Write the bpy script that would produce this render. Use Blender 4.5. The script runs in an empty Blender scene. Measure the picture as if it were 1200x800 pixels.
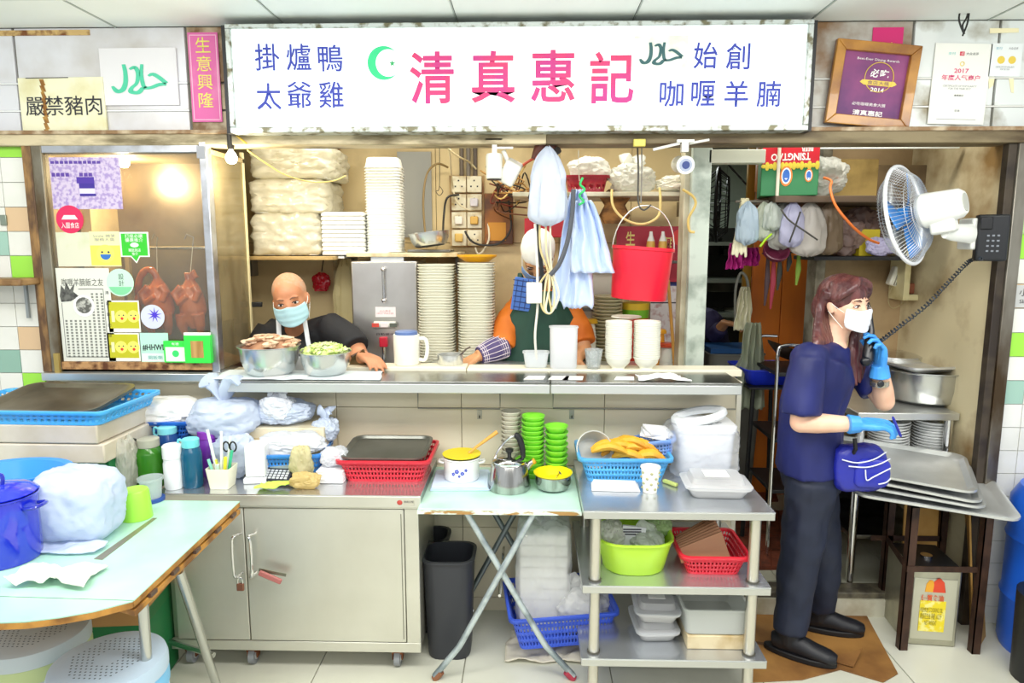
import bpy, bmesh, math, random
from mathutils import Vector, Matrix, noise
random.seed(7)
sc = bpy.context.scene
COL = sc.collection
V = Vector
PI = math.pi

# ---------------------------------------------------------------- camera
F = 800.0; PITCH = math.radians(8.2); YAW = math.radians(1.5); H = 1.73
cd = bpy.data.cameras.new('camera'); cam = bpy.data.objects.new('camera', cd); COL.objects.link(cam)
cd.sensor_fit = 'HORIZONTAL'; cd.sensor_width = 36.0; cd.lens = 36.0 * F / 1200.0
cd.clip_start = 0.05
cam.location = (0, 0, H)
cam.rotation_euler = (PI / 2 - PITCH, 0, YAW)
sc.camera = cam

# ---------------------------------------------------------------- exposure, world
sc.view_settings.view_transform = 'Standard'; sc.view_settings.look = 'None'
sc.view_settings.gamma = 1; sc.view_settings.use_curve_mapping = False
sc.view_settings.exposure = 0.16
w = bpy.data.worlds.new('hall'); sc.world = w; w.use_nodes = True
w.node_tree.nodes['Background'].inputs[0].default_value = (0.93, 0.97, 1.0, 1)
w.node_tree.nodes['Background'].inputs[1].default_value = 0.75

def area(name, loc, rot, sx, sy, watts, col=(1, .98, .95)):
    d = bpy.data.lights.new(name, 'AREA'); d.shape = 'RECTANGLE'; d.size = sx; d.size_y = sy
    d.energy = watts; d.color = col
    o = bpy.data.objects.new(name, d); o.location = loc; o.rotation_euler = rot; COL.objects.link(o)
    return o
# fluorescent troffers in the hall ceiling (all above / behind the camera's frame)
area('hall_light', (-1.6, 1.35, 2.56), (math.radians(12), 0, 0), 1.5, 0.5, 30)
area('hall_light', (0.2, 1.35, 2.56), (math.radians(12), 0, 0), 1.5, 0.5, 30)
area('hall_light', (1.9, 1.35, 2.56), (math.radians(12), 0, 0), 1.5, 0.5, 30)
area('hall_light', (0.0, -1.2, 2.56), (math.radians(20), 0, 0), 4.0, 0.6, 45)
# kitchen tubes, tucked up behind the beam
area('kitchen_light', (-0.3, 3.35, 2.42), (0, 0, 0), 1.8, 0.15, 12, (1, .97, .88))
area('kitchen_light', (1.35, 3.14, 2.42), (0, 0, 0), 0.9, 0.1, 5, (1, .97, .9))
area('kitchen_light', (0.95, 5.0, 2.42), (0, 0, 0), 0.5, 0.3, 8, (.93, 1, .95))

# ---------------------------------------------------------------- projection (photo pixel -> point at a true depth)
_R = cam.rotation_euler.to_matrix()
def ray(px, py): return _R @ V(((px - 600) / F, -(py - 400) / F, -1.0))
def P(px, py, D):
    r = ray(px, py); return V((0, 0, H)) + r * (D / r.y)
def G(px, py, z=0.0):
    r = ray(px, py); return V((0, 0, H)) + r * ((z - H) / r.z)

# ---------------------------------------------------------------- materials
def lin(h):
    if not isinstance(h, str): return (*h, 1)
    h = h.lstrip('#'); o = []
    for i in (0, 2, 4):
        c = int(h[i:i+2], 16) / 255; o.append(c / 12.92 if c <= .04045 else ((c + .055) / 1.055) ** 2.4)
    return (*o, 1)
_mc = {}
def mt(hexc, r=.5, metal=0, var=None, bump=None, trans=0, alpha=1, emit=0, coat=0, sheer=0, aniso=None, spec=None, sss=0):
    """var=(hex2, scale, lo, hi[, stretch]) noise mix; bump=(scale, strength)"""
    k = (hexc, r, metal, var, bump, trans, alpha, emit, coat, sheer, aniso, spec, sss)
    if k in _mc: return _mc[k]
    m = bpy.data.materials.new('mat_' + str(len(_mc))); m.use_nodes = True
    nt = m.node_tree; N = nt.nodes; L = nt.links; b = N['Principled BSDF']
    b.inputs['Base Color'].default_value = lin(hexc); b.inputs['Roughness'].default_value = r
    b.inputs['Metallic'].default_value = metal; b.inputs['Transmission Weight'].default_value = trans
    b.inputs['Coat Weight'].default_value = coat; b.inputs['Alpha'].default_value = alpha
    if spec is not None: b.inputs['Specular IOR Level'].default_value = spec
    if sss:
        b.inputs['Subsurface Weight'].default_value = sss; b.inputs['Subsurface Radius'].default_value = (.01, .004, .002)
    tc = N.new('ShaderNodeTexCoord')
    def nz(scale, stretch=(1, 1, 1), detail=5):
        mp = N.new('ShaderNodeMapping'); mp.inputs['Scale'].default_value = stretch
        L.new(tc.outputs['Object'], mp.inputs['Vector'])
        n = N.new('ShaderNodeTexNoise'); n.inputs['Scale'].default_value = scale; n.inputs['Detail'].default_value = detail
        L.new(mp.outputs[0], n.inputs['Vector']); return n
    if var:
        n = nz(var[1], var[4] if len(var) > 4 else (1, 1, 1))
        rp = N.new('ShaderNodeValToRGB'); rp.color_ramp.elements[0].position = var[2]; rp.color_ramp.elements[1].position = var[3]
        rp.color_ramp.elements[0].color = lin(hexc); rp.color_ramp.elements[1].color = lin(var[0])
        L.new(n.outputs['Fac'], rp.inputs['Fac']); L.new(rp.outputs['Color'], b.inputs['Base Color'])
    if bump:
        n = nz(bump[0], bump[2] if len(bump) > 2 else (1, 1, 1), 3); bp = N.new('ShaderNodeBump'); bp.inputs['Strength'].default_value = bump[1]; bp.inputs['Distance'].default_value = .01
        L.new(n.outputs['Fac'], bp.inputs['Height']); L.new(bp.outputs[0], b.inputs['Normal'])
    if emit:
        b.inputs['Emission Color'].default_value = lin(hexc); b.inputs['Emission Strength'].default_value = emit
    if sheer:   # thin translucent film (plastic bag): diffuse + translucent + see-through
        out = N['Material Output']; tl = N.new('ShaderNodeBsdfTranslucent'); tl.inputs[0].default_value = lin(hexc)
        m1 = N.new('ShaderNodeMixShader'); m1.inputs[0].default_value = .35; L.new(b.outputs[0], m1.inputs[1]); L.new(tl.outputs[0], m1.inputs[2])
        tr = N.new('ShaderNodeBsdfTransparent'); tr.inputs[0].default_value = (.96, .97, 1, 1)
        m2 = N.new('ShaderNodeMixShader'); m2.inputs[0].default_value = sheer; L.new(m1.outputs[0], m2.inputs[1]); L.new(tr.outputs[0], m2.inputs[2])
        L.new(m2.outputs[0], out.inputs[0])
    _mc[k] = m; return m
def glassm(tint='#e8eef0', gl=.12, haze=0, hz='#cfcfc8'):
    k = ('glass', tint, gl, haze, hz)
    if k in _mc: return _mc[k]
    m = bpy.data.materials.new('glass'); m.use_nodes = True; nt = m.node_tree; N = nt.nodes; L = nt.links
    N.remove(N['Principled BSDF']); out = N['Material Output']
    t = N.new('ShaderNodeBsdfTransparent'); t.inputs[0].default_value = lin(tint)
    g = N.new('ShaderNodeBsdfGlossy'); g.inputs['Roughness'].default_value = .05
    lw = N.new('ShaderNodeLayerWeight'); lw.inputs[0].default_value = .35
    ma = N.new('ShaderNodeMath'); ma.operation = 'MULTIPLY_ADD'; ma.inputs[1].default_value = .5; ma.inputs[2].default_value = gl
    L.new(lw.outputs['Fresnel'], ma.inputs[0])
    mx = N.new('ShaderNodeMixShader'); L.new(ma.outputs[0], mx.inputs[0]); L.new(t.outputs[0], mx.inputs[1]); L.new(g.outputs[0], mx.inputs[2])
    last = mx
    if haze:
        d = N.new('ShaderNodeBsdfDiffuse'); d.inputs[0].default_value = lin(hz)
        n = N.new('ShaderNodeTexNoise'); n.inputs['Scale'].default_value = 4
        mm = N.new('ShaderNodeMath'); mm.operation = 'MULTIPLY'; mm.inputs[1].default_value = haze * 2; L.new(n.outputs['Fac'], mm.inputs[0])
        m2 = N.new('ShaderNodeMixShader'); L.new(mm.outputs[0], m2.inputs[0]); L.new(mx.outputs[0], m2.inputs[1]); L.new(d.outputs[0], m2.inputs[2]); last = m2
    L.new(last.outputs[0], out.inputs[0]); _mc[k] = m; return m

steel = mt('#e2e3e0', .3, .85, var=('#c9cbc7', 3, .35, .75))
steel_b = mt('#dddcd0', .38, .75, var=('#c6c4b6', 2.2, .3, .8), bump=(60, .02, (1, 30, 1)))
steel_d = mt('#8a8984', .3, 1, var=('#5f5c55', 6, .4, .7))
chrome = mt('#dddddd', .12, 1)
alu = mt('#e0e1e0', .38, .7, var=('#c3c5c6', 9, .35, .7))
rusty = mt('#b98d5c', .7, 0, var=('#5b3216', 22, .42, .62))
black = mt('#17181a', .45)
bag_white = mt('#f4f7fc', .35, sheer=.05, bump=(18, .25), spec=.6)
bag_blue = mt('#dfeafc', .35, sheer=.05, bump=(18, .25), spec=.6)
bag_clear = mt('#f2f2e8', .25, sheer=.3, bump=(22, .4), spec=.8)
white_pl = mt('#eeeee8', .4)
skin = mt('#dfae8e', .5, sss=.08, var=('#d39c7b', 14, .4, .75))
skin_w = mt('#eec4a8', .48, sss=.08, var=('#e6b496', 12, .4, .75))

# ---------------------------------------------------------------- mesh builder
def frame_from(d, up=V((0, 0, 1))):
    d = d.normalized()
    if abs(d.dot(up)) > .97: up = V((0, 1, 0)) if abs(d.y) < .9 else V((1, 0, 0))
    a = d.cross(up).normalized(); b = a.cross(d).normalized(); return a, b
class MB:
    def __init__(s, root=None):
        s.v = []; s.f = []; s.m = Matrix()
        if root is not None: s.m = (Matrix.Translation(root.location) @ root.rotation_euler.to_matrix().to_4x4()).inverted()
    def add(s, vs, fs):
        o = len(s.v); s.v += [s.m @ V(v) for v in vs]; s.f += [tuple(i + o for i in f) for f in fs]; return s
    def box(s, c, sz, rot=None, taper=1.0):
        vs = []
        for z in (-.5, .5):
            k = taper if z > 0 else 1.0
            for x, y in ((-.5, -.5), (.5, -.5), (.5, .5), (-.5, .5)):
                vs.append(V((x * sz[0] * k, y * sz[1] * k, z * sz[2])))
        if rot is not None:
            R = rot if isinstance(rot, Matrix) else Matrix.Rotation(rot, 3, 'Z')
            vs = [R @ v for v in vs]
        c = V(c); return s.add([v + c for v in vs], [(3, 2, 1, 0), (4, 5, 6, 7), (0, 1, 5, 4), (1, 2, 6, 5), (2, 3, 7, 6), (3, 0, 4, 7)])
    def bx(s, x0, x1, y0, y1, z0, z1): return s.box(((x0+x1)/2, (y0+y1)/2, (z0+z1)/2), (x1-x0, y1-y0, z1-z0))
    def rings(s, rings, cap0=True, cap1=True):
        n = len(rings[0]); vs = [p for r in rings for p in r]; fs = []
        for i in range(len(rings) - 1):
            for j in range(n):
                k = (j + 1) % n; fs.append((i*n+j, i*n+k, (i+1)*n+k, (i+1)*n+j))
        if cap0: fs.append(tuple(range(n - 1, -1, -1)))
        if cap1: fs.append(tuple((len(rings)-1)*n + j for j in range(n)))
        return s.add(vs, fs)
    def lathe(s, prof, n=24, c=(0, 0, 0), sx=1, sy=1, cap0=True, cap1=True):
        c = V(c); return s.rings([[c + V((r*math.cos(2*PI*j/n)*sx, r*math.sin(2*PI*j/n)*sy, z)) for j in range(n)] for r, z in prof], cap0, cap1)
    def cyl(s, a, b, r, n=14, r2=None): return s.tube([a, b], [r, r if r2 is None else r2], n)
    def tube(s, pts, r, n=8, cap=True, closed=False, ab=(1, 1), up=V((0, 0, 1))):
        pts = [V(p) for p in pts]; m = len(pts); rs = r if isinstance(r, (list, tuple)) else [r] * m
        R = []; pa = None
        for i, p in enumerate(pts):
            d = (pts[(i+1) % m] - pts[i-1]) if closed else (pts[min(i+1, m-1)] - pts[max(i-1, 0)])
            if d.length < 1e-9: d = V((0, 0, 1))
            d.normalize()
            if pa is None: a, b = frame_from(d, up)
            else:
                a = pa - d * pa.dot(d)
                a = a.normalized() if a.length > 1e-6 else frame_from(d, up)[0]
                b = a.cross(d).normalized()
            pa = a
            R.append([p + (a * math.cos(2*PI*j/n) * ab[0] + b * math.sin(2*PI*j/n) * ab[1]) * rs[i] for j in range(n)])
        if closed:
            n_ = n; vs = [q for r_ in R for q in r_]; fs = []
            for i in range(m):
                for j in range(n_):
                    k = (j+1) % n_; i2 = (i+1) % m; fs.append((i*n_+j, i*n_+k, i2*n_+k, i2*n_+j))
            return s.add(vs, fs)
        return s.rings(R, cap, cap)
    def ell(s, c, r, n=16, m=10, R=None):
        c = V(c); rr = []
        for i in range(m + 1):
            t = PI * i / m; k = max(math.sin(t), .02)
            ring = []
            for j in range(n):
                v = V((r[0]*k*math.cos(2*PI*j/n), r[1]*k*math.sin(2*PI*j/n), -r[2]*math.cos(t)))
                ring.append(c + (R @ v if R is not None else v))
            rr.append(ring)
        return s.rings(rr)
    def body(s, pts, ax, n=20):
        """pts: list of (centre, a, b); ax: unit vector for the a axis; rings perpendicular to the path"""
        rr = []; ps = [V(p[0]) for p in pts]
        for i, (c, a, b) in enumerate(pts):
            d = (ps[min(i+1, len(ps)-1)] - ps[max(i-1, 0)]).normalized()
            A = (ax - d * ax.dot(d)).normalized(); B = d.cross(A)
            rr.append([V(c) + A * (a*math.cos(2*PI*j/n)) + B * (b*math.sin(2*PI*j/n)) for j in range(n)])
        return s.rings(rr)
    def prism(s, pts, d):
        d = V(d); n = len(pts); pts = [V(p) for p in pts]
        return s.rings([pts, [p + d for p in pts]])
    def build(s, name, mat, parent=None, label=None, bevel=0, solid=0, sub=0, smooth=35, kind=None, loc=None, fix=True):
        me = bpy.data.meshes.new(name); me.from_pydata([tuple(v) for v in s.v], [], s.f)
        if fix:
            bm = bmesh.new(); bm.from_mesh(me); bmesh.ops.recalc_face_normals(bm, faces=bm.faces); bm.to_mesh(me); bm.free()
        if smooth:
            me.shade_smooth(); me.set_sharp_from_angle(angle=math.radians(smooth))
        me.materials.append(mat)
        o = bpy.data.objects.new(name, me); COL.objects.link(o)
        if parent is not None: o.parent = parent
        if loc is not None: o.location = loc
        if label: o['label'] = label
        if kind: o['kind'] = kind
        if solid:
            q = o.modifiers.new('s', 'SOLIDIFY'); q.thickness = solid; q.offset = 0
        if bevel:
            q = o.modifiers.new('b', 'BEVEL'); q.width = bevel; q.segments = 2; q.limit_method = 'ANGLE'
        if sub:
            q = o.modifiers.new('u', 'SUBSURF'); q.levels = sub; q.render_levels = sub
        return o
def fuse(mb, name, mat, parent=None, voxel=.006, smooth=4, fac=.5, label=None, disp=None):
    """voxel-fuse everything in mb into one continuous skin and bake it"""
    o = mb.build('tmp', mat, None, smooth=0)
    q = o.modifiers.new('r', 'REMESH'); q.mode = 'VOXEL'; q.voxel_size = voxel
    if smooth:
        q = o.modifiers.new('m', 'SMOOTH'); q.factor = fac; q.iterations = smooth
    dg = bpy.context.evaluated_depsgraph_get(); dg.update()
    me = bpy.data.meshes.new_from_object(o.evaluated_get(dg))
    bpy.data.objects.remove(o)
    if disp:   # (scale, amount, stretch) soft folds along the normal
        sc_, am, st = disp
        ns = [v.normal.copy() for v in me.vertices]
        for v, nn in zip(me.vertices, ns):
            q = V((v.co.x*st[0], v.co.y*st[1], v.co.z*st[2])) * sc_
            v.co += nn * (am * noise.noise(q) + am * .5 * noise.noise(q * 2.3))
    me.name = name; me.materials.clear(); me.materials.append(mat); me.shade_smooth()
    o = bpy.data.objects.new(name, me); COL.objects.link(o)
    if parent is not None: o.parent = parent
    if label: o['label'] = label
    return o
def tag(o, label, cat, group=None):
    o['label'] = label; o['category'] = cat
    if group: o['group'] = group
    return o
def T(name, label, cat, loc, rz=0, group=None):
    o = bpy.data.objects.new(name, None); o.empty_display_size = .05; COL.objects.link(o)
    o.location = loc; o.rotation_euler = (0, 0, rz); return tag(o, label, cat, group)
def S(o): o['kind'] = 'structure'; return o
def dup(root, loc, rz=None, label=None, group=None):
    r = root.copy(); COL.objects.link(r); r.location = loc
    if rz is not None: r.rotation_euler = (0, 0, rz)
    if label: r['label'] = label
    if group: r['group'] = group
    for ch in list(root.children):
        c = ch.copy(); COL.objects.link(c); c.parent = r
        for g in list(ch.children):
            d = g.copy(); COL.objects.link(d); d.parent = c
    return r
_tc = {}
def text(s, size, mat, name='lettering', parent=None, ex=.0012, R=None, loc=(0, 0, 0), width=None, off=0, align='CENTER'):
    """text standing in the XZ plane facing -Y, centred on loc (local to parent); width stretches it"""
    cu = bpy.data.curves.new('t', 'FONT'); cu.body = s; cu.size = 1; cu.extrude = 0; cu.offset = off; cu.resolution_u = 2
    cu.align_x = align; cu.align_y = 'CENTER'; cu.space_line = 1.0
    o = bpy.data.objects.new('t', cu); COL.objects.link(o)
    dg = bpy.context.evaluated_depsgraph_get(); dg.update()
    me = bpy.data.meshes.new_from_object(o.evaluated_get(dg)); bpy.data.objects.remove(o)
    if not me.vertices: return None
    xs = [v.co.x for v in me.vertices]; ys = [v.co.y for v in me.vertices]
    cx = (min(xs)+max(xs))/2; cy = (min(ys)+max(ys))/2
    kx = width / (max(xs)-min(xs)) if width else size
    ky = size / (max(ys)-min(ys)) if width else size
    for v in me.vertices: v.co = V(((v.co.x-cx)*kx, 0, (v.co.y-cy)*ky))
    if R is not None: me.transform(R.to_4x4())
    me.transform(Matrix.Translation(loc))
    me.materials.clear(); me.materials.append(mat); me.name = name
    t = bpy.data.objects.new(name, me); COL.objects.link(t)
    if parent is not None: t.parent = parent
    return t
# ---------------------------------------------------------------- shape helpers
def rr(w, d, r, n=4, z=0):
    pts = []
    r = min(r, w/2-1e-4, d/2-1e-4)
    for cx, cy, a0 in ((w/2-r, d/2-r, 0), (-w/2+r, d/2-r, 90), (-w/2+r, -d/2+r, 180), (w/2-r, -d/2+r, 270)):
        for i in range(n + 1):
            a = math.radians(a0 + 90*i/n); pts.append(V((cx + r*math.cos(a), cy + r*math.sin(a), z)))
    return pts
def rrdense(w, d, r, z, step):
    base = rr(w, d, r, 4, z); out = []
    for i, p in enumerate(base):
        q = base[(i+1) % len(base)]; k = max(1, int((q-p).length/step+.5))
        for j in range(k): out.append(p.lerp(q, j/k))
    return out
def tub(mb, w, d, h, r=.03, wb=.8, t=.003, c=(0, 0, 0), rim=.008):
    """open rounded-rectangular tub, walls with thickness and a rolled rim"""
    c = V(c)
    L = [rr(w*wb*.96, d*wb*.96, r), rr(w*wb, d*wb, r, z=h*.04), rr(w, d, r, z=h-rim), rr(w+2*rim, d+2*rim, r+rim, z=h-rim), rr(w+2*rim, d+2*rim, r+rim, z=h), rr(w-2*t, d-2*t, r, z=h), rr(w*wb-2*t, d*wb-2*t, r, z=t*2)]
    return mb.rings([[p + c for p in q] for q in L])
def basket_mesh(w, d, h, wb=.82, r=.03, rows=9, step=.0078, rim=.01):
    """slotted plastic basket: open lattice shell, solid rim and base"""
    mb = MB(); n = None; rings = []
    for i in range(rows + 1):
        k = i / rows; s_ = wb + (1-wb)*k
        base = rrdense(w, d, r, 0, step)
        if len(base) % 2: base.pop()
        rings.append([V((p.x*s_, p.y*s_, h*k)) for p in base])
    n = len(rings[0]); vs = [p for q in rings for p in q]; fs = []
    for i in range(rows):
        for j in range(n):
            if (i % 2 == 1) and (j % 2 == 0) and i < rows-1: continue
            k = (j+1) % n; fs.append((i*n+j, i*n+k, (i+1)*n+k, (i+1)*n+j))
    fs.append(tuple(range(n-1, -1, -1)))
    top = rings[-1]
    for q in range(2):
        vs += [V((p.x*(1+rim/abs(w/2)*1.0), p.y*(1+rim/abs(d/2)*1.0), h - q*rim*1.5)) for p in top]
    a = rows*n; b = (rows+1)*n; c2 = (rows+2)*n
    for j in range(n):
        k = (j+1) % n; fs.append((a+j, a+k, b+k, b+j)); fs.append((b+j, b+k, c2+k, c2+j))
    mb.add(vs, fs); return mb
def basket(name, label, hexc, loc, rz, w, d, h, group=None, cat='basket', **kw):
    t = T(name, label, cat, loc, rz, group)
    basket_mesh(w, d, h, **kw).build('basket_body', mt(hexc, .35), t, solid=.0022)
    return t
def crumple(mb, c, sz, seed=0, amt=.12, n=5, flat=True, sq=2.6, m=None, fr=1.0):
    """crumpled film body; superellipsoid with creased noise; sits on c.z"""
    bm = bmesh.new(); bmesh.ops.create_icosphere(bm, subdivisions=n, radius=1)
    c = V(c); off = V((seed*3.1, seed*1.7, seed*.9)); vs = []
    for v in bm.verts:
        p = v.co.copy(); l = (abs(p.x)**sq + abs(p.y)**sq + abs(p.z)**sq) ** (1/sq); p = p / l
        q = (p * 1.6 * fr + off); k = 1 + amt*noise.noise(q) - amt*.9*abs(noise.noise(q*2.1)) + amt*.4*(abs(noise.noise(q*4.7))-.2) + amt*.25*abs(noise.noise(q*9))
        p = V((p.x*k*sz[0]/2, p.y*k*sz[1]/2, p.z*k*sz[2]/2 + sz[2]/2))
        if flat: p.z = max(p.z, 0)
        vs.append(p + c if m is None else m @ p + c)
    fs = [tuple(v.index for v in f.verts) for f in bm.faces]; bm.free()
    return mb.add(vs, fs)
def knot_ears(mb, c, h, w, seed=0, spread=.5):
    """two tied handles sticking up"""
    c = V(c); rnd = random.Random(seed)
    for sgn in (-1, 1):
        pts = []; rs = []
        for i in range(7):
            t = i/6; pts.append(c + V((sgn*w*spread*t + rnd.uniform(-.006, .006), rnd.uniform(-.01, .01), h*math.sin(t*PI*.62))))
            rs.append(w*(.14+.3*math.sin(t*PI*.8)))
        mb.tube(pts, rs, 10, ab=(1, .35))
    return mb
def bag(name, label, loc, sz, seed, mat=None, rz=0, ears=.35, amt=.12, sq=2.6, group=None, hang=False, name_part='film'):
    mb = MB(); crumple(mb, (0, 0, 0), sz, seed, amt, sq=sq, flat=not hang)
    o = None
    if ears: knot_ears(mb, (0, 0, sz[2]*.86), sz[2]*ears, sz[0]*.5, seed)
    o = mb.build(name, mat or bag_white, None, smooth=50); o.location = loc; o.rotation_euler = (0, 0, rz)
    return tag(o, label, 'bag', group)
def hanging_bag(name, label, top, bot, w, seed, mat, depth=None, group=None):
    """bag hung by its handles from `top`, bottom at z of bot: narrow neck, full belly"""
    top = V(top); h = top.z - bot; mb = MB(); N_ = 36; L_ = 26; dep = depth or w*.55; rings = []
    for i in range(L_ + 1):
        t = i / L_; r = (0.06 + .44*(1-math.exp(-8*t**1.15))) * (1 - max(0, (t-.86)/.14)**2.4*.8)
        ring = []
        for j in range(N_):
            a = 2*PI*j/N_; q = V((math.cos(a)*2.6+seed*5, math.sin(a)*2.6, t*1.3+seed))
            k = 1 + .30*(noise.noise(q))*(1-.4*t) + .05*math.sin(a*9+seed)*(1-t) - .28*abs(noise.noise(V((math.cos(a)*5+seed, math.sin(a)*5, t*2))))
            ring.append(V((r*w*k*math.cos(a), r*dep*k*math.sin(a), -h*t + .012*noise.noise(q*2))))
        rings.append(ring)
    mb.rings(rings)
    for sg in (-1, 1):
        mb.tube([(sg*w*.02, 0, .0), (sg*w*.07, 0, -.02), (sg*w*.12, 0, -h*.12)], [.004, .01, .02], 8, ab=(1, .4))
    o = mb.build(name, mat, None, smooth=60); o.location = top
    return tag(o, label, 'bag', group)
def cloth(name, label, loc, w, d, seed, mat, rz=0, h=.02, cat='cloth', n=26, fold=1, edge=.25, th=.003):
    """rumpled cloth lying flat"""
    mb = MB(); vs = []; fs = []
    for i in range(n+1):
        for j in range(n+1):
            x = (i/n-.5)*w; y = (j/n-.5)*d; q = V((x*14+seed, y*14, seed))
            k = 1 + edge*noise.noise(V((math.atan2(y, x)*1.3, seed, 2)))
            vs.append(V((x*k, y*k, .004 + h*abs(noise.noise(q)) + h*.8*max(0, noise.noise(q*.5)) + h*.25*abs(noise.noise(q*2.4)))))
    for i in range(n):
        for j in range(n): a = i*(n+1)+j; fs.append((a, a+n+1, a+n+2, a+1))
    mb.add(vs, fs); o = mb.build(name, mat, None, smooth=60, solid=th); o.location = loc; o.rotation_euler = (0, 0, rz)
    return tag(o, label, cat)
def cable(name, label, pts, r, hexc, cat='cable', group=None, n=8, sm=6, rough=.5):
    pts = spline([V(p) for p in pts], sm); c = pts[0].copy()
    o = MB().tube([p - c for p in pts], r, n).build(name, mt(hexc, rough), None); o.location = c
    return tag(o, label, cat, group)
def spline(p, k=6):
    if len(p) < 3: return p
    out = []
    for i in range(len(p)-1):
        p0 = p[max(i-1, 0)]; p1 = p[i]; p2 = p[i+1]; p3 = p[min(i+2, len(p)-1)]
        for j in range(k):
            t = j/k; out.append(.5*((2*p1)+(-p0+p2)*t+(2*p0-5*p1+4*p2-p3)*t*t+(-p0+3*p1-3*p2+p3)*t**3))
    out.append(p[-1]); return out
def rect_px(mb, x0, y0, x1, y1, D, th):
    """slab whose front face fills the pixel rectangle at depth D"""
    a = P(x0, y0, D); b = P(x1, y1, D); return mb.bx(a.x, b.x, D, D+th, b.z, a.z)
def quad_px(mb, pts, D, th): return mb.prism([P(x, y, D) for x, y in pts], (0, th, 0))
# ================================================================ SETTING
FZ = 0.0; KZ = .11          # hall floor, kitchen floor
FD = 2.98                   # facade plane
WD = 3.03                   # counter wall plane
# ---- hall floor: big cream tiles with recessed grout
fl = S(MB().bx(-4.5, 4.5, -3, WD, -.06, -.008).build('floor', mt('#9b9a8c', .8)))
tile_m = [mt('#dcdccd', .28, var=('#c6c6b4', 1.3, .35, .75)), mt('#e2e2d4', .28, var=('#cbccbb', 1.7, .35, .75))]
tw = .6; tme = MB().box((0, 0, 0), (tw-.005, tw-.005, .012)).build('tile', tile_m[0], fl, bevel=.0015)
x0 = P(665, 790, 2.5).x - 8*tw - .12; cnt = 0
for i in range(15):
    for j in range(10):
        y = WD - .33 - (j)*tw
        o = tme if cnt == 0 else tme.copy()
        if cnt: COL.objects.link(o)
        cnt += 1; o.location = (x0 + i*tw + (.0), y+.04, -.0062 + random.uniform(-.0006, .0002))
# ---- kitchen floor on its step
kf = S(MB().bx(.6, 2.3, WD+.10, 6.3, 0, KZ-.006).build('floor_kitchen', mt('#a8a694', .8)))
km = MB().box((0, 0, 0), (.296, .296, .01)).build('tile', mt('#cfd0bd', .3, var=('#a2a088', 3, .4, .8)), kf); c0 = 0
for i in range(6):
    for j in range(10):
        o = km if c0 == 0 else km.copy()
        if c0: COL.objects.link(o)
        c0 += 1; o.location = (.76+i*.3, WD+.26+j*.3, KZ-.004)
S(MB().bx(.95, 2.2, WD, WD+.10, 0, KZ+.004).build('trim_1', mt('#4a463c', .5, var=('#77705c', 20, .4, .7)), bevel=.006))
st = S(MB().bx(.95, 2.2, WD-.012, WD, 0, .085).build('trim_2', mt('#d5d2bd', .4, var=('#a09473', 7, .45, .75))))
# ---- ceiling
CZ = P(600, 25, 2.95).z
cl = S(MB().bx(-4.5, 4.5, .44, 3.0, CZ+.012, CZ+.06).build('ceiling', mt('#3c3d3b', .9)))
cm = mt('#f6fbf8', .6, var=('#e9f1ec', 1.5, .4, .8))
cxs = [P(px, 26, 2.95).x for px in (130, 312, 500, 690, 895)]
stp = .72; first = None
for j, (ya, yb) in enumerate(((2.62, 2.985), (1.9, 2.61), (1.18, 1.89), (.46, 1.17))):
    for i in range(11):
        xa = cxs[0] - 4*stp + i*stp
        b = MB().bx(xa+.004, xa+stp-.004, ya+.003, yb-.003, CZ, CZ+.012)
        b.build('panel', cm, cl, bevel=.002)
MB().bx(-4.4, 4.4, 2.604, 2.628, CZ-.012, CZ+.001).build('ceiling_rail', mt('#dde6e0', .4), cl)
rail = MB()
for i in range(12):
    xa = cxs[0] - 4*stp + i*stp; rail.bx(xa-.002, xa+.002, .46, 2.98, CZ-.004, CZ+.002)
rail.build('ceiling_rail', mt('#b8c0ba', .4), cl)
# kitchen ceiling and outer shell
S(MB().bx(-2.6, 2.4, 3.02, 6.5, 2.46, 2.5).build('ceiling_kitchen', mt('#8f8a7b', .8)))
# ---- fascia above the opening
zt = CZ; zb = P(100, 158, FD).z
fa = S(MB().bx(-4.2, 4.2, FD+.012, FD+.1, zb-.02, zt+.05).build('wall_fascia', mt('#77756c', .7)))
pan_l = mt('#e2e2e8', .32, .1, var=('#c4bfba', 2.6, .5, .72))
pan_g = mt('#b9b8b0', .4, .1, var=('#7d5b35', 5.5, .42, .66), bump=(14, .25))
pan_r = mt('#dfe4e2', .35, .1, var=('#8a8168', 5, .5, .68))
z1 = P(100, 98, FD).z; z2 = P(100, 130, FD).z
for (pa, pb, m_) in ((-160, 20, pan_l), (22, 220, pan_l), (222, 264, mt('#bba98c', .5, var=('#7a5a35', 12, .4, .6))), (952, 1065, pan_g), (1067, 1165, pan_r), (1167, 1300, pan_r)):
    xa = P(pa, 100, FD).x; xb = P(pb, 100, FD).x
    for za, zc in ((z1+.004, zt-.003), (z2+.004, z1-.004), (zb, z2-.004)):
        MB().bx(xa+.002, xb-.002, FD, FD+.014, za, zc).build('panel', m_, fa, bevel=.002)
xa = P(220, 100, FD).x; xb = P(952, 100, FD).x
MB().bx(-2.9, xa, FD-.003, FD+.004, z1-.003, z1+.003).build('seam_strip', mt('#eef0f0', .3), fa)
MB().bx(-2.9, xa, FD-.003, FD+.004, z2-.003, z2+.003).build('seam_strip', mt('#eef0f0', .3), fa)
MB().bx(xb, 2.9, FD-.003, FD+.004, z1-.003, z1+.003).build('seam_strip', mt('#e2e2dc', .3), fa)
MB().bx(xb, 2.9, FD-.003, FD+.004, z2-.003, z2+.003).build('seam_strip', mt('#e2e2dc', .3), fa)
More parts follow.
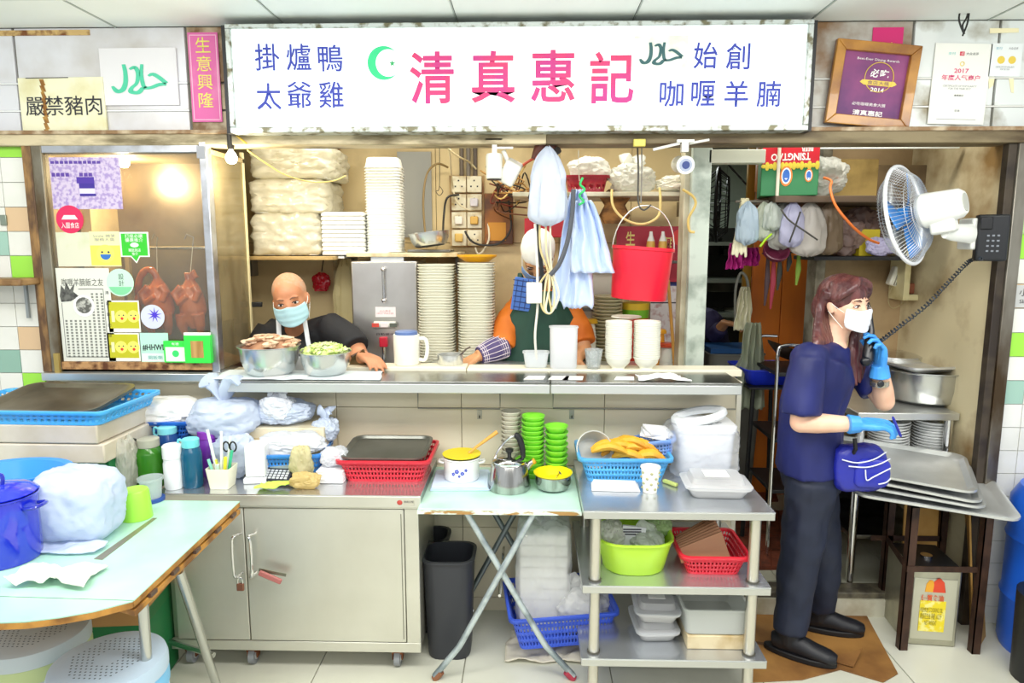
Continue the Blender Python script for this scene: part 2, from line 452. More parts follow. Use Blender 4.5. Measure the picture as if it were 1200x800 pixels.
# rust streak trim at top left under ceiling
S(rect_px(MB(), -40, 36, 105, 41, FD-.004, .012).build('trim_3', mt('#cfae72', .7, var=('#7a4a25', 20, .45, .6))))
# ---- beam under the fascia
beam_m = mt('#d2c3a0', .6, var=('#75684a', 9, .42, .62, (.5, 1, 2)), bump=(30, .25))
beam_w = mt('#87795a', .6, var=('#4a3a22', 7, .4, .65, (.4, 1, 2)), bump=(30, .25))
bz0 = P(600, 173, FD).z
S(MB().bx(P(-60, 160, FD).x, P(640, 160, FD).x, FD-.04, FD+.09, bz0+.01, zb+.003).build('trim_4', beam_m, bevel=.004))
S(MB().bx(P(640, 160, FD).x, P(1260, 160, FD).x, FD-.042, FD+.09, bz0+.008, zb+.003).build('trim_5', beam_w, bevel=.004))
S(MB().bx(P(-60, 160, FD).x, P(1260, 160, FD).x, FD-.05, FD-.038, zb-.004, zb+.012).build('trim_6', mt('#8a6b48', .55, var=('#c4b295', 14, .45, .65)), bevel=.002))
# ---- tiled piers left and right, each tile its own piece
def pier(name, xa, xb, D, th, ts, cols, zoff):
    wl = S(MB().bx(xa, xb, D+.008, D+th, 0, zb).build(name, mt('#c9c8bd', .8)))
    white = mt('#e9e9e2', .18, var=('#dcdcd0', 4, .4, .7)); k = 0
    n = int((xb-xa)/ts+.999); protos = {}
    for j in range(int(zb/ts)+1):
        for i in range(n):
            za = zb - zoff - (j+1)*ts; zc = za + ts
            za = max(za, .0); zc = min(zc, zb)
            x_b = xb - i*ts; x_a = max(xa, x_b - ts)
            if zc-za < .01 or x_b-x_a < .01: continue
            c_ = cols.get((i, j)); m_ = mt(c_, .18) if c_ else white
            MB().bx(x_a+.0015, x_b-.0015, D, D+.009, za+.0015, zc-.0015).build('tile', m_, wl)
    return wl
tsz = (P(37, 165, FD).z - P(37, 392, FD).z) / 8.0
LX = P(37, 280, FD).x
pier('wall_left', LX-5*tsz+.02, LX, FD, .1, tsz, {(0, 0): '#9ee24a', (0, 3): '#d8b992', (1, 4): '#9fc4b4', (0, 5): '#9ee24a', (0, 8): '#d8b992', (1, 9): '#8fb5a4', (0, 10): '#9ee24a', (2, 6): '#d8b992', (2, 2): '#9ee24a', (2, 12): '#9fc4b4'}, -.012)
RX = P(1190, 280, FD).x
pier('wall_right', RX, RX+5*tsz, FD, .1, tsz, {(4, 3): '#b8de9a', (4, 4): '#9ee24a', (4, 6): '#dcc09a', (4, 8): '#9ee24a', (3, 5): '#9fc4b4', (4, 10): '#9fc4b4', (3, 1): '#d8b992'}, 0)
# ---- counter wall, large cream panels with recessed joints
cream = mt('#e8dfc4', .3, var=('#d2c8ab', 1.6, .4, .8))
CX1 = P(862, 500, WD).x; CX0 = P(70, 600, WD).x
cw = S(MB().bx(CX0, CX1-.002, WD+.012, WD+.1, 0, 1.10).build('wall_counter', mt('#807a66', .8)))
xs = [CX0] + [P(px, 500, WD).x for px in (135, 250, 395, 541, 708)] + [CX1]
zs = [0, .05, .40, .72, 1.0, 1.10] ; zs = [0, P(600, 700, WD).z, P(600, 618, WD).z, P(600, 545, WD).z, P(600, 478, WD).z, 1.10]
for i in range(len(xs)-1):
    for j in range(len(zs)-1):
        MB().bx(xs[i]+.0012, xs[i+1]-.0012, WD, WD+.013, zs[j]+.0012, zs[j+1]-.0012).build('panel', cream, cw, bevel=.0015)
S(MB().bx(CX1-.002, CX1+.02, WD-.004, WD+.12, 0, 1.115).build('trim_7', mt('#ece8d6', .35), bevel=.003))
# cream board under the duck window
S(MB().bx(P(66, 440, FD).x, P(300, 440, FD).x, WD-.03, WD+.1, 1.10, P(100, 436, FD).z).build('trim_8', mt('#e2dfcf', .35, var=('#c9bf9f', 3, .45, .8))))
# door frame of the opening on the right
S(MB().bx(P(1176, 300, FD).x, P(1190, 300, FD).x, FD-.03, FD+.02, 0, bz0+.01).build('trim_9', mt('#8f8b80', .35, .6, var=('#4b3b28', 5, .45, .65, (1, 1, .3))), bevel=.003))
S(MB().bx(P(1166, 300, FD).x, P(1176, 300, FD).x, FD-.02, FD+.02, 0, bz0+.01).build('trim_10', mt('#43392c', .6, var=('#2a211a', 9, .4, .6)), bevel=.003))
# ---- kitchen walls
SX = P(1168, 300, FD).x + .01
wall_dirty = mt('#dfc894', .5, var=('#8f7344', 2.4, .46, .72), bump=(6, .1))
wall_r = mt('#d3c7a2', .5, var=('#85683c', 3.2, .48, .7), bump=(8, .2))
BD = 3.92
wb_ = S(MB().bx(P(270, 300, 3.4).x-.5, P(806, 300, BD).x, BD+.01, BD+.06, 0, 2.46).build('wall_back', mt('#8d7d58', .8)))
bx_ = [P(270, 300, 3.4).x-.5] + [P(px, 300, BD).x for px in (395, 512, 655, 738)] + [P(806, 300, BD).x]
bz_ = [0, 1.0, 1.73, 2.46]
for i in range(5):
    for j in range(3): MB().bx(bx_[i]+.0015, bx_[i+1]-.0015, BD, BD+.012, bz_[j]+.0015, bz_[j+1]-.0015).build('panel', wall_dirty, wb_, bevel=.0015)
S(MB().bx(SX, SX+.05, FD+.02, 3.75, 0, 2.46).build('wall_side', wall_r))
AX = P(962, 300, 3.72).x
S(MB().bx(AX, SX, 3.72, 3.78, 0, 2.46).build('wall_alcove', mt('#c2a67c', .5, var=('#7d6440', 1.8, .42, .7))))
S(MB().bx(AX-.03, AX+.02, 3.70, 3.82, 0, 2.46).build('trim_11', mt('#a09a86', .6, var=('#5f5643', 9, .4, .65)), bevel=.003))
# post between the hatch and the passage
PX0 = P(806, 300, 3.25).x; PX1 = P(828, 300, 3.25).x
S(MB().bx(PX0, PX1, 3.22, 3.30, 0, 2.40).build('trim_12', mt('#bcc7bb', .45, var=('#8e9a8e', 10, .45, .65)), bevel=.004))
S(MB().bx(P(797, 300, 3.3).x, P(806, 300, 3.3).x, 3.26, 3.36, 0, 2.40).build('trim_13', mt('#c2bda3', .5, var=('#8f856a', 6, .4, .7)), bevel=.003))
S(MB().bx(P(829, 180, 3.25).x, P(895, 180, 3.25).x, 3.22, 3.29, P(850, 192, 3.25).z, P(850, 176, 3.25).z).build('trim_14', mt('#c9cbb8', .45), bevel=.003))
# passage: left wall runs back from the post, far wall with pale green tiles
S(MB().bx(PX0-.03, PX0+.0, BD+.06, 6.2, 0, 2.46).build('wall_passage_left', mt('#7d7a6c', .6)))
wp = S(MB().bx(PX0, 2.2, 6.22, 6.28, 0, 2.46).build('wall_passage', mt('#6d7468', .8)))
for i in range(4):
    for j in range(7):
        MB().bx(PX0+i*.33+.002, PX0+(i+1)*.33-.002, 6.205, 6.222, j*.35+.002, (j+1)*.35-.002).build('tile', mt('#c8d6c6', .25), wp)
S(MB().bx(2.2, 2.24, 3.8, 6.2, 0, 2.46).build('wall_passage_right', mt('#8b8a7c', .6)))
# left end wall of the kitchen
S(MB().bx(P(270, 300, 3.4).x-.55, P(270, 300, 3.4).x-.5, 3.1, BD+.05, 0, 2.46).build('wall_kitchen_left', wall_dirty))
# ================================================================ SIGNS AND FASCIA ITEMS
def flatthing(name, label, cat, x0, y0, x1, y1, D, th, mat, rot=0, group=None, pname='sheet', bevel=0):
    """flat object hanging on a wall: Empty at its bottom centre, sheet as a part; returns (root, width, height)"""
    a = P(x0, y1, D); b = P(x1, y0, D); a2 = P(x0, y0, D)
    xa = (P(x0, (y0+y1)/2, D)).x; xb = (P(x1, (y0+y1)/2, D)).x
    w_ = xb-xa; h_ = b.z-a.z
    t = T(name, label, cat, ((xa+xb)/2, D, a.z), 0, group)
    t.rotation_euler = (0, rot, 0)
    MB().bx(-w_/2, w_/2, -th, 0, 0, h_).build(pname, mat, t, bevel=bevel)
    return t, w_, h_
blue_ink = mt('#2a3aa8', .5); red_ink = mt('#d8356b', .5, var=('#c22a86', 5, .4, .6)); green_ink = mt('#2fd08a', .5)
dark_ink = mt('#2b2b33', .6); grey_ink = mt('#8a8a90', .6); white_ink = mt('#f6f4f0', .5); gold_ink = mt('#e5c84e', .4)
# ---- illuminated sign box
SDp = 2.86
sa = P(266, 155, SDp); sb = P(951, 25, SDp)
sx0, sx1 = P(266, 90, SDp).x, P(951, 90, SDp).x; sz0, sz1 = P(600, 154, SDp).z, P(600, 25, SDp).z
if sz1 > CZ-.003: sz1 = CZ-.003
SW = sx1-sx0; SH = sz1-sz0
sign = T('lit_sign', 'long white backlit shop sign with blue and pink Chinese lettering', 'sign', ((sx0+sx1)/2, SDp, sz0))
frm = mt('#c4cbc8', .4, .5, var=('#6e6a52', 22, .5, .62))
b = MB(); e = .022
b.bx(-SW/2, SW/2, 0, .115, 0, e).bx(-SW/2, SW/2, 0, .115, SH-e*.8, SH).bx(-SW/2, -SW/2+e, 0, .115, e, SH-e*.8).bx(SW/2-e, SW/2, 0, .115, e, SH-e*.8)
b.build('sign_frame', frm, sign, bevel=.003)
MB().bx(-SW/2-.022, -SW/2-.002, .02, .115, 0, SH).build('gap_strip', black, sign)
MB().bx(SW/2+.002, SW/2+.02, .02, .115, 0, SH).build('gap_strip', black, sign)
MB().bx(-SW/2+e, SW/2-e, .012, .1, e, SH-e*.8).build('light_panel', mt('#f1fbfb', .3, emit=.42), sign)
def stxt(s, cx, cy, h, wpx, mat, off=0, name='lettering'):
    p = P(cx, cy, SDp+.01) - V(sign.location); k = (P(cx+50, cy, SDp).x-P(cx-50, cy, SDp).x)/100
    text(s, h*k*1.03, mat, name, sign, loc=(p.x, .0095, p.z), width=wpx*k if wpx else None, off=off)
for ch, x, y in (('掛', 313, 67), ('爐', 350, 67), ('鴨', 387, 68), ('太', 315, 113), ('爺', 351, 111), ('雞', 388, 111)): stxt(ch, x, y, 29, 29, blue_ink, .006)
for ch, x, y in (('始', 827, 65), ('創', 865, 66), ('咖', 787, 110), ('喱', 824, 110), ('羊', 863, 110), ('腩', 901, 110)): stxt(ch, x, y, 29, 28, blue_ink, .008)
for ch, x, y in (('清', 506, 91), ('真', 578, 90), ('惠', 648, 89), ('記', 717, 91)): stxt(ch, x, y, 57, 52, red_ink, .016)
# crescent and star
p = P(449, 73, SDp) - V(sign.location); k = (P(550, 73, SDp).x-P(450, 73, SDp).x)/100
out = [(-math.cos(a)*19*k*-1, math.sin(a)*19*k) for a in [math.radians(50+q*260/28) for q in range(29)]]
inn = [(math.cos(a)*15*k+5.5*k, math.sin(a)*15.5*k) for a in [math.radians(305-q*250/28) for q in range(29)]]
MB().prism([(p.x+x, .0095, p.z+z) for x, z in out+inn], (0, .002, 0)).build('crescent', green_ink, sign)
p = P(459, 73.5, SDp) - V(sign.location)
MB().prism([(p.x+.013*(1 if q % 2 == 0 else .4)*math.sin(q*PI/5), .0095, p.z+.013*(1 if q % 2 == 0 else .4)*math.cos(q*PI/5)) for q in range(10)], (0, .002, 0)).build('star', mt('#2aa860', .5), sign)
def halal(root, cx, cz, w_, h_, y, mat):
    """the Arabic word in brush strokes (unit box -1..1)"""
    S_ = [([(-.5, .8), (-.46, .3), (-.48, -.3), (-.6, -.72), (-.8, -.8), (-.95, -.5)], [.07, .08, .09, .11, .12, .05]),
          ([(-.3, .5), (-.12, .62), (-.02, .3), (-.08, -.3), (-.28, -.62), (-.3, -.85), (-.05, -.88), (.12, -.6)], [.05, .1, .08, .07, .08, .11, .11, .08]), ([(.14, .8), (.1, .2), (.13, -.4), (.2, -.62)], [.06, .07, .08, .08]),
          ([(.16, -.62), (.4, -.6), (.7, -.42), (.95, -.4)], [.09, .09, .10, .09]), ([(.34, .1), (.5, .2), (.7, .02), (.95, -.34)], [.05, .10, .10, .09])]
    mb = MB()
    for pts, rs in S_:
        pp = spline([V((x, 0, z)) for x, z in pts], 5); n = len(pp)
        up = []; dn = []
        for i, q in enumerate(pp):
            d = (pp[min(i+1, n-1)]-pp[max(i-1, 0)]).normalized(); r = rs[min(int(i/5), len(rs)-1)]*(1-(i % 5)/5)+rs[min(int(i/5)+1, len(rs)-1)]*((i % 5)/5)
            nrm = V((-d.z, 0, d.x)); up.append(q+nrm*r*.95); dn.append(q-nrm*r*.95)
        for i in range(n-1):
            quad = [up[i], up[i+1], dn[i+1], dn[i]]
            mb.add([V((cx+q.x*w_/2, y, cz+q.z*h_/2)) for q in quad], [(0, 1, 2, 3)])
    return mb.build('lettering', mat, root, smooth=0)
t, w_, h_ = flatthing('halal_plate', 'small pale plate with dark green Arabic word fixed on the lit sign', 'sign', 743, 42, 806, 82, SDp-.001, .006, mt('#e6eee6', .35, var=('#c9cfae', 9, .5, .7)))
halal(t, 0, h_*.5, w_*.82, h_*.75, -.0075, mt('#2f5f62', .5))
t, w_, h_ = flatthing('halal_board', 'white board with mint green Arabic word on the fascia left of the sign', 'sign', 119, 56, 209, 124, FD-.002, .008, mt('#e5e3e6', .35, var=('#b59a6c', 5, .62, .7)), bevel=.002)
halal(t, 0, h_*.48, w_*.74, h_*.58, -.0095, mt('#4cc9a2', .5))
t, w_, h_ = flatthing('notice_board', 'cream rust-stained board reading 嚴禁豬肉 in black', 'sign', 26, 91, 125, 155, FD-.003, .012, mt('#efeccc', .4, var=('#d9cf98', 7, .45, .7)), rot=math.radians(-.5), bevel=.002)
text('嚴禁豬肉', h_*.36, dark_ink, 'lettering', t, loc=(.006, -.0135, h_*.48), width=w_*.9, off=.002)
st_ = MB()
for i in range(9):
    zc = h_*(.97-i*.115); st_.add([V((-w_*.22-.009-.006*noise.noise(V((i*.9, 0, 0))), -.0126, zc)), V((-w_*.22+.010+.008*noise.noise(V((i*.8, 3, 0))), -.0126, zc)), V((-w_*.2+.010, -.0126, zc-h_*.115)), V((-w_*.2-.009, -.0126, zc-h_*.115))], [(0, 1, 2, 3)])
st_.build('rust_streak', mt('#c79b4e', .7, var=('#8a5a22', 25, .4, .6)), t, smooth=0)
MB().bx(-w_*.4, w_*.1, -.0128, -.012, h_*.985, h_*1.0).build('dark_tape', black, t)
def verse(name, label, x0, y0, x1, y1, s, D, hexc, inkm, step=None):
    t, w_, h_ = flatthing(name, label, 'banner', x0, y0, x1, y1, D, .003, mt(hexc, .6, var=('#f0a9c4' if hexc != '#c2185f' else '#b01555', 5, .5, .75)))
    MB().bx(-w_*.44, w_*.44, -.0036, -.003, h_*.02, h_*.03).bx(-w_*.44, w_*.44, -.0036, -.003, h_*.965, h_*.975).bx(-w_*.45, -w_*.42, -.0036, -.003, h_*.02, h_*.97).bx(w_*.42, w_*.45, -.0036, -.003, h_*.02, h_*.97).build('border_line', mt('#f2b8d2', .6), t)
    n = len(s)
    for i, ch in enumerate(s): text(ch, h_*.17, inkm, 'lettering', t, loc=(0, -.0045, h_*(.86-.205*i)), width=w_*.5, off=.004)
    return t
verse('pink_banner', 'pink vertical banner with four gold characters left of the lit sign', 223, 38, 258, 143, '生意興隆', FD-.004, '#dd6aa8', mt('#e9df6a', .5))
# ---- framed award
t, w_, h_ = flatthing('award_plaque', 'wooden framed award certificate with purple print leaning on the fascia', 'frame', 967, 50, 1066, 149, FD-.014, .004, mt('#5f2b66', .5, var=('#a04a80', 3, .4, .65)), rot=math.radians(5.5), pname='print')
g = MB(); fw = w_*.115
ol = [(-w_/2, 0), (w_/2, 0), (w_/2, h_), (-w_/2, h_)]; il = [(-w_/2+fw, fw), (w_/2-fw, fw), (w_/2-fw, h_-fw), (-w_/2+fw, h_-fw)]
for i in range(4):
    k_ = (i+1) % 4; q = [ol[i], ol[k_], il[k_], il[i]]
    MB().prism([(x, -.022, z) for x, z in q], (0, .024, 0)).build('frame_rail', mt('#b9812c', .35, var=('#8a5515', 8, .4, .65), coat=.3), t, bevel=.003)
wk = white_ink
text('Best-Ever Dining Awards', h_*.035, wk, 'lettering', t, loc=(.01, -.006, h_*.8), width=w_*.5)
cc = MB(); ctr = V((w_*.07, -.006, h_*.6))
def ringpts(r): return [ctr+V((r*math.cos(a), 0, r*math.sin(a))) for a in [i*PI/16 for i in range(32)]]
cc.tube(ringpts(w_*.17), .0016, 5, closed=True); cc.build('gold_ring', gold_ink, t)
text('必吃', h_*.1, wk, 'lettering', t, loc=(w_*.07, -.006, h_*.645), width=w_*.22, off=.02)
MB().prism([(w_*.07+x*w_, -.0065, h_*.5+z*h_) for x, z in ((-.22, .03), (-.17, .0), (.17, .0), (.22, .03), (.19, .06), (-.19, .06))], (0, .002, 0)).build('gold_ribbon', gold_ink, t)
text('食店大獎', h_*.045, mt('#6b2c68', .5), 'lettering', t, loc=(w_*.07, -.0075, h_*.53), width=w_*.26)
text('2014', h_*.05, wk, 'lettering', t, loc=(w_*.07, -.006, h_*.45), width=w_*.16, off=.02)
text('必吃咖喱美食大獎', h_*.04, wk, 'lettering', t, loc=(.0, -.006, h_*.27), width=w_*.4)
text('清真惠記', h_*.065, wk, 'lettering', t, loc=(.0, -.006, h_*.165), width=w_*.36, off=.02)
t, w_, h_ = flatthing('pink_card', 'small magenta paper card peeking out above the framed award', 'card', 1022, 32, 1058, 60, FD-.002, .002, mt('#cf2170', .6))
text('大吉', h_*.3, gold_ink, 'lettering', t, loc=(0, -.003, h_*.22), width=w_*.5)
# ---- certificates
t, w_, h_ = flatthing('certificate', 'white 2017 certificate with red heading on the right fascia', 'certificate', 1090, 51, 1156, 146, FD-.004, .004, mt('#edeee6', .4), rot=math.radians(1.5))
red2 = mt('#e0457a', .5)
text('支付', h_*.035, mt('#74c7c7', .5), 'lettering', t, loc=(-w_*.2, -.005, h_*.875), width=w_*.13)
MB().bx(-w_*.06, w_*.02, -.0052, -.004, h_*.85, h_*.9).build('red_logo', mt('#d2344f', .5), t)
text('点', h_*.035, white_ink, 'lettering', t, loc=(-w_*.02, -.0062, h_*.875), width=w_*.05)
text('大众点评', h_*.035, dark_ink, 'lettering', t, loc=(w_*.16, -.005, h_*.875), width=w_*.22)
MB().tube([V((-.0, -.005, h_*.75))+V((.008*math.cos(i*PI/6), 0, .008*math.sin(i*PI/6))) for i in range(12)], .0015, 5, closed=True).build('gold_seal', gold_ink, t)
text('2017', h_*.055, red2, 'lettering', t, loc=(0, -.005, h_*.665), width=w_*.26, off=.02)
text('年度人气商户', h_*.07, red2, 'lettering', t, loc=(0, -.005, h_*.58), width=w_*.68, off=.015)
text('CERTIFICATE OF POPULARITY\nFOR THE YEAR 2017', h_*.055, grey_ink, 'lettering', t, loc=(0, -.005, h_*.46), width=w_*.6)
text('清真惠記', h_*.025, dark_ink, 'lettering', t, loc=(0, -.005, h_*.36), width=w_*.17)
text('签章', h_*.03, grey_ink, 'lettering', t, loc=(0, -.005, h_*.17), width=w_*.1)
MB().bx(-w_*.35, w_*.35, -.0052, -.004, h_*.06, h_*.065).build('rule_line', grey_ink, t)
t, w_, h_ = flatthing('certificate', 'smaller white card with yellow emblem at the far right of the fascia', 'certificate', 1159, 51, 1196, 90, FD-.004, .004, mt('#e9eeee', .4), rot=math.radians(1))
text('支付', h_*.08, mt('#74b7c7', .5), 'lettering', t, loc=(-w_*.25, -.005, h_*.85), width=w_*.2)
text('大众点评', h_*.08, grey_ink, 'lettering', t, loc=(w_*.2, -.005, h_*.85), width=w_*.3)
MB().lathe([(w_*.12, 0), (w_*.12, .001)], 16).build('yellow_emblem', gold_ink, t).location = (0, 0, 0)
e_ = [c for c in t.children if c.name.startswith('yellow')][0]; e_.rotation_euler = (PI/2, 0, 0); e_.location = (-w_*.15, -.004, h_*.5)
e2 = e_.copy(); COL.objects.link(e2); e2.parent = t; e2.location = (w_*.2, -.004, h_*.5)
text('CERTIFICATE OF POPULARITY\nFOR THE YEAR', h_*.12, grey_ink, 'lettering', t, loc=(0, -.005, h_*.25), width=w_*.6)
scr = mt('#efe6bd', .7)
for (pts, lab) in ((((1160, 33), (1194, 33), (1194, 38), (1160, 39)), 'strip of old cream tape above the small right card'), (((1158, 90), (1166, 90), (1164, 100), (1159, 104)), 'torn cream paper scrap under left corner of the small card'), (((1182, 90), (1188, 90), (1188, 109), (1185, 108)), 'torn cream paper scrap under right side of the small card')):
    c = P(pts[0][0], pts[0][1], FD); mb = MB(); mb.m = Matrix.Translation(-c); quad_px(mb, pts, FD-.002, .001)
    o = mb.build('paper_scrap', scr, None); o.location = c; tag(o, lab, 'paper')
c = P(1130, 22, 2.9); zz = CZ
cable('dark_wire', 'black wire tangle hanging from the ceiling above the certificates', [(c.x, 2.9, zz+.002), P(1126, 12, 2.9), P(1124, 24, 2.9), P(1130, 40, 2.9), P(1128, 30, 2.9), P(1133, 20, 2.9), P(1136, 8, 2.9), P(1134, 26, 2.9), P(1128, 42, 2.9)], .0035, '#1b1b18')
# ================================================================ DUCK WINDOW (glass cabinet)
D0 = FD-.035
gx0, gx1 = P(44, 300, D0).x, P(250, 300, D0).x; gz0, gz1 = P(150, 436, D0).z, P(150, 166, D0).z
gx0 = P(50, 400, D0).x
cab = T('display_cabinet', 'glass roast display cabinet with worn steel frame at far left', 'cabinet', ((gx0+gx1)/2, D0, gz0))
hw = (gx1-gx0)/2; gh = gz1-gz0; dp = .37
fm = mt('#8d8878', .4, .6, var=('#5e4c33', 9, .42, .62, (1, 1, .4))); fr2 = mt('#c3c6cc', .3, .85, var=('#8f8b84', 8, .45, .7))
MB().bx(-hw-.012, -hw+.028, 0, .05, -.0, gh).build('wooden_post', mt('#5a4029', .6, var=('#a07a48', 16, .45, .6, (1, 1, .3))), cab, bevel=.003)
MB().bx(-hw+.028, -hw+.075, -.0, .045, 0, gh).build('post', fm, cab, bevel=.004)
MB().bx(hw-.034, hw, -.005, .045, 0, gh).build('post', fr2, cab, bevel=.004)
MB().bx(hw-.01, hw+.006, dp-.02, dp, 0, gh).build('post', mt('#e4d7a8', .5), cab, bevel=.002)
MB().bx(-hw+.075, hw-.034, 0, .04, 0, .045).build('sill_rail', rusty, cab, bevel=.003)
MB().bx(-hw-.0, hw+.006, -.03, .045, -.035, 0).build('sill_ledge', steel, cab, bevel=.003)
MB().bx(-hw+.075, hw-.034, 0, .04, gh-.045, gh-.012).build('top_rail', fr2, cab, bevel=.003)
MB().bx(-hw-.0, hw, -.0, .05, gh-.012, gh).build('top_seal', black, cab)
MB().bx(-hw+.07, hw+.006, .02, dp, gh-.05, gh-.03).build('roof_panel', mt('#b09a6c', .5), cab)
MB().bx(-hw+.07, hw+.006, .0, dp, -.03, .012).build('floor_panel', steel_d, cab)
MB().bx(-hw+.07, hw, dp-.006, dp, .01, gh-.05).build('back_panel', mt('#a8997c', .3, .7, var=('#6d5c42', 3, .4, .7)), cab)
MB().bx(-hw+.065, -hw+.07, .04, dp, .01, gh-.05).build('side_panel', mt('#c9b588', .4, .3), cab)
MB().bx(-hw+.075, hw-.034, .015, .019, .04, gh-.04).build('glass_pane', glassm('#f4f4f0', .04, .035, '#e2d8c2'), cab)
MB().bx(hw-.003, hw+.001, .045, dp-.02, .012, gh-.05).build('glass_pane', glassm('#e0dcc8', .08, .28, '#b7a985'), cab)
MB().cyl((-hw+.07, .2, gh*.55), (hw, .2, gh*.55), .008, 10).build('hanging_rod', chrome, cab)
MB().bx(-.25+.05, -.23+.05, dp-.03, dp-.006, .2, gh*.6).build('pipe', mt('#c2ae7d', .4, .3), cab)
MB().bx(hw-.04, hw-.005, -.009, -.004, gh-.07, gh-.02).build('hinge', mt('#8d8f92', .4, .8), cab)
MB().bx(-hw+.05, -hw+.072, -.012, 0, .0, .085).build('hinge', mt('#b49b57', .45, .5), cab)
def bulb_mesh(t, r, m_): return MB().lathe([(.3*r, .0), (.42*r, -.25*r), (.8*r, -.8*r), (r, -1.35*r), (.93*r, -1.9*r), (.6*r, -2.35*r), (.05*r, -2.5*r)], 18).build('glass_bulb', m_, t)
glow = mt('#fff3d6', .3, emit=26)
def bulb(label, top, r=.024, watts=6):
    t = T('light_bulb', label, 'light bulb', top)
    MB().lathe([(r*.5, .08), (r*.62, .07), (r*.62, .01), (r*.45, 0)], 14).build('bulb_socket', mt('#3b362d', .5), t)
    bulb_mesh(t, r, glow)
    d = bpy.data.lights.new('bulb_light', 'POINT'); d.energy = watts; d.color = (1, .86, .62); d.shadow_soft_size = r
    o = bpy.data.objects.new('bulb_light', d); COL.objects.link(o); o.location = (top[0], top[1]-.0, top[2]-r*4.2)
    return t
pb = P(145, 186, D0+.16)
bulb('glowing bulb inside the duck display cabinet', (pb.x, pb.y, pb.z+.02), watts=7)
cable('bulb_wire', 'short wire holding the bulb inside the display cabinet', [(pb.x, pb.y, pb.z+.1), (pb.x+.004, pb.y, gz0+gh-.051)], .004, '#3a342a')
# open side door of the cabinet with bare bulb at its end
pb = P(288, 186, 3.1); bulb('bare glowing bulb hanging under the beam left of the hatch', (pb.x, pb.y-.15, pb.z+.02), watts=5)
pbx = V((pb.x, pb.y-.15, pb.z+.1))
cable('bulb_wire', 'yellow and black wire looping from the bare bulb along the beam', [pbx, P(289, 168, 2.93)], .004, '#c9a93e')
cable('hanging_wire', 'thin yellow wire sagging from the bare bulb across the hatch', [P(290, 176, 3.0), P(310, 190, 3.1), P(335, 205, 3.2), P(365, 213, 3.3), P(390, 212, 3.35), P(405, 206, 3.4)], .0035, '#d8c172')
# ---- ducks
duck_m = mt('#d0661f', .22, var=('#8f3210', 9, .42, .68), coat=.7, bump=(60, .1))
def duck(label, px, py, D, curl, seed):
    top = P(px, 322, D); t = T('roast_duck', label, 'roast duck', (top.x, D, top.z), 0, 'roast ducks in the cabinet')
    s = .00385; mb = MB()
    def q(x, z, y=0): return V((x*s, y*s, -z*s))
    mb.body([(q(0, 4), 4*s, 4*s), (q(0, 14), 11*s, 10*s), (q(1, 28), 15*s, 13*s), (q(2, 42), 16*s, 13*s), (q(2, 54), 12*s, 10*s), (q(3, 64), 5*s, 5*s)], V((1, 0, 0)))
    mb.tube([q(-6, 14, -8), q(-14, 22, -10), q(-8, 32, -13), q(2, 24, -14)], [5.5*s, 5*s, 4.5*s, 3*s], 10)       # folded wing
    mb.tube([q(8, 13, -7), q(14, 20, -9), q(10, 31, -12)], [5*s, 4.5*s, 3*s], 10)
    mb.tube([q(-9, 46, -6), q(-10, 60, -6), q(-8, 72, -3)], [8*s, 6*s, 3*s], 10)      # legs
    mb.tube([q(10, 46, -6), q(12, 60, -6), q(11, 71, -3)], [8*s, 6*s, 3*s], 10)
    if curl:
        mb.tube(spline([q(0, 6), q(-4, -4), q(-12, -6), q(-20, 2), q(-24, 16), q(-24, 27)], 4), [4.6*s, 4.2*s, 4*s, 4*s, 4*s]*4+[4*s], 10)
        mb.ell(q(-24, 30), (5*s, 6*s, 8*s)); mb.tube([q(-24, 35), q(-24, 44)], [4*s, 2.2*s], 8, ab=(1, .5))
    else:
        mb.tube([q(0, 8), q(-2, -2), q(4, -4), q(8, 4)], [5*s, 4.5*s, 4*s, 3*s], 10)
    fuse(mb, 'duck_body', duck_m, t, .0035, 3)
    MB().tube([q(0, 6), q(2 if curl else 6, -33)], .0018, 6).build('string', mt('#e9e2d2', .6), t)
    MB().tube([q(2 if curl else 6, -33), q(4 if curl else 8, -44), q(0, -48), q(-3, -42)], .0028, 6).build('hook', chrome, t)
    return t
duck('glossy roast duck with long curled neck in the display cabinet', 184, 330, D0+.14, True, 1)
duck('plump roast duck hanging at the right side of the cabinet', 222, 330, D0+.15, False, 2)
# ---- stickers on the cabinet glass (D slightly in front of pane)
GD = D0+.013
def sheet(name, label, x0, y0, x1, y1, hexc, cat='sticker', th=.0012, D=None, **kw):
    return flatthing(name, label, cat, x0, y0, x1, y1, D or GD, th, mt(hexc, .45, **kw))
t, w_, h_ = sheet('faded_poster', 'faded purple photo poster at top of the cabinet glass', 60, 184, 142, 245, '#cfc0d8', cat='poster', var=('#a48fc4', 60, .45, .6))
for i in range(11):
    for (zz, hh) in ((.93, .055), (.70, .07)):
        if zz > .8 or i not in (4, 5, 9, 10): MB().bx(-w_*.48+i*w_*.066, -w_*.48+i*w_*.066+w_*.05, -.0018, -.0012, h_*zz-h_*hh, h_*zz).build('print_mark', mt('#5a3d9a', .5), t)
for (a, b_, c_, d_, hx) in ((-.13, .12, .5, .62, '#4b2f9c'), (-.1, .12, .4, .5, '#3c2790'), (-.1, .12, .3, .4, '#ddd3ee'), (-.1, .13, .25, .3, '#3c2790')):
    MB().bx(w_*a, w_*b_, -.002, -.0012, h_*c_, h_*d_).build('print_mark', mt(hx, .5), t)
def disc(t, x, z, r, y, mat, name='disc', th=.001, n=28, sx=1):
    return MB().prism([(x+r*sx*math.cos(i*2*PI/n), y, z+r*math.sin(i*2*PI/n)) for i in range(n)], (0, th, 0)).build(name, mat, t)
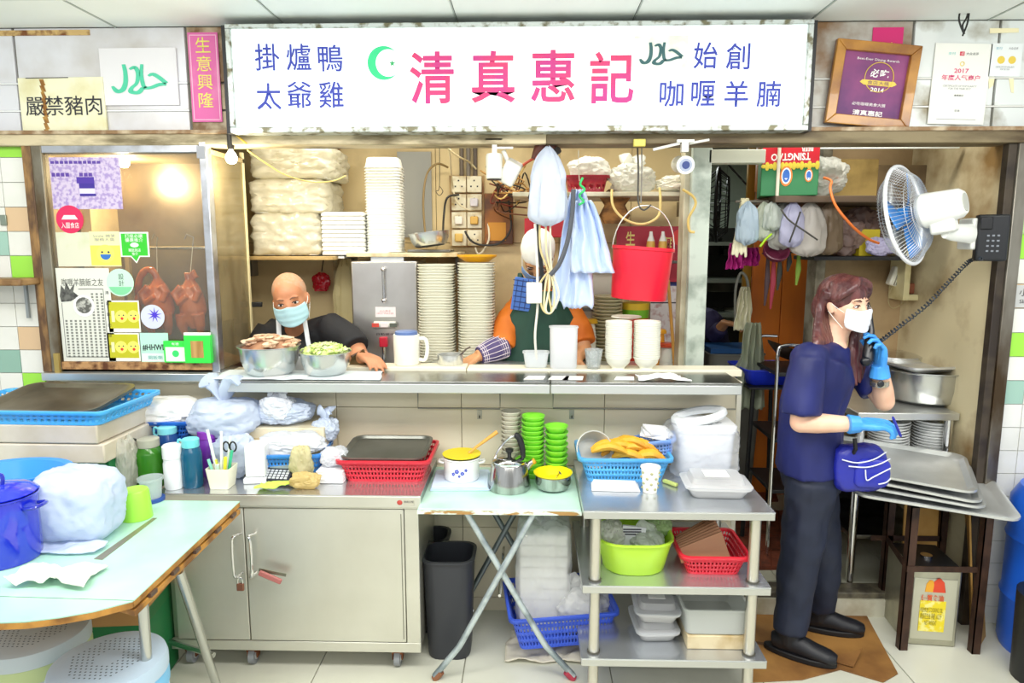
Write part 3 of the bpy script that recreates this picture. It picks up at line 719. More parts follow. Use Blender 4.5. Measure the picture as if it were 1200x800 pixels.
def rsticker(name, label, px, py, rp, hexc):
    c = P(px, py, GD); r = (P(px+rp, py, GD).x-c.x); t = T(name, label, 'sticker', c); disc(t, 0, 0, r, -.0015, mt(hexc, .4), 'sheet', .0013); return t, r
t, r = rsticker('round_sticker', 'round red sticker on the cabinet glass with white characters', 82, 257, 16, '#d8285a')
MB().prism([(-r*.6, -.0022, 0), (r*.6, -.0022, 0), (r*.4, -.0022, r*.3), (-r*.4, -.0022, r*.3)], (0, .0006, 0)).build('white_car_mark', mt('#f0e6e6', .5), t)
text('入圍食店', r*.42, white_ink, 'lettering', t, loc=(0, -.0024, -r*.42), width=r*1.3)
sheet('blank_sheet', 'blank pale sheet taped below the round red sticker', 67, 272, 106, 312, '#d9d8c0', cat='paper', var=('#c8cf9a', 6, .5, .7))
def smile(t, x, z, r, y, kiss=False):
    disc(t, x, z, r, y, mt('#f7ee6a', .5), 'yellow_face')
    for sg in (-1, 1): disc(t, x+sg*r*.36, z+r*.18, r*.12, y-.0006, mt('#2c3550', .5), 'eye_mark', n=12)
    if kiss: disc(t, x+r*.1, z-r*.35, r*.24, y-.0006, mt('#d8352f', .5), 'mouth_mark', n=14)
    else: MB().prism([(x+r*.6*math.cos(a), y-.0006, z-r*.05+r*.6*math.sin(a)) for a in [PI+i*PI/12 for i in range(13)]], (0, .0006, 0)).build('mouth_mark', mt('#2f6fc0', .5), t)
t, w_, h_ = sheet('smile_poster', 'yellow card with a laughing round face on the cabinet glass', 106, 271, 141, 312, '#eeeab0')
MB().bx(-w_/2, w_/2, -.0016, -.0011, h_*.03, h_*.6).build('yellow_field', mt('#efe85e', .5), t)
smile(t, 0, h_*.36, w_*.3, -.002); text('Smile 微笑\n服務大獎', h_*.2, grey_ink, 'lettering', t, loc=(0, -.002, h_*.82), width=w_*.75)
# green speech bubble
c = P(158, 288, GD); k = (P(258, 288, GD).x-P(158, 288, GD).x)/100; t = T('bubble_sticker', 'bright green speech bubble sticker with white print', 'sticker', c)
def bub(m_): return [(-16*m_, -.002, 15*m_), (16*m_, -.002, 15*m_), (16*m_, -.002, -12*m_), (5*m_, -.002, -12*m_), (1, -.002, -19*m_), (-5*m_, -.002, -12*m_), (-16*m_, -.002, -12*m_)]
MB().prism([(x*k if abs(x) > 1 else x*k, y, z*k) for x, y, z in bub(1.06)], (0, .0015, 0)).build('border', mt('#eef5e8', .4), t)
MB().prism([(x*k*.94, y-.0008, z*k*.94) for x, y, z in bub(1)], (0, .0008, 0)).build('sheet', mt('#35c02e', .4), t)
text('訂座必讚\n優惠推介', 9*k, white_ink, 'lettering', t, loc=(0, -.0034, 9*k), width=21*k); text('開飯熱店\n推介', 8*k, white_ink, 'lettering', t, loc=(0, -.0034, -7*k), width=14*k)
MB().ell((0, -.003, 1*k), (5*k, .0006, 2.6*k)).build('white_mark', white_ink, t)
# newspaper page
t, w_, h_ = sheet('newspaper_page', 'black and white newspaper page taped inside the cabinet glass', 70, 314, 132, 423, '#dfe0d4', cat='newspaper')
text('咖喱羊腩飯之友', h_*.08, mt('#55564e', .6), 'lettering', t, loc=(-.003, -.002, h_*.85), width=w_*.78)
MB().prism([(-w_*.46+x*w_, -.002, h_*z) for x, z in ((0, .7), (.04, .82), (.1, .77), (.14, .85), (.2, .77), (.3, .84), (.26, .75), (.36, .7), (.2, .65), (.02, .64))], (0, .0008, 0)).build('photo_patch', mt('#6b6c66', .6, var=('#3c3c3a', 40, .4, .6)), t)
disc(t, -w_*.02, h_*.60, w_*.2, -.003, white_ink, 'photo_plate'); disc(t, -w_*.02, h_*.605, w_*.15, -.0036, mt('#5a5a54', .5, var=('#bdbdb4', 60, .45, .6)), 'photo_food')
b = MB()
for i in range(9):
    for j in range(22):
        if j < 9 and i < 6: continue
        b.bx(-w_*.40+i*w_*.088, -w_*.40+i*w_*.088+w_*.04, -.0018, -.0012, h_*(.735-j*.032)-h_*.02, h_*(.735-j*.032))
b.build('print_columns', mt('#7d7f76', .6), t, smooth=0)
b = MB(); b.bx(w_*.36, w_*.368, -.0018, -.0012, h_*.05, h_*.78).bx(-w_*.44, w_*.365, -.0018, -.0012, h_*.045, h_*.052).bx(-w_*.44, -w_*.432, -.0018, -.0012, h_*.05, h_*.63).bx(-.1*w_, w_*.365, -.0018, -.0012, h_*.775, h_*.782); b.build('border_line', mt('#4c4d48', .6), t)
for i, ch in enumerate('清真惠記掛爐'): text(ch, h_*.035, dark_ink, 'lettering', t, loc=(w_*.43, -.002, h_*(.74-i*.115)), width=w_*.07)
t, r = rsticker('round_sticker', 'round pale green sticker above the two yellow face cards', 141, 331, 16, '#c4e6cf')
text('設\n計', r*.9, mt('#3f5a4a', .5), 'lettering', t, loc=(r*.1, -.0022, r*.2), width=r*.4); MB().prism([(r*.9*math.cos(a), -.0022, r*.9*math.sin(a)) for a in [math.radians(200+i*14) for i in range(11)]], (0, .0006, 0)).build('green_swoosh', mt('#7fcf9a', .5), t)
for (y0, y1, lab) in ((352, 389, 'upper yellow card with 1 and two kissing faces on the glass'), (390, 423, 'lower yellow card with 1 and two kissing faces on the glass')):
    t, w_, h_ = sheet('face_card', lab, 127, y0, 164, y1, '#f1f0e0')
    MB().bx(-w_*.46, w_*.46, -.0017, -.0011, h_*.12, h_*.95).build('olive_field', mt('#c3c01e', .5), t)
    text('1', h_*.35, mt('#f7f5b0', .5), 'lettering', t, loc=(-w_*.34, -.0022, h_*.5), width=w_*.1); smile(t, -w_*.08, h_*.5, w_*.19, -.0022, True); smile(t, w_*.3, h_*.5, w_*.19, -.0022, True)
t, r = rsticker('round_sticker', 'round pale lilac sticker with a purple starburst over the left duck', 179, 371, 14, '#cfd3e2')
MB().prism([(.01+r*.62*(1 if q % 2 == 0 else .3)*math.sin(q*PI/9), -.0022, r*.15+r*.62*(1 if q % 2 == 0 else .3)*math.cos(q*PI/9)) for q in range(18)], (0, .0006, 0)).build('starburst', mt('#4a35c8', .5), t)
t, w_, h_ = sheet('tag_sticker', 'pale mint sticker reading #HHWD at the bottom of the glass', 165, 390, 198, 424, '#b9e8d2')
MB().bx(-w_*.48, w_*.48, -.0016, -.0011, h_*.02, h_*.3).build('white_border', mt('#e4f3ea', .5), t)
text('#HHWD', h_*.22, dark_ink, 'lettering', t, loc=(0, -.0024, h_*.5), width=w_*.86, off=.02); text('開飯喇', h_*.14, mt('#4aa7a0', .5), 'lettering', t, loc=(0, -.0024, h_*.16), width=w_*.5)
def holder(label, x0, y0, x1, y1, d, wood):
    t, w_, h_ = flatthing('leaflet_holder', label, 'leaflet holder', x0, y0, x1, y1, D0-.001, d, mt('#35d848', .4), bevel=.001)
    if wood: MB().bx(-w_*.24, w_*.24, -d-.002, -d+.0005, h_*.2, h_*.8).build('kraft_card', mt('#bd9457', .6, var=('#9f783c', 30, .4, .6, (1, 1, .1))), t); MB().bx(-w_*.5, w_*.5, -d*.9, -d*.5, h_, h_*1.1).build('leaflets', white_pl, t)
    else:
        MB().bx(-w_*.42, w_*.42, -d-.0015, -d+.0005, h_*.06, h_*.72).build('white_card', mt('#e7f2de', .5), t); disc(t, 0, h_*.42, w_*.14, -d-.0025, mt('#38d06a', .5), 'green_mark')
        text('LEAFLET'[:0] or '有禮', h_*.12, white_ink, 'lettering', t, loc=(0, -d-.0015, h_*.87), width=w_*.3)
holder('small bright green leaflet holder with white card on the cabinet sill', 194, 399, 222, 424, .015, False)
holder('taller bright green leaflet holder with kraft card on the cabinet sill', 220, 392, 250, 424, .03, True)
# small signs and things on the piers
o = MB().bx(0, .028, -.008, 0, 0, .045).build('wall_bracket', mt('#8f9b8c', .4, .6), None, bevel=.002); o.location = P(2, 264, FD-.001); tag(o, 'small grey metal bracket screwed to the left tiled pier', 'bracket')
t = T('wall_shelf', 'small brown wooden shelf end at the left edge of the picture', 'shelf', (P(0, 330, FD-.1).x-.15, FD, P(0, 330, FD-.1).z))
MB().box((.10, -.08, .0), (.36, .15, .03)).build('shelf_board', mt('#a98557', .5, var=('#7b5a34', 12, .4, .6)), t, bevel=.008)
MB().box((.20, -.02, -.09), (.012, .012, .15)).build('bracket', mt('#9aa0a0', .4, .6), t)
t, w_, h_ = flatthing('wall_notice', 'grey slippery floor notice cut off at the right edge', 'sign', 1189, 334, 1240, 360, FD-.003, .005, mt('#bfc1bf', .5))
text('小心地滑', h_*.35, dark_ink, 'lettering', t, loc=(.0, -.0065, h_*.68), width=w_*.85); text('Slippery Floor', h_*.22, dark_ink, 'lettering', t, loc=(0, -.0065, h_*.25), width=w_*.8)
# ================================================================ SERVING LEDGE
LZ = 1.155; ly0 = 2.80; ly1 = 3.04
lx0 = P(262, 445, 2.85).x; lx1 = P(870, 450, ly0).x; lm = P(645, 450, ly0).x
for a, b_, lab in ((lx0, lm-.002, 'longer left length of the stainless serving ledge above the counter wall'), (lm+.002, lx1, 'right length of the stainless serving ledge ending at the passage')):
    c = ((a+b_)/2, ly0, LZ-.05); t = T('serving_ledge', lab, 'counter', c)
    hw = (b_-a)/2; MB().bx(-hw, hw, 0, ly1-ly0, .038, .05).build('ledge_top', mt('#a9aaa6', .25, 1, var=('#7d7e7c', 2.5, .35, .7)), t, bevel=.002)
    MB().bx(-hw, hw, 0, .012, 0, .04).build('front_lip', mt('#d5d8d6', .35, .8), t, bevel=.003)
    MB().bx(-hw, hw, .18, .22, .015, .038).build('support_rail', mt('#77756c', .5), t)
# under-ledge wire brackets and little hooks
for (xa, xb, lab) in ((490, 586, 'thin steel rail frame under the left ledge'), (648, 862, 'thin steel rail frame under the right ledge')):
    c = P(xa, 478, WD-.03); d_ = P(xb, 478, WD-.03)
    o = MB().tube([(0, 0, LZ-.055-c.z), (0, 0, 0), (d_.x-c.x, 0, 0), (d_.x-c.x, 0, LZ-.055-c.z)], .004, 8).build('hanging_rail', mt('#8c8b80', .35, .8), None); o.location = (c.x, WD-.03, c.z); tag(o, lab, 'rail')
for px, lab in ((562, 'small metal hook plate on the counter wall behind the kettle'), (670, 'small metal hook plate on the counter wall above the green bowls')):
    c = P(px, 484, WD); t = T('hook_plate', lab, 'hook', (c.x, WD, c.z-.015)); MB().bx(-.011, .011, -.003, 0, -.012, .03).build('plate', mt('#a9a9a0', .4, .8), t); MB().tube([(0, -.003, 0), (0, -.014, -.004), (0, -.014, .008)], .0025, 6).build('hook', mt('#4f4e48', .4, .7), t)
# cream worktop inside the hatch
WZ = 1.165
wt = T('worktop', 'long cream chopping-board worktop behind the steel ledge', 'worktop', (P(600, 440, 3.12).x, 3.04, WZ-.03))
xa = P(404, 437, 3.1).x - wt.location.x; xb = P(865, 437, 3.1).x - wt.location.x; xm = P(548, 437, 3.1).x - wt.location.x
MB().bx(xa, xm-.002, .003, .12, 0, .036).build('board', mt('#ebe4cc', .4), wt, bevel=.003)
MB().bx(xm+.002, xb, .003, .12, 0, .03).build('board', mt('#ece7cf', .4), wt, bevel=.003)
MB().bx(xa+.38, xb-.35, .12, .30, -.02, .018).build('steel_top', steel, wt, bevel=.002)
kt = T('kitchen_table', 'steel kitchen work table behind the hatch holding plate stacks', 'table', (P(430, 440, 3.6).x, 3.36, KZ-.11))
TZ2 = 1.08
MB().bx(-.06, .62, 0, .50, TZ2-.03, TZ2).build('tabletop', steel, kt, bevel=.003)
for x in (-.04, .58):
    for y in (.03, .47): MB().bx(x-.015, x+.015, y-.015, y+.015, 0, TZ2-.03).build('leg', steel_d, kt)
# ================================================================ HATCH: things on ledge and worktop
def gloss(h): return mt(h, .25, coat=.3)
bowl_w = mt('#f1f1e2', .3)
def steel_bowl(label, px, py, D, wpx, hpx, z):
    c = P(px, py, D); r = (P(px+wpx/2, py-hpx, D).x-c.x); h = hpx*D/800*1.02
    t = T('steel_bowl', label, 'bowl', (c.x, D, z))
    MB().lathe([(.001, 0), (r*.62, 0), (r*.78, h*.12), (r*.93, h*.55), (r*.97, h*.97), (r*1.03, h), (r*1.03, h*1.02), (r*.93, h*1.0), (r*.88, h*.55), (r*.6, h*.06), (.001, h*.05)], 40).build('bowl_body', mt('#dfe2e2', .25, .9, var=('#c2c6c6', 7, .35, .7)), t)
    return t, r, h
mt_ = mt('#b98f6d', .5, var=('#8a5c43', 22, .42, .6)); 
t, r, h = steel_bowl('large steel bowl heaped with sliced roast meat on the ledge', 317, 435, 2.93, 66, 34, LZ+.004)
MB().lathe([(.001, h*.5), (r*.86, h*.5), (r*.9, h*.93), (r*.5, h+.022), (.001, h+.032)], 30).build('meat_heap', mt('#a97e60', .6, var=('#8a5e46', 20, .4, .6)), t)
for i in range(34):
    a = random.uniform(0, 2*PI); q = random.uniform(0, .85)*r; mb = MB()
    L_ = random.uniform(.03, .06); zc = h*.98+.04*(1-(q/r)**2)+random.uniform(-.006, .006)
    R_ = Matrix.Rotation(random.uniform(0, PI), 3, 'Z') @ Matrix.Rotation(random.uniform(-.35, .35), 3, 'X')
    mb.ell((0, 0, 0), (L_, L_*.42, .010), 12, 6, R=R_)
    mb.build('meat_slice', mt(random.choice(['#d0aa8a', '#dcbc9c', '#c39a7a', '#e0c6a8']), .5, var=('#94664a', 30, .52, .66)), t, loc=(q*math.cos(a), q*math.sin(a), zc))
t2, r2, h2 = steel_bowl('smaller steel bowl heaped with shredded lettuce on the ledge', 382, 438, 2.93, 56, 27, LZ+.004)
MB().lathe([(.001, h2*.5), (r2*.86, h2*.5), (r2*.9, h2*.93), (r2*.5, h2+.02), (.001, h2+.028)], 30).build('lettuce_heap', mt('#c4dc80', .6, var=('#e0ebb0', 20, .4, .6)), t2)
mb = MB()
for i in range(90):
    a = random.uniform(0, 2*PI); q = math.sqrt(random.random())*.88*r2; zc = h2*.98+.035*(1-(q/r2)**2)
    mb.m = Matrix.Translation((q*math.cos(a), q*math.sin(a), zc)) @ Matrix.Rotation(random.uniform(0, 6), 4, 'Z') @ Matrix.Rotation(random.uniform(-.9, .9), 4, 'X')
    L_ = random.uniform(.014, .024); n_ = 5
    vs = [V(((i_/n_-.5)*L_*2, (j_/2-.5)*L_, .006*math.sin(i_*1.9+i)*math.cos(j_*2))) for i_ in range(n_+1) for j_ in range(3)]
    mb.add(vs, [(i_*3+j_, i_*3+j_+1, (i_+1)*3+j_+1, (i_+1)*3+j_) for i_ in range(n_) for j_ in range(2)])
mb.m = Matrix(); o = mb.build('shredded_lettuce', mt('#c9e07c', .45, var=('#e9f0c0', 26, .42, .6)), t2, kind='stuff', smooth=60, solid=.0015); o['kind'] = 'stuff'
c = P(345, 437, 2.92)
o = cloth('white_cloth', 'pale cloth spread on the ledge under the two steel bowls', (P(352, 440, 2.92).x, 2.915, LZ), .72, .20, 3, mt('#dfe9ea', .6), h=.0); o.location.z = LZ
for px, lab in ((319, 'left white paper slip hanging over the ledge edge near the bowls'), (345, 'right white paper slip hanging over the ledge edge near the bowls'), (626, 'white paper slip on the ledge in front of the plastic tub'), (655, 'white paper slip on the ledge left of the glass tumbler'), (672, 'white paper slip on the ledge right of the upended container'), (733, 'white paper slip on the ledge before the white bowl stacks')):
    p_ = P(px, 440, 2.83); o = MB().prism([(-.045, .0, .001), (.04, -.0, .001), (.05, .075, .001), (-.025, .075, .001)], (0, 0, .0015)).build('paper_slip', mt('#f4f4f0', .6), None); o.location = (p_.x, 2.81 if px < 400 else 2.85, LZ+.006 if px < 400 else LZ); tag(o, lab, 'paper')
# white napkin pile
cloth('white_napkin', 'crumpled white napkins on the ledge beside the white bowls', (P(775, 443, 2.87).x, 2.87, LZ), .2, .09, 9, mt('#f2f4f4', .6), h=.022, fold=1)
# jug with handle and blue lid
c = P(477, 431, 3.12); t = T('white_jug', 'white insulated jug with blue lid and side handle', 'jug', (c.x, 3.12, WZ+.007))
r = .058; h = .140
MB().lathe([(.001, 0), (r*.92, 0), (r*1, h*.05), (r*1.04, h*.8), (r*1.04, h), (.001, h)], 28).build('jug_body', mt('#eeeee2', .35), t)
MB().lathe([(.001, h), (r*.9, h), (r*.9, h+.013), (r*.8, h+.017), (.001, h+.017)], 28).build('jug_lid', mt('#5b74a8', .35), t)
MB().tube(spline([V((r*.98, 0, h*.86)), V((r*1.5, 0, h*.84)), V((r*1.66, 0, h*.6)), V((r*1.6, 0, h*.3)), V((r*1.4, 0, h*.14)), V((r*.98, 0, h*.16))], 5), .009, 10).build('handle', mt('#eeeee2', .35), t)
c = P(528, 430, 3.14); t = T('small_pot', 'small steel pot with a ladle on the worktop', 'pot', (c.x, 3.135, WZ+.002))
MB().lathe([(.001, 0), (.055, 0), (.06, .01), (.06, .05), (.064, .052), (.056, .05), (.055, .01), (.001, .008)], 28).build('pot_body', steel, t); MB().tube([(.03, 0, .03), (.075, 0, .075), (.095, 0, .085)], .004, 8).build('ladle', mt('#4a3b30', .4), t)
# cleaver-like steel board held by the person in black
# clear tub, upended container, tumbler
def cont(name, label, cat, px, D, z, w_, d_, h_, mat, r=.02, wb=.85, flip=False, lid=None, rz=0):
    c = P(px, 440, D); t = T(name, label, cat, (c.x, D, z), rz)
    mb = MB(); tub(mb, w_, d_, h_, r, wb, rim=.004)
    if flip: mb.v = [V((v.x, -v.y, h_-v.z)) for v in mb.v]
    mb.build('tub_body', mat, t); return t
clear_pl = mt('#f0f4f6', .2, sheer=.3)
cont('plastic_tub', 'small clear plastic tub on the worktop before the green apron', 'tub', 628, 3.10, WZ, .115, .085, .072, clear_pl)
t = cont('upended_container', 'milky translucent rectangular container standing upside down on the worktop', 'container', 660, 3.09, WZ, .125, .09, .19, mt('#f2f4f5', .25, sheer=.06), .025, .97)
c = P(695, 440, 3.08); t = T('glass_tumbler', 'clear glass tumbler left of the white bowl stacks', 'glass', (c.x, 3.07, WZ))
MB().lathe([(.001, 0), (.029, 0), (.031, .01), (.042, .088), (.039, .088), (.028, .012), (.001, .012)], 24).build('tumbler_body', glassm('#f4f8f8', .08, .2, '#f2f6f6'), t)
# white bowl stacks
def bowl_proto(name, label, group, r, h, rf, mat, foot=.4):
    t = T(name, label, 'bowl', (0, 0, 0), 0, group)
    MB().lathe([(.001, h*.04), (rf*.9, h*.04), (rf*.95, 0), (rf, 0), (rf*1.02, h*.1), (r*.86, h*.5), (r*.93, h*.86), (r, h*.88), (r, h), (r*.95, h), (r*.86, h*.56), (rf*.9, h*.12), (.001, h*.1)], 28).build('bowl_shell', mat, t); return t
first = None
for px, lab in ((724, 'white melamine bowl in the left stack on the worktop'), (757, 'white melamine bowl in the right stack on the worktop')):
    D = 3.08; c = P(px, 438, D); zt_ = P(px, 376, D).z; r = .0165*3.08*1.08*.0+ (P(px+15.6, 400, D).x-P(px, 400, D).x)
    n = 17; hb = .055; dz = (zt_-WZ-hb)/(n-1)
    for i in range(n):
        if first is None: first = bowl_proto('white_bowl', lab, 'white bowl stack left', r, hb, r*.5, bowl_w); o = first
        else: o = dup(first, (0, 0, 0), 0, lab, 'white bowl stack left' if px < 740 else 'white bowl stack right')
        o.location = (c.x+random.uniform(-.001, .001), D, WZ+i*dz)
# tall takeaway-plate stacks
plate_box = mt('#e4e2cf', .4)
proto = None
for px, lab, grp, top in ((513, 'shallow white tray in left tall stack by the boiler', 'tall tray stack left', 309), (559, 'shallow white tray in right stack under the yellow bowl', 'tall tray stack right', 307)):
    D = 3.42; c = P(px, 400, D); zt_ = P(px, top, D).z; r = P(px+21.5, 380, D).x-c.x; n = 38; dz = (zt_-TZ2-.03)/(n-1)
    for i in range(n):
        if proto is None:
            proto = T('white_tray', lab, 'tray', (0, 0, 0), 0, grp); tub(MB(), r*1.86, r*1.7, .028, r*.5, .84, rim=.004).build('tray_shell', plate_box, proto); o = proto
        else: o = dup(proto, (0, 0, 0), 0, lab, grp)
        o.location = (c.x+.0035*noise.noise(V((i*.3, px, 0))), D, TZ2+i*dz)
c = P(559, 306, 3.42); o = MB().lathe([(.001, 0), (.06, 0), (.072, .01), (.098, .026), (.100, .034), (.09, .034), (.06, .012), (.001, .008)], 30).build('yellow_bowl', mt('#e9a91c', .3), None); o.location = (c.x, 3.42, zt_+.002); tag(o, 'shallow yellow bowl capping the right tall white stack', 'bowl')
# ---- boiler
bx0, bx1 = P(413, 380, 3.42).x, P(490, 380, 3.42).x; bz1 = P(450, 306, 3.42).z
t = T('water_boiler', 'square stainless water boiler with red tap', 'boiler', ((bx0+bx1)/2, 3.42, TZ2)); hw = (bx1-bx0)/2; bh = bz1-TZ2
MB().bx(-hw, hw, 0, .32, 0, bh).build('boiler_body', mt('#c9c7c4', .3, .85, var=('#a29c96', 2.2, .35, .7)), t, bevel=.008)
MB().bx(-hw*.45, hw*.55, .05, .25, bh, bh+.03).build('top_plate', steel, t)
MB().cyl((0, -.016, bh*.93), (0, -.016, bh*.66), .007, 10).build('sight_glass', glassm('#f4f4f4', .3), t)
for z in (.93, .65): MB().ell((0, -.016, bh*z), (.012, .012, .012)).build('gauge_nut', chrome, t)
MB().bx(-.048, .055, -.003, .001, bh*.50, bh*.59).build('label_plate', mt('#e7dede', .5), t)
text('小心熱水\nHOT WATER', .022, mt('#c98a8a', .5), 'lettering', t, loc=(.003, -.004, bh*.545), width=.085)
MB().tube([(-.055, -.004, bh*.43), (.055, -.004, bh*.43)], .018, 12, ab=(1, 1)).build('control_plate', mt('#cfcfc6', .35), t)
for x, hx in ((-.045, '#c9483c'), (0, '#e4dada'), (.045, '#555b52')): MB().bx(x-.018, x+.018, -.025, -.018, bh*.43-.01, bh*.43+.01).build('switch', mt(hx, .4), t)
text('自動補水', .012, dark_ink, 'lettering', t, loc=(0, -.004, bh*.345), width=.09)
MB().cyl((0, 0, bh*.25), (0, -.05, bh*.25), .012, 12).cyl((0, -.045, bh*.26), (0, -.045, bh*.12), .010, 12).build('tap_spout', chrome, t)
MB().bx(-.02, .02, -.062, -.03, bh*.24, bh*.33).build('tap_handle', mt('#b81832', .35), t, bevel=.005)
# ---- left shelf with bags of foam boxes
SZ = P(330, 300, 3.45).z
o = T('wall_shelf', 'wooden shelf with bagged foam boxes above the person in black', 'shelf', (P(330, 300, 3.5).x, 3.38, SZ)); MB().bx(-.33, .30, 0, .50, -.018, 0).build('shelf_board', mt('#c9ab6e', .5, var=('#8c6a38', 6, .4, .65, (.4, 2, 1))), o, bevel=.002)
for x in (-.30, .28): MB().bx(x-.008, x+.008, .45, .535, -.12, -.018).build('bracket', mt('#8e8a7c', .5, .4), o)
foam = mt('#f4f3ea', .45); film = mt('#ece6cf', .22, bump=(26, .5), spec=.8, sheer=.06)
def bagged(label, x0, y0, x1, y1, D, dd, z, seed):
    a = P(x0, y1, D); b = P(x1, y0, D); w_ = b.x-a.x; h_ = b.z-z; t = T('bagged_foam_boxes', label, 'bag', ((a.x+b.x)/2, D+dd/2, z))
    b_ = MB(); k = max(3, int(h_/.045))
    for i in range(k): b_.bx(-w_*.44, w_*.44, -dd*.42, dd*.42, i*h_*.94/k+.004, (i+1)*h_*.94/k)
    b_.build('foam_boxes', foam, t, bevel=.004)
    m_ = MB(); crumple(m_, (0, 0, 0), (w_, dd, h_), seed, .07, sq=9, n=5, fr=2.2); m_.build('film', film, t, smooth=55)
z1_ = SZ
bagged('lowest wrinkled clear bag of white foam boxes on the left shelf', 292, 248, 373, 300, 3.42, .42, z1_, 3)
bagged('middle clear bag of foam boxes stacked on the left shelf', 290, 208, 378, 252, 3.42, .42, P(330, 250, 3.42).z, 8)
bagged('top clear bag of foam boxes touching the ceiling of the hatch', 290, 168, 385, 208, 3.42, .42, P(330, 209, 3.42).z, 13)
def fstack(label, x0, y0, x1, y1, D, dd, n, grp, z=None, vertical=False):
    a = P(x0, y1, D); b = P(x1, y0, D); w_ = b.x-a.x; z0 = z if z is not None else a.z; h_ = b.z-z0; first = None
    for i in range(n):
        if vertical: c = (a.x+w_*(i+.5)/n, D, z0)
        else: c = ((a.x+b.x)/2+.002*noise.noise(V((i, 0, 1))), D, z0+i*h_/n)
        if first is None:
            first = T('foam_box', label, 'foam box', c, 0, grp)
            (MB().box((0, dd/2, h_/2), (w_/n-.001, dd, h_)) if vertical else MB().box((0, dd/2, h_/n/2), (w_, dd, h_/n-.0012), taper=.97)).build('box_shell', foam, first, bevel=.006 if not vertical else .004)
        else: dup(first, c, 0)
fstack('white foam clamshell box in the stack right of the bagged boxes', 377, 248, 425, 299, 3.45, .3, 10, 'foam box stack on the shelf', z=P(400, 299, 3.45).z)
SZ2 = P(480, 296, 3.5).z
o = T('wall_shelf', 'cream shelf above the boiler carrying tall container stack and pan', 'shelf', (P(480, 296, 3.5).x, 3.44, SZ2)); MB().bx(-.31, .25, 0, .46, -.02, 0).build('shelf_board', mt('#ded3ae', .5, var=('#a98b57', 7, .45, .7)), o, bevel=.002); MB().bx(-.31, -.1, .0, .4, -.001, .003).build('shelf_liner', white_pl, o)
for x in (-.25, .2): MB().bx(x-.008, x+.008, .44, .476, -.12, -.02).build('bracket', mt('#8e8a7c', .5, .4), o)
o = MB().bx(-.11, .05, -.15, .15, 0, .012).build('shelf_riser', foam, None); o.location = (P(400, 299, 3.6).x, 3.62, P(400, 299, 3.45).z-.016); tag(o, 'thin foam slab under the foam box stack', 'board')
# tall stack of translucent containers
c = P(451, 296, 3.52); first = None; zt_ = P(451, 182, 3.52).z; n = 30; dz = (zt_-SZ2-.05)/n
for i in range(n):
    if first is None:
        first = T('white_container', 'nested white takeaway tub in the tall stack above the boiler', 'tub', (0, 0, 0), 0, 'nested tubs above the boiler'); MB_ = MB(); tub(MB_, .178, .15, .05, .035, .9, rim=.004); MB_.v = [V((v.x, -v.y, .05-v.z)) for v in MB_.v]; MB_.build('tub_shell', mt('#eeeee4', .35), first); o = first
    else: o = dup(first, (0, 0, 0), 0)
    o.location = (c.x+.002*noise.noise(V((i*.4, 1, 1))), 3.56, SZ2+.003+i*dz)
c = P(505, 290, 3.55); t, r, h = steel_bowl('steel pan tipped on a tray on the shelf beside the sockets', 505, 290, 3.56, 48, 16, SZ2+.03); t.rotation_euler = (.0, -.12, 0)
o = MB().bx(-.11, .11, -.08, .08, 0, .012).build('metal_tray', steel_d, None, bevel=.003); o.location = (c.x, 3.56, SZ2+.003); tag(o, 'flat dark metal tray under the tipped steel pan', 'tray')
cloth('white_rag', 'small white rag lying in the tipped steel pan', (c.x-.04, 3.53, SZ2+.09), .07, .06, 21, mt('#ecebe2', .7), h=.012)
# grey panel and pipes on the back wall
t = T('wall_board', 'dark grey board on the back wall right of the tall tub stack', 'panel', (P(490, 250, BD).x, BD-.012, P(490, 278, BD).z)); MB().bx(-.11, .08, 0, .011, 0, P(490, 178, BD).z-t.location.z).build('panel_sheet', mt('#9c9c94', .5), t)
for px, hx, w_, lab in ((389, '#dccf9f', .014, 'cream vertical pipe on the back wall left of the foam stack'), (398, '#8e6c3e', .008, 'thin brown pipe beside the cream vertical pipe'), (541, '#6e6152', .012, 'left dark conduit running up above the sockets'), (549, '#7d7468', .012, 'middle dark conduit running up above the sockets'), (557, '#5d5247', .012, 'right dark conduit running up above the sockets')):
    c = P(px, 200, BD-.02); zb_ = 1.2 if px < 420 else P(px, 208, BD).z
    o = MB().cyl((0, 0, 0), (0, 0, 2.455-zb_), w_, 10).build('wall_pipe', mt(hx, .5, var=('#8a6a3e', 9, .5, .7)), None); o.location = (c.x, BD-.02, zb_); tag(o, lab, 'pipe')
# sockets
sk = T('socket_board', 'stained wooden board with eight wall sockets', 'socket board', (P(548, 290, BD).x, BD-.001, P(548, 289, BD).z))
sw_ = P(566, 250, BD).x-P(530, 250, BD).x; sh_ = P(548, 206, BD).z-sk.location.z
MB().bx(-sw_/2-.01, sw_/2+.01, -.02, 0, 0, sh_).build('board', mt('#c7a873', .6, var=('#7d532a', 8, .4, .65)), sk)
for i in range(2):
    for j in range(4):
        x = (-.5+i)*sw_*.5; z = sh_*(.125+.25*j)
        s_ = MB().box((x, -.03, z), (sw_*.47, .02, sh_*.225)).build('socket', mt('#e5ddbf', .4, var=('#b39557', 12, .5, .7)), sk, bevel=.003)
        hh = MB()
        for dx, dz_ in ((0, .02), (-.018, -.012), (.018, -.012)): hh.bx(x+dx-.004, x+dx+.004, -.0415, -.039, z+dz_-.004, z+dz_+.004)
        hh.build('pin_holes', black, s_)
for i, (x, z, hx) in enumerate(((.25, .62, '#d8d2d6'), (-.25, .37, '#e8e0d0'), (.25, .37, '#d6a84a'), (-.25, .13, '#d9b35c'))):
    MB().box((x*sw_, -.055, z*sh_), (.045, .03, .045)).build('plug', mt(hx, .4), sk, bevel=.006)
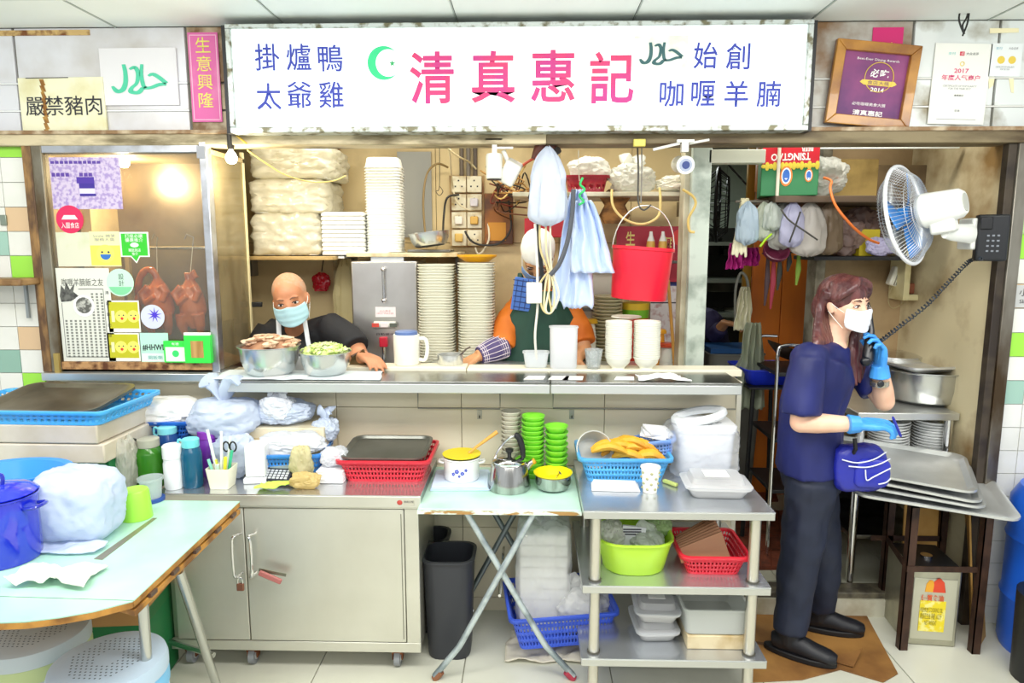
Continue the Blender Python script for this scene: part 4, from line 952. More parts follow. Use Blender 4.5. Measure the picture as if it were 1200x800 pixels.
cables = [([P(545, 271, BD-.07), P(552, 282, BD-.1), P(565, 287, BD-.12), P(585, 285, BD-.12), P(598, 270, BD-.1), P(598, 250, BD-.08), P(596, 235, BD-.08)], '#2a2823', .006, 'black cable looping right from the lower sockets'),
 ([P(538, 228, BD-.06), P(524, 232, BD-.08), P(520, 255, BD-.1), P(519, 285, 3.6)], '#35322c', .006, 'black cable dropping left of the socket board'),
 ([P(500, 290, 3.7), P(496, 240, 3.75), P(500, 205, 3.8), P(512, 192, 3.82), P(525, 196, BD-.05)], '#8b7344', .006, 'brown looped cable left of the sockets'),
 ([P(527, 175, 3.5), P(530, 215, BD-.06), P(535, 235, BD-.07), P(545, 244, BD-.07), P(552, 246, BD-.07)], '#e2d4ae', .005, 'cream cable curving down to the second socket'),
 ([P(521, 171, 3.3), P(535, 182, 3.5), P(550, 190, BD-.06), P(558, 198, BD-.05)], '#d6c79b', .005, 'cream cable slanting down over the conduits'),
 ([P(572, 262, BD-.05), P(573, 280, BD-.06), P(566, 294, BD-.06), P(560, 297, BD-.06), P(557, 290, BD-.05)], '#e9dfc2', .005, 'pale cable looping below the socket board')]
for pts, hx, r, lab in cables: cable('power_cable', lab, pts, r, hx)
rnd = random.Random(5)
for i in range(12):
    hx = ['#2b2721', '#a77a3c', '#6e3d1d', '#3a3128', '#c4a25c', '#7d2f20'][i % 6]; a = P(570+rnd.uniform(0, 20), 200+rnd.uniform(0, 20), BD-.1); pts = [a]
    for k_ in range(4): pts.append(P(575+rnd.uniform(-12, 40)+k_*4, 200+rnd.uniform(-8, 30)+k_*9, 3.75+rnd.uniform(-.2, .1)))
    o = cable('tangled_wire', 'old wire in the tangled bundle right of the sockets', pts, .004, hx, group='tangled wires by the sockets')
cable('hanging_wire', 'thin black wire with a ring hanging left of the sockets', [P(515, 170, 3.85), P(515, 218, 3.85), P(511, 224, 3.85), P(515, 229, 3.85), P(519, 224, 3.85), P(515, 218, 3.84)], .002, '#4b4438')
# rusty patch panel
t = T('meter_box', 'rusty orange-brown electrical box behind the tangled wires', 'box', (P(583, 286, BD).x, BD-.001, P(583, 286, BD).z)); MB().bx(-.07, .09, -.05, 0, 0, .28).build('box_body', mt('#9a5f28', .6, var=('#5a3a2a', 9, .4, .6)), t, bevel=.004); MB().bx(-.05, .05, -.055, -.05, .02, .12).build('orange_cover', mt('#c98a2a', .6), t)
# ---- security cameras and beacon
t = T('white_beacon', 'white cylindrical speaker hanging from a bracket under the beam', 'speaker', (P(579, 170, 2.96).x, 2.96, P(579, 163, 2.96).z)); s = .0037
MB().bx(-.035, .035, -.02, .02, -.006, 0).build('mount_plate', white_pl, t); MB().bx(-.008, .012, -.008, .008, -.06, -.006).build('arm', white_pl, t)
MB().lathe([(.001, -.165), (.028, -.165), (.034, -.16), (.035, -.07), (.031, -.06), (.001, -.058)], 26).build('housing', mt('#e9e9e0', .35), t); MB().lathe([(.03, -.168), (.03, -.164)], 20).build('dark_opening', black, t); MB().bx(.0, .08, -.006, .006, -.04, -.032).build('cross_arm', white_pl, t)
t = T('bullet_camera', 'white box camera tilted down beside the cylinder speaker', 'camera', (P(598, 176, 2.98).x, 2.99, P(598, 176, 2.98).z)); R_ = Matrix.Rotation(math.radians(28), 3, 'Y') @ Matrix.Rotation(math.radians(20), 3, 'X')
MB().box((0, .0, -.09), (.07, .07, .10), R_).build('housing', mt('#e6e4da', .35), t, bevel=.01); MB().tube([(-.03, 0, .0), (-.005, 0, -.06)], .01, 8).build('arm', white_pl, t)
t = T('bullet_camera', 'white bullet security camera facing out under the beam', 'camera', (P(805, 165, 2.9).x, 2.94, P(805, 165, 2.94).z))
MB().bx(-.035, .035, -.02, .02, -.008, .003).build('mount_plate', white_pl, t); MB().bx(-.014, .014, -.014, .014, -.045, -.008).build('arm', white_pl, t)
MB().tube([(0, .09, -.085), (0, -.02, -.1)], .036, 24).build('housing', mt('#dcd8c4', .4), t); MB().tube([(0, -.022, -.1), (0, -.032, -.101)], .037, 24).build('front_rim', mt('#eef0ee', .3), t); MB().tube([(0, -.032, -.101), (0, -.036, -.1015)], .026, 24).build('front_glass', mt('#aab3c8', .2), t); MB().tube([(0, -.036, -.1015), (0, -.0385, -.102)], .016, 20).build('lens', mt('#3a4a86', .1, coat=1), t)
for sg in (-1, 1): MB().tube([(sg*.02, 0, -.01), (sg*.13 if sg < 0 else .1, 0, -.035 if sg < 0 else .004)], .006, 8).build('antenna', white_pl, t)
# ---- middle shelf (over the bucket)
MZ = P(760, 225, 3.4).z
o = T('wall_shelf', 'cream shelf holding bagged goods above the hanging bucket', 'shelf', (P(760, 225, 3.4).x, 3.36, MZ)); hw = P(838, 225, 3.4).x-o.location.x; MB().bx(-.66, hw-.03, .02, .45, -.02, 0).build('shelf_board', mt('#d6d1b8', .5, var=('#9b8f6c', 6, .45, .7)), o, bevel=.002)
for x in (-.1, .25): MB().bx(x-.007, x+.007, .4, .54, -.1, -.02).build('bracket', mt('#75664d', .5), o)
t = basket('red_bin', 'dark red plastic tray with bagged goods on the middle shelf', '#a5142c', (P(687, 222, 3.5).x, 3.52, MZ), 0, .20, .2, .083, cat='tray', rows=4, step=.02)
bag('goods_bag', 'clear crinkled bag sitting in the dark red tray', (P(690, 208, 3.5).x, 3.5, MZ+.05), (.20, .16, .13), 31, bag_clear, ears=0, amt=.2)
bag('goods_bag', 'bulging clear bag of noodles on the middle shelf', (P(742, 222, 3.45).x, 3.48, MZ), (.22, .2, .14), 37, bag_clear, ears=.3, amt=.25)
bag('goods_bag', 'flat white bag lying at the right end of the middle shelf', (P(800, 222, 3.45).x, 3.45, MZ), (.26, .2, .085), 41, mt('#eae6d4', .35, bump=(22, .4)), ears=0, amt=.22)
cable('yellow_hose', 'yellow hose sagging in a loop below the middle shelf', [P(717, 222, 3.33), P(718, 240, 3.3), P(728, 254, 3.28), P(745, 262, 3.27), P(760, 261, 3.27), P(772, 252, 3.28), P(774, 235, 3.3), P(773, 220, 3.33)], .006, '#d8bf7a')
cable('yellow_hose', 'short yellow hose curling down beside the pale post', [P(800, 222, 3.2), P(812, 230, 3.18), P(815, 240, 3.18), P(807, 256, 3.18), P(808, 270, 3.18), P(814, 272, 3.18)], .006, '#c9ae62')
# ---- red bucket on hook
D = 3.12; rt = P(790, 290, D).x-P(748, 290, D).x; bc = P(749, 352, D); zt_ = P(749, 289, D).z
rt = (P(786, 300, D).x-P(715, 300, D).x)/2; rb = (P(776, 340, D).x-P(712, 340, D).x)/2; hz = zt_-P(744, 350, D).z
t = T('red_bucket', 'red plastic bucket hanging from a wire hook', 'bucket', (P(748, 350, D).x, D, zt_-hz)); t.rotation_euler = (0, math.radians(4), 0)
MB().lathe([(.001, 0), (rb*.98, 0), (rb, .004), (rt*.985, hz*.93), (rt*1.03, hz*.94), (rt*1.03, hz), (rt*.96, hz), (rb*.95, .008), (.001, .008)], 40).build('bucket_body', mt('#e8213a', .3, sss=.05), t)
MB().tube([V((rt*1.02*math.cos(a), 0, hz*.93+math.sin(a)*.2)) for a in [i*PI/16 for i in range(17)]], .0028, 6).build('handle', mt('#cfcfc8', .3, .8), t)
hk = P(750, 243, D)
cable('hook_wire', 'pair of dark steel rods hanging from the beam to the bucket', [P(747, 170, D), P(748, 200, D), P(748, 236, D), P(754, 246, D), P(763, 240, D)], .004, '#4e4c46', cat='hook', rough=.3)
cable('hook_wire', 'second steel rod beside the bucket hook', [P(752, 170, D), P(752, 205, D), P(751, 238, D)], .003, '#8d8b84', cat='hook', rough=.3)
o = MB().bx(-.025, .025, -.01, .01, 0, .03).build('hook_clamp', mt('#d2c65a', .4), None, bevel=.003); o.location = (P(749, 168, 2.93).x, 2.925, P(749, 172, 2.93).z); tag(o, 'yellow clamp on the beam above the bucket hook', 'clamp')
# red new-year poster behind bucket
t, w_, h_ = flatthing('red_banner', 'red poster with gold characters behind the hanging bucket', 'banner', 722, 265, 803, 330, BD-.16, .004, mt('#a8122e', .5), pname='sheet')
text('生', .075, mt('#e6d27a', .5), 'lettering', t, loc=(-w_*.3, -.006, h_*.78), width=.05, off=.02); text('興', .09, mt('#e6d27a', .5), 'lettering', t, loc=(w_*.25, -.006, h_*.66), width=.055, off=.02)
e_ = MB().lathe([(.001, 0), (.045, 0), (.045, .003)], 24).build('red_disc', mt('#d8302c', .5), t); e_.rotation_euler = (PI/2, 0, 0); e_.location = (w_*.42, -.004, h_*.8)
t, w_, h_ = flatthing('wall_calendar', 'blue topped white calendar sheet behind the broom handle', 'calendar', 762, 318, 793, 410, BD-.12, .004, mt('#d9d2cf', .5, var=('#b9938e', 30, .5, .65)))
MB().bx(-w_/2, w_/2, -.006, -.004, h_*.82, h_).build('blue_header', mt('#2e3a86', .5), t); MB().bx(-w_/2, w_/2, -.0055, -.004, h_*.60, h_*.615).build('rule_line', dark_ink, t)
cable('broom_handle', 'yellow wooden broom handle leaning by the post', [P(783, 328, 3.55), P(787, 380, 3.5), P(791, 432, 3.42), P(796, 560, 3.36)], .0085, '#d09a42', cat='broom', sm=1)
o = MB().lathe([(.02, 0), (.03, .04), (.02, .09), (.03, .13), (.012, .17)], 10).build('straw_bundle', mt('#9a6b35', .8, var=('#5e3d1c', 30, .4, .6)), None); o.location = P(720, 262, 3.5); tag(o, 'dark straw brush hanging behind the bucket handle', 'brush')
o.scale = (2.6, 1, 1)
for px, lab in ((763, 'left white and yellow bottle behind the bucket handle'), (777, 'right white and yellow bottle behind the bucket handle')):
    c = P(px, 300, 3.6); t = T('sauce_bottle', lab, 'bottle', (c.x, 3.62, P(px, 305, 3.62).z), 0); MB().lathe([(.001, 0), (.022, 0), (.022, .08), (.02, .1)], 16).build('bottle_body', mt('#d9a948', .35), t); MB().lathe([(.02, .1), (.01, .13), (.008, .15), (.001, .15)], 16).build('bottle_neck', white_pl, t)
o = T('wall_shelf', 'short steel shelf behind the hanging bucket with sauce bottles', 'shelf', (P(765, 305, 3.6).x, 3.56, P(770, 305, 3.62).z)); MB().bx(-.32, .12, 0, .2, -.014, 0).build('shelf_board', steel_d, o, bevel=.002); MB().bx(-.3, -.28, .19, .35, -.05, -.014).build('bracket', steel_d, o)
# lower shelf items behind counter
t = T('back_shelf', 'steel back shelf carrying plate and cup stacks behind the worktop', 'shelf', (P(712, 430, 3.6).x, 3.5, TZ2-.12)); MB().bx(-.12, .42, .06, .34, 0, .02).build('shelf_board', steel_d, t); 
for x in (-.10, .40):
    for y in (.08, .32): MB().bx(x-.012, x+.012, y-.012, y+.012, -(TZ2-.12)+.0, 0).build('leg', steel_d, t)
BZ = TZ2-.10
def stack(name, label, cat, grp, px, D, z, top, r, n, mat, h=.02, prof=None, x=None, y=None):
    c = P(px, 400, D); xx = x if x is not None else c.x; zt_ = P(px, top, D).z if top else None; dz = (zt_-z-h)/(n-1) if top else h*.62
    first = T(name, label, cat, (xx, D, z), 0, grp)
    pr = prof or [(.001, 0), (r*.6, 0), (r*.66, h*.12), (r*.92, h*.62), (r*.95, h*.8), (r, h*.84), (r, h), (r*.93, h*.95), (r*.55, h*.3), (.001, h*.25)]
    MB().lathe(pr, 28).build(cat+'_shell', mat, first)
    for i in range(1, n): dup(first, (xx+random.uniform(-.0015, .0015), D, z+i*dz), 0)
    return first
stack('beige_plate', 'beige plate in the tall stack behind the blue cloths', 'plate', 'beige plates behind the worktop', 711, 3.62, BZ+.001, 346, .080, 26, mt('#cfc8a2', .4), .02)
cupc = mt('#e9e8d8', .4)
def cupstack(label, px, D, z, top, r, n, lidhex, grp, mat=cupc):
    h = .075; c = P(px, 400, D); zt_ = P(px, top, D).z; dz = (zt_-z-h-.02)/(n-1)
    f = T('paper_cup', label, 'cup', (c.x, D, z), 0, grp); MB().lathe([(.001, h), (r*.75, h), (r*.95, .004), (r, .004), (r, 0), (r*.9, 0), (r*.7, h*.95), (.001, h*.95)], 22).build('cup_shell', mat, f)
    for i in range(1, n): dup(f, (c.x, D, z+i*dz), 0)
    if lidhex:
        o = MB().lathe([(.001, 0), (r*1.12, 0), (r*1.12, .012), (r*.9, .022), (.001, .022)], 24).build('lid', mt(lidhex, .35), None); o.location = (c.x, D, z+(n-1)*dz+h+.001); tag(o, {690: 'yellow lid on the cup stack right of the apron', 781: 'orange-red lid on the cup stack by the broom', 772: 'orange lid on the yellow cup stack'}[px], 'lid')
cupstack('white paper cup in yellow-capped stack by the apron', 690, 3.55, BZ+.001, 374, .04, 11, '#e6b52a', 'cups by the apron')
cupstack('yellow cup in the stack behind the right white bowls', 772, 3.6, BZ+.001, 386, .035, 8, '#f0a920', 'yellow cups behind the bowls', mt('#e59a1c', .4))
cupstack('white cup in the stack left of the broom handle', 781, 3.56, BZ+.001, 402, .036, 9, '#d2502a', 'cups by the broom')
# red/green striped basket beneath bucket
t = T('striped_bucket', 'striped yellow, green and red pot behind the bowl stacks', 'pot', (P(745, 380, 3.66).x, 3.68, BZ+.001)); z0 = P(745, 372, 3.68).z-BZ
MB().lathe([(.001, 0), (.06, 0), (.07, z0)], 26, cap1=False).build('red_wall', mt('#d83a22', .4), t); MB().lathe([(.07, z0), (.072, z0+.045)], 26).build('green_band', mt('#79c02a', .4), t); MB().lathe([(.072, z0+.045), (.074, z0+.08)], 26).build('yellow_band', mt('#e5c02f', .4), t)
o = MB().lathe([(.001, 0), (.03, 0), (.072, .012), (.07, .016), (.001, .012)], 26).build('white_saucer', bowl_w, None); o.location = (P(735, 371, 3.2).x, 3.23, P(735, 374, 3.23).z); 
tag(o, 'white saucer lying across the back of the two bowl stacks', 'saucer')
# red pouch, chinese knot on back wall; hanging cream sack
t = bag('red_pouch', 'glossy red pouch hanging on the wall right of the person in black', (P(377, 341, 3.85).x, 3.85, P(377, 341, 3.85).z), (.10, .06, .10), 51, mt('#c8142a', .25, coat=.4), ears=0, amt=.25); 
cable('pouch_string', 'dark string holding the red pouch to the wall', [P(377, 318, 3.88), P(380, 300, 3.88), P(384, 290, 3.89)], .003, '#4a3526')
hanging_bag('cream_sack', 'long cream cloth sack hanging left of the boiler', P(404, 300, 3.75), P(404, 395, 3.75).z, .14, 61, mt('#d8c994', .7, bump=(20, .4)), depth=.05)
o = MB().bx(-.035, .035, -.02, 0, -.012, .012).build('wall_catch', black, None, bevel=.004); o.location = (P(297, 357, 3.3).x, 3.33, P(297, 357, 3.3).z); tag(o, 'small black latch sticking out left of the person in black', 'latch')
# ---- hanging white bag, blue cloths, hoses
hanging_bag('white_bag', 'full white plastic bag hanging from the beam in the hatch centre', P(642, 172, 2.94), P(640, 264, 2.94).z, .165, 74, mt('#e2eaf8', .35, sheer=.08, bump=(16, .5), spec=.6), depth=.12)
o = MB().tube([(0, 0, 0), (-.02, -.01, .05), (-.06, .0, .03), (-.09, 0, -.03)], [.02, .03, .028, .012], 10).build('dark_glove', mt('#5a3025', .5), None); o.location = P(650, 178, 3.0); tag(o, 'brown stained glove clipped beside the hanging white bag', 'glove')
def hanging_cloth(name, label, top, w0, w1, zb_, seed, mat, D, lean=0):
    top = V(top); N_ = 30; M_ = 26; mb = MB(); vs = []
    for i in range(M_+1):
        t_ = i/M_; w_ = w0+(w1-w0)*(t_**.6)
        for j in range(N_+1):
            u = j/N_-.5; am = .022*(1-.3*t_)
            zz = -(top.z-zb_)*t_*(1-.12*abs(noise.noise(V((u*5, seed, 1)))))
            vs.append(V((u*w_+lean*t_+.012*noise.noise(V((u*4, t_*3, seed))), am*math.sin(u*22+seed+3*noise.noise(V((u*3, t_*2, seed)))), zz)))
    fs = [(i*(N_+1)+j, i*(N_+1)+j+1, (i+1)*(N_+1)+j+1, (i+1)*(N_+1)+j) for i in range(M_) for j in range(N_)]
    mb.add(vs, fs); o = mb.build(name, mat, None, smooth=60, solid=.003); o.location = top; return tag(o, label, 'cloth')
bc_ = mt('#cbdbf8', .5, bump=(14, .3))
hanging_cloth('blue_cloth', 'long pale blue plastic apron hanging from a hook', P(678, 222, 3.05), .05, .19, P(670, 362, 3.05).z, 3, bc_, 3.05, lean=-.02)
hanging_cloth('blue_cloth', 'shorter ruffled pale blue plastic sheet on the right of the apron', P(684, 235, 3.0), .06, .19, P(690, 320, 3.0).z, 8, bc_, 3.0, lean=.045)
cable('green_string', 'bright green string tying the blue plastic sheets', [P(683, 208, 2.96), P(680, 216, 2.96), P(685, 222, 2.96), P(679, 229, 2.96), P(684, 236, 2.96), P(678, 240, 2.96)], .005, '#35c26a')
cable('hook_wire', 'thin string from the beam to the blue plastic sheets', [P(678, 176, 2.95), P(678, 195, 2.95), P(679, 212, 2.96)], .002, '#b9b19a')
cable('grey_hose', 'dark grey hose curving down beside the blue plastic sheets', [P(672, 222, 2.92), P(671, 245, 2.92), P(668, 268, 2.92), P(663, 290, 2.92), P(655, 310, 2.92), P(645, 322, 2.93)], .010, '#4c4f56')
cable('grey_hose', 'black hose dropping straight in front of the white headscarf', [P(632, 180, 3.0), P(630, 230, 3.0), P(631, 275, 3.0), P(634, 310, 3.0), P(637, 340, 3.0)], .009, '#23272b')
for i, (dx, hx) in enumerate(((0, '#dcd0a6'), (5, '#e8e1c4'), (-7, '#cdbb84'))):
    cable('coiled_cable', 'cream coiled cable loop hanging before the green apron', [P(640+dx, 250, 2.96), P(640+dx, 290, 2.96), P(645+dx*.4, 318, 2.96), P(650+dx, 345, 2.96), P(646, 366, 2.96), P(638+dx*.3, 362, 2.96), P(639+dx, 335, 2.96), P(643, 318, 2.96)], .0045, hx, group='cream coiled cables at hatch centre')
cable('white_cable', 'white power cable running down to the clear tub', [P(627, 262, 2.97), P(629, 300, 2.97), P(630, 330, 2.98), P(630, 360, 3.0), P(627, 395, 3.03), P(630, 431, 3.08)], .0055, '#eceae0')
o = MB().bx(-.034, .034, -.02, .02, -.045, .045).build('white_socket_box', mt('#e8ebdc', .35), None, bevel=.005); o.location = P(626, 343, 2.975); tag(o, 'white extension socket block hanging on the cable', 'socket')
cable('dark_bundle', 'thick bundle of taped cables leading to the beam', [P(622, 232, 3.2), P(632, 205, 3.1), P(641, 188, 3.0), P(655, 175, 2.95)], .015, '#2c2824')
cable('red_wire', 'red and orange wire beside the taped cable bundle', [P(608, 198, 3.1), P(615, 192, 3.05), P(625, 186, 3.0), P(640, 180, 2.97)], .006, '#b5452a')
# red shelf strip behind
o = MB().bx(-.28, .02, 0, .1, 0, .10).build('red_box', mt('#c0202c', .5), None, bevel=.004); o.location = (P(655, 270, 3.6).x+.1, 3.66, P(640, 278, 3.66).z); tag(o, 'red box on the back shelf behind the hanging white bag', 'box')
t = T('back_cabinet', 'pale grey steel cabinet standing on the back shelf behind the blue sheets', 'cabinet', (P(692, 330, 3.72).x, 3.74, BZ+.001)); MB().bx(-.15, .12, 0, .15, 0, P(692, 315, 3.74).z-BZ).build('cabinet_body', mt('#cfc9b8', .45, .2), t, bevel=.003); MB().bx(-.15, .12, -.008, 0, .4-.02, .4).build('cabinet_rail', steel_d, t)
o = MB().bx(-.09, .09, 0, .2, 0, .23).build('red_crate', mt('#c42430', .4), None, bevel=.01); o.location = (P(595, 380, 3.62).x, 3.60, TZ2+.001); tag(o, 'red crate between the tall white stacks and the orange sleeve', 'crate')
o.scale = (1, .9, 1)
# ================================================================ PASSAGE
c0 = P(884, 290, 4.3); c1 = P(957, 290, 4.3); zt_ = P(910, 225, 4.3).z
t = T('orange_door', 'tall orange board closing the right side of the passage', 'door', ((c0.x+c1.x)/2, 4.3, KZ)); hw = (c1.x-c0.x)/2
om = mt('#d9771a', .5, var=('#b4590e', 2.2, .4, .75, (2, 1, .5)))
MB().bx(-hw, -.01, 0, .03, 0, zt_-KZ).build('board', om, t, bevel=.003); MB().bx(-.006, hw, 0, .03, 0, zt_-KZ).build('board', om, t, bevel=.003)
# wall tiles of passage far wall already; dark racks
t = T('steel_rack', 'dark steel rack with pots far back in the passage', 'rack', (P(850, 400, 5.6).x, 5.6, KZ)); w2 = .42
for z in (.5, 1.02, 1.30, 1.60): MB().bx(-w2, w2, 0, .5, z, z+.03).build('shelf', mt('#8c9388', .4, .5), t)
for x in (-w2, w2-.03):
    for y in (0, .47): MB().bx(x, x+.03, y, y+.03, 0, 1.75).build('upright', mt('#4c5048', .5, .3), t)
MB().bx(-w2, w2, .47, .49, .3, 1.75).build('back_sheet', mt('#33352f', .6), t)
def pot(label, px, D, z, r, h, hx='#5d5b52', lid=False):
    o = T('cooking_pot', label, 'pot', (P(px, 380, D).x, D, z)); MB().lathe([(.001, 0), (r*.95, 0), (r, .01), (r, h), (r*1.04, h), (r*.95, h-.004), (r*.93, .012), (.001, .012)], 24).build('pot_body', mt(hx, .35, .7), o)
    for sg in (-1, 1): MB().tube([(sg*r, -.02, h*.8), (sg*(r+.025), -.02, h*.82), (sg*(r+.025), .02, h*.82), (sg*r, .02, h*.8)], .004, 6).build('handle', chrome, o)
    return o
pot('wide dark steel pot on the middle shelf of the far rack', 840, 5.8, 1.33, .13, .1); pot('small black pot on the top shelf of the far rack', 828, 5.8, 1.63, .1, .14, '#2b2b29'); pot('steel pot on the low shelf of the far rack', 865, 5.8, 1.05, .12, .13, '#a7a698')
o = MB().bx(-.13, .10, -.05, .05, 0, .05).build('black_tray', black, None, bevel=.004); o.location = (P(835, 300, 5.7).x+.22, 5.75, 1.632); tag(o, 'black appliance lying on the top shelf of the far rack', 'appliance')
# fan seen edge-on
def cage(mb, r, dp, n=36, wires=.0016, rings_=3):
    for i in range(n):
        a = 2*PI*i/n; mb.tube([(0.03*math.cos(a), -dp, .03*math.sin(a)), (r*.75*math.cos(a), -dp*.9, r*.75*math.sin(a)), (r*math.cos(a), 0, r*math.sin(a))], wires, 4, cap=False)
        mb.tube([(0.06*math.cos(a), dp, .06*math.sin(a)), (r*.75*math.cos(a), dp*.85, r*.75*math.sin(a)), (r*math.cos(a), 0, r*math.sin(a))], wires, 4, cap=False)
    for k in range(1, rings_+1):
        q = r*k/(rings_+1)
        for s_ in (-1, 1): mb.tube([(q*math.cos(i*PI/16), s_*dp*(.93 if k < 3 else .8), q*math.sin(i*PI/16)) for i in range(32)], wires*1.1, 4, closed=True)
    return mb
def blades(mb, r, n, y=0):
    for k in range(n):
        a0 = 2*PI*k/n; vs = []; fs = []
        for i in range(7):
            t_ = i/6
            for j in range(5):
                u = j/4-.5; a = a0+u*(1.05-.25*t_); q = r*(.22+.66*t_); vs.append((q*math.cos(a), y+.035*u*-1, q*math.sin(a)))
        for i in range(6):
            for j in range(4): fs.append((i*5+j, i*5+j+1, (i+1)*5+j+1, (i+1)*5+j))
        mb.add([V(v) for v in vs], fs)
    return mb
t = T('black_fan', 'black caged fan seen edge on, deep in the passage', 'fan', P(841, 240, 4.7)); R_ = Matrix.Rotation(math.radians(72), 4, 'Z')
mb = MB(); mb.m = R_; cage(mb, .24, .075, 26, .003); mb.tube([(.24*math.cos(i*PI/16), 0, .24*math.sin(i*PI/16)) for i in range(32)], .012, 6, closed=True); mb.build('fan_cage', black, t)
mb = MB(); mb.m = R_; blades(mb, .22, 3); mb.build('fan_blades', mt('#2c2f31', .4), t, solid=.002); mb = MB(); mb.m = R_; mb.tube([(0, .05, 0), (0, .2, 0)], .06, 16); mb.build('motor', black, t)
mb = MB(); mb.tube([(.15, 0, -.02), (.25, -.1, -.04), (P(880, 235, 4.45).x-t.location.x, -.235, -.04)], .018, 8); mb.build('arm', black, t)
for a, b_, lab in (((820, 212), (838, 188), 'thin black strut left of the edge-on fan'), ((851, 190), (880, 222), 'thin black strut right of the edge-on fan')):
    cable('black_strut', lab, [P(*a, 4.5), P(*b_, 4.5)], .006, '#1c1d1c', cat='strut')
o = MB().bx(-.025, .025, 0, .03, -1.7, .7).build('yellow_post', mt('#b58a2c', .5), None); o.location = (P(880, 235, 4.45).x, 4.45, P(880, 238, 4.45).z); tag(o, 'yellow wooden post top beside the orange cylinder', 'post')
o = MB().lathe([(.001, 0), (.05, 0), (.05, .27), (.04, .31), (.02, .33), (.001, .33)], 20).build('orange_cylinder', mt('#c4701c', .4), None); o.location = (P(890, 250, 4.3).x+.02, 4.315, zt_+.001); tag(o, 'orange cylinder standing on the orange board left of the green carton', 'cylinder')
# rack over the passage with carton and bags
RZ = P(1000, 232, 3.45).z
t = T('upper_rack', 'dark wooden rack over the passage carrying carton and bags', 'rack', (P(1010, 232, 3.5).x, 3.27, RZ-.03)); rw = (P(1128, 232, 3.42).x-P(896, 232, 3.42).x)/2; t.location.x = (P(1128, 232, 3.42).x+P(896, 232, 3.42).x)/2
for k in range(4): MB().bx(-rw, rw, .0+k*.105, .1+k*.105, 0, .03).build('board', mt('#5d4a36', .6, var=('#30261c', 4, .4, .7, (.5, 2, 2))), t, bevel=.002)
for x in (-rw+.01, rw-.01): MB().cyl((x, .01, .03), (x, .01, 2.44-RZ+.03), .008, 8).build('hanger', mt('#d3cdb9', .4), t)
MB().cyl((rw-.01, .01, -.02-.45), (rw-.01, .01, .03), .009, 8).build('hanger', mt('#d8d2c0', .4), t)
o = MB().bx(0, P(1122, 173, 3.3).x-P(955, 173, 3.3).x, -.01, .01, -.006, .006).build('light_tube', mt('#eef2ea', .4), None); o.location = P(955, 173, 3.28); tag(o, 'thin white conduit running under the beam on the right', 'conduit')
t = T('beer_carton', 'green and red beer carton lying upside down on the upper rack', 'carton', (P(924, 228, 3.28).x, 3.28, RZ+.001), math.radians(-14)); cw_ = .25; ch_ = .225
MB().bx(-cw_/2, cw_/2, 0, .22, 0, ch_).build('carton_body', mt('#12703a', .45), t, bevel=.003)
def carton_print(t, w_, h_, flip, red=True, y=-.0012):
    sg = -1 if flip else 1
    def zz(a): return h_*(1-a) if flip else h_*a
    z0, z1 = sorted((zz(.0), zz(.36))); MB().bx(-w_/2+.001, w_/2-.001, y, 0, z0+.002, z1-.002).build('red_band', mt('#c8202f', .45), t)
    R_ = Matrix.Rotation(PI, 3, 'Y') if flip else None
    text('TSINGTAO', h_*.15, white_ink, 'lettering', t, R=R_, loc=(0, y-.001, zz(.22)), width=w_*.68, off=.03)
    text('BEER', h_*.08, white_ink, 'lettering', t, R=R_, loc=(w_*.28*sg*-1, y-.001, zz(.08)), width=w_*.2, off=.02)
    b_ = MB()
    for i in range(15): x = -w_/2+w_*(i+.5)/15; b_.ell((x, y-.0005, zz(.40)), (w_*.04, .001, h_*(.04+.05*abs(math.sin(i*1.7)))), 8, 6)
    b_.build('hop_border', mt('#d9c43c', .5), t)
    for dx, rx in ((-.06 if flip else .05, .11), (.33 if flip else -.34, .07)):
        MB().ell((dx*w_, y-.001, zz(.6)), (w_*rx, .001, h_*rx*1.9), 24, 12).build('gold_oval', mt('#df7a2a', .5), t)
        MB().ell((dx*w_, y-.002, zz(.6)), (w_*rx*.75, .001, h_*rx*1.5), 24, 12).build('pale_oval', mt('#dfe8e4', .5), t)
        MB().ell((dx*w_, y-.003, zz(.6)), (w_*rx*.58, .001, h_*rx*1.2), 24, 12).build('blue_oval', mt('#2a63b8', .5), t)
        MB().prism([(dx*w_-w_*rx*.28, y-.0042, zz(.6)-h_*.05), (dx*w_+w_*rx*.28, y-.0042, zz(.6)-h_*.05), (dx*w_, y-.0042, zz(.6)+h_*.08*sg)], (0, .001, 0)).build('white_tower', white_ink, t)
carton_print(t, cw_, ch_, True)
bag('goods_bag', 'crinkled clear bag on the upper rack right of the carton', (P(964, 222, 3.45).x, 3.45, RZ+.001), (.22, .22, .19), 81, bag_clear, ears=0, amt=.25)
o = MB().bx(-.11, .11, 0, .1, 0, .20).build('cardboard_box', mt('#b79a58', .6, var=('#6b5426', 5, .45, .7)), None, bevel=.003); o.location = (P(1011, 222, 3.5).x, 3.58, RZ+.001); tag(o, 'stained yellowish cardboard box on the upper rack', 'box')
o = MB().bx(-.17, .17, 0, .1, 0, .17).build('cardboard_box', mt('#7a6444', .6, var=('#3b2f20', 4, .4, .7)), None, bevel=.003); o.location = (P(1078, 222, 3.5).x, 3.58, RZ+.001); tag(o, 'dark brown box on the upper rack behind the fan', 'box')
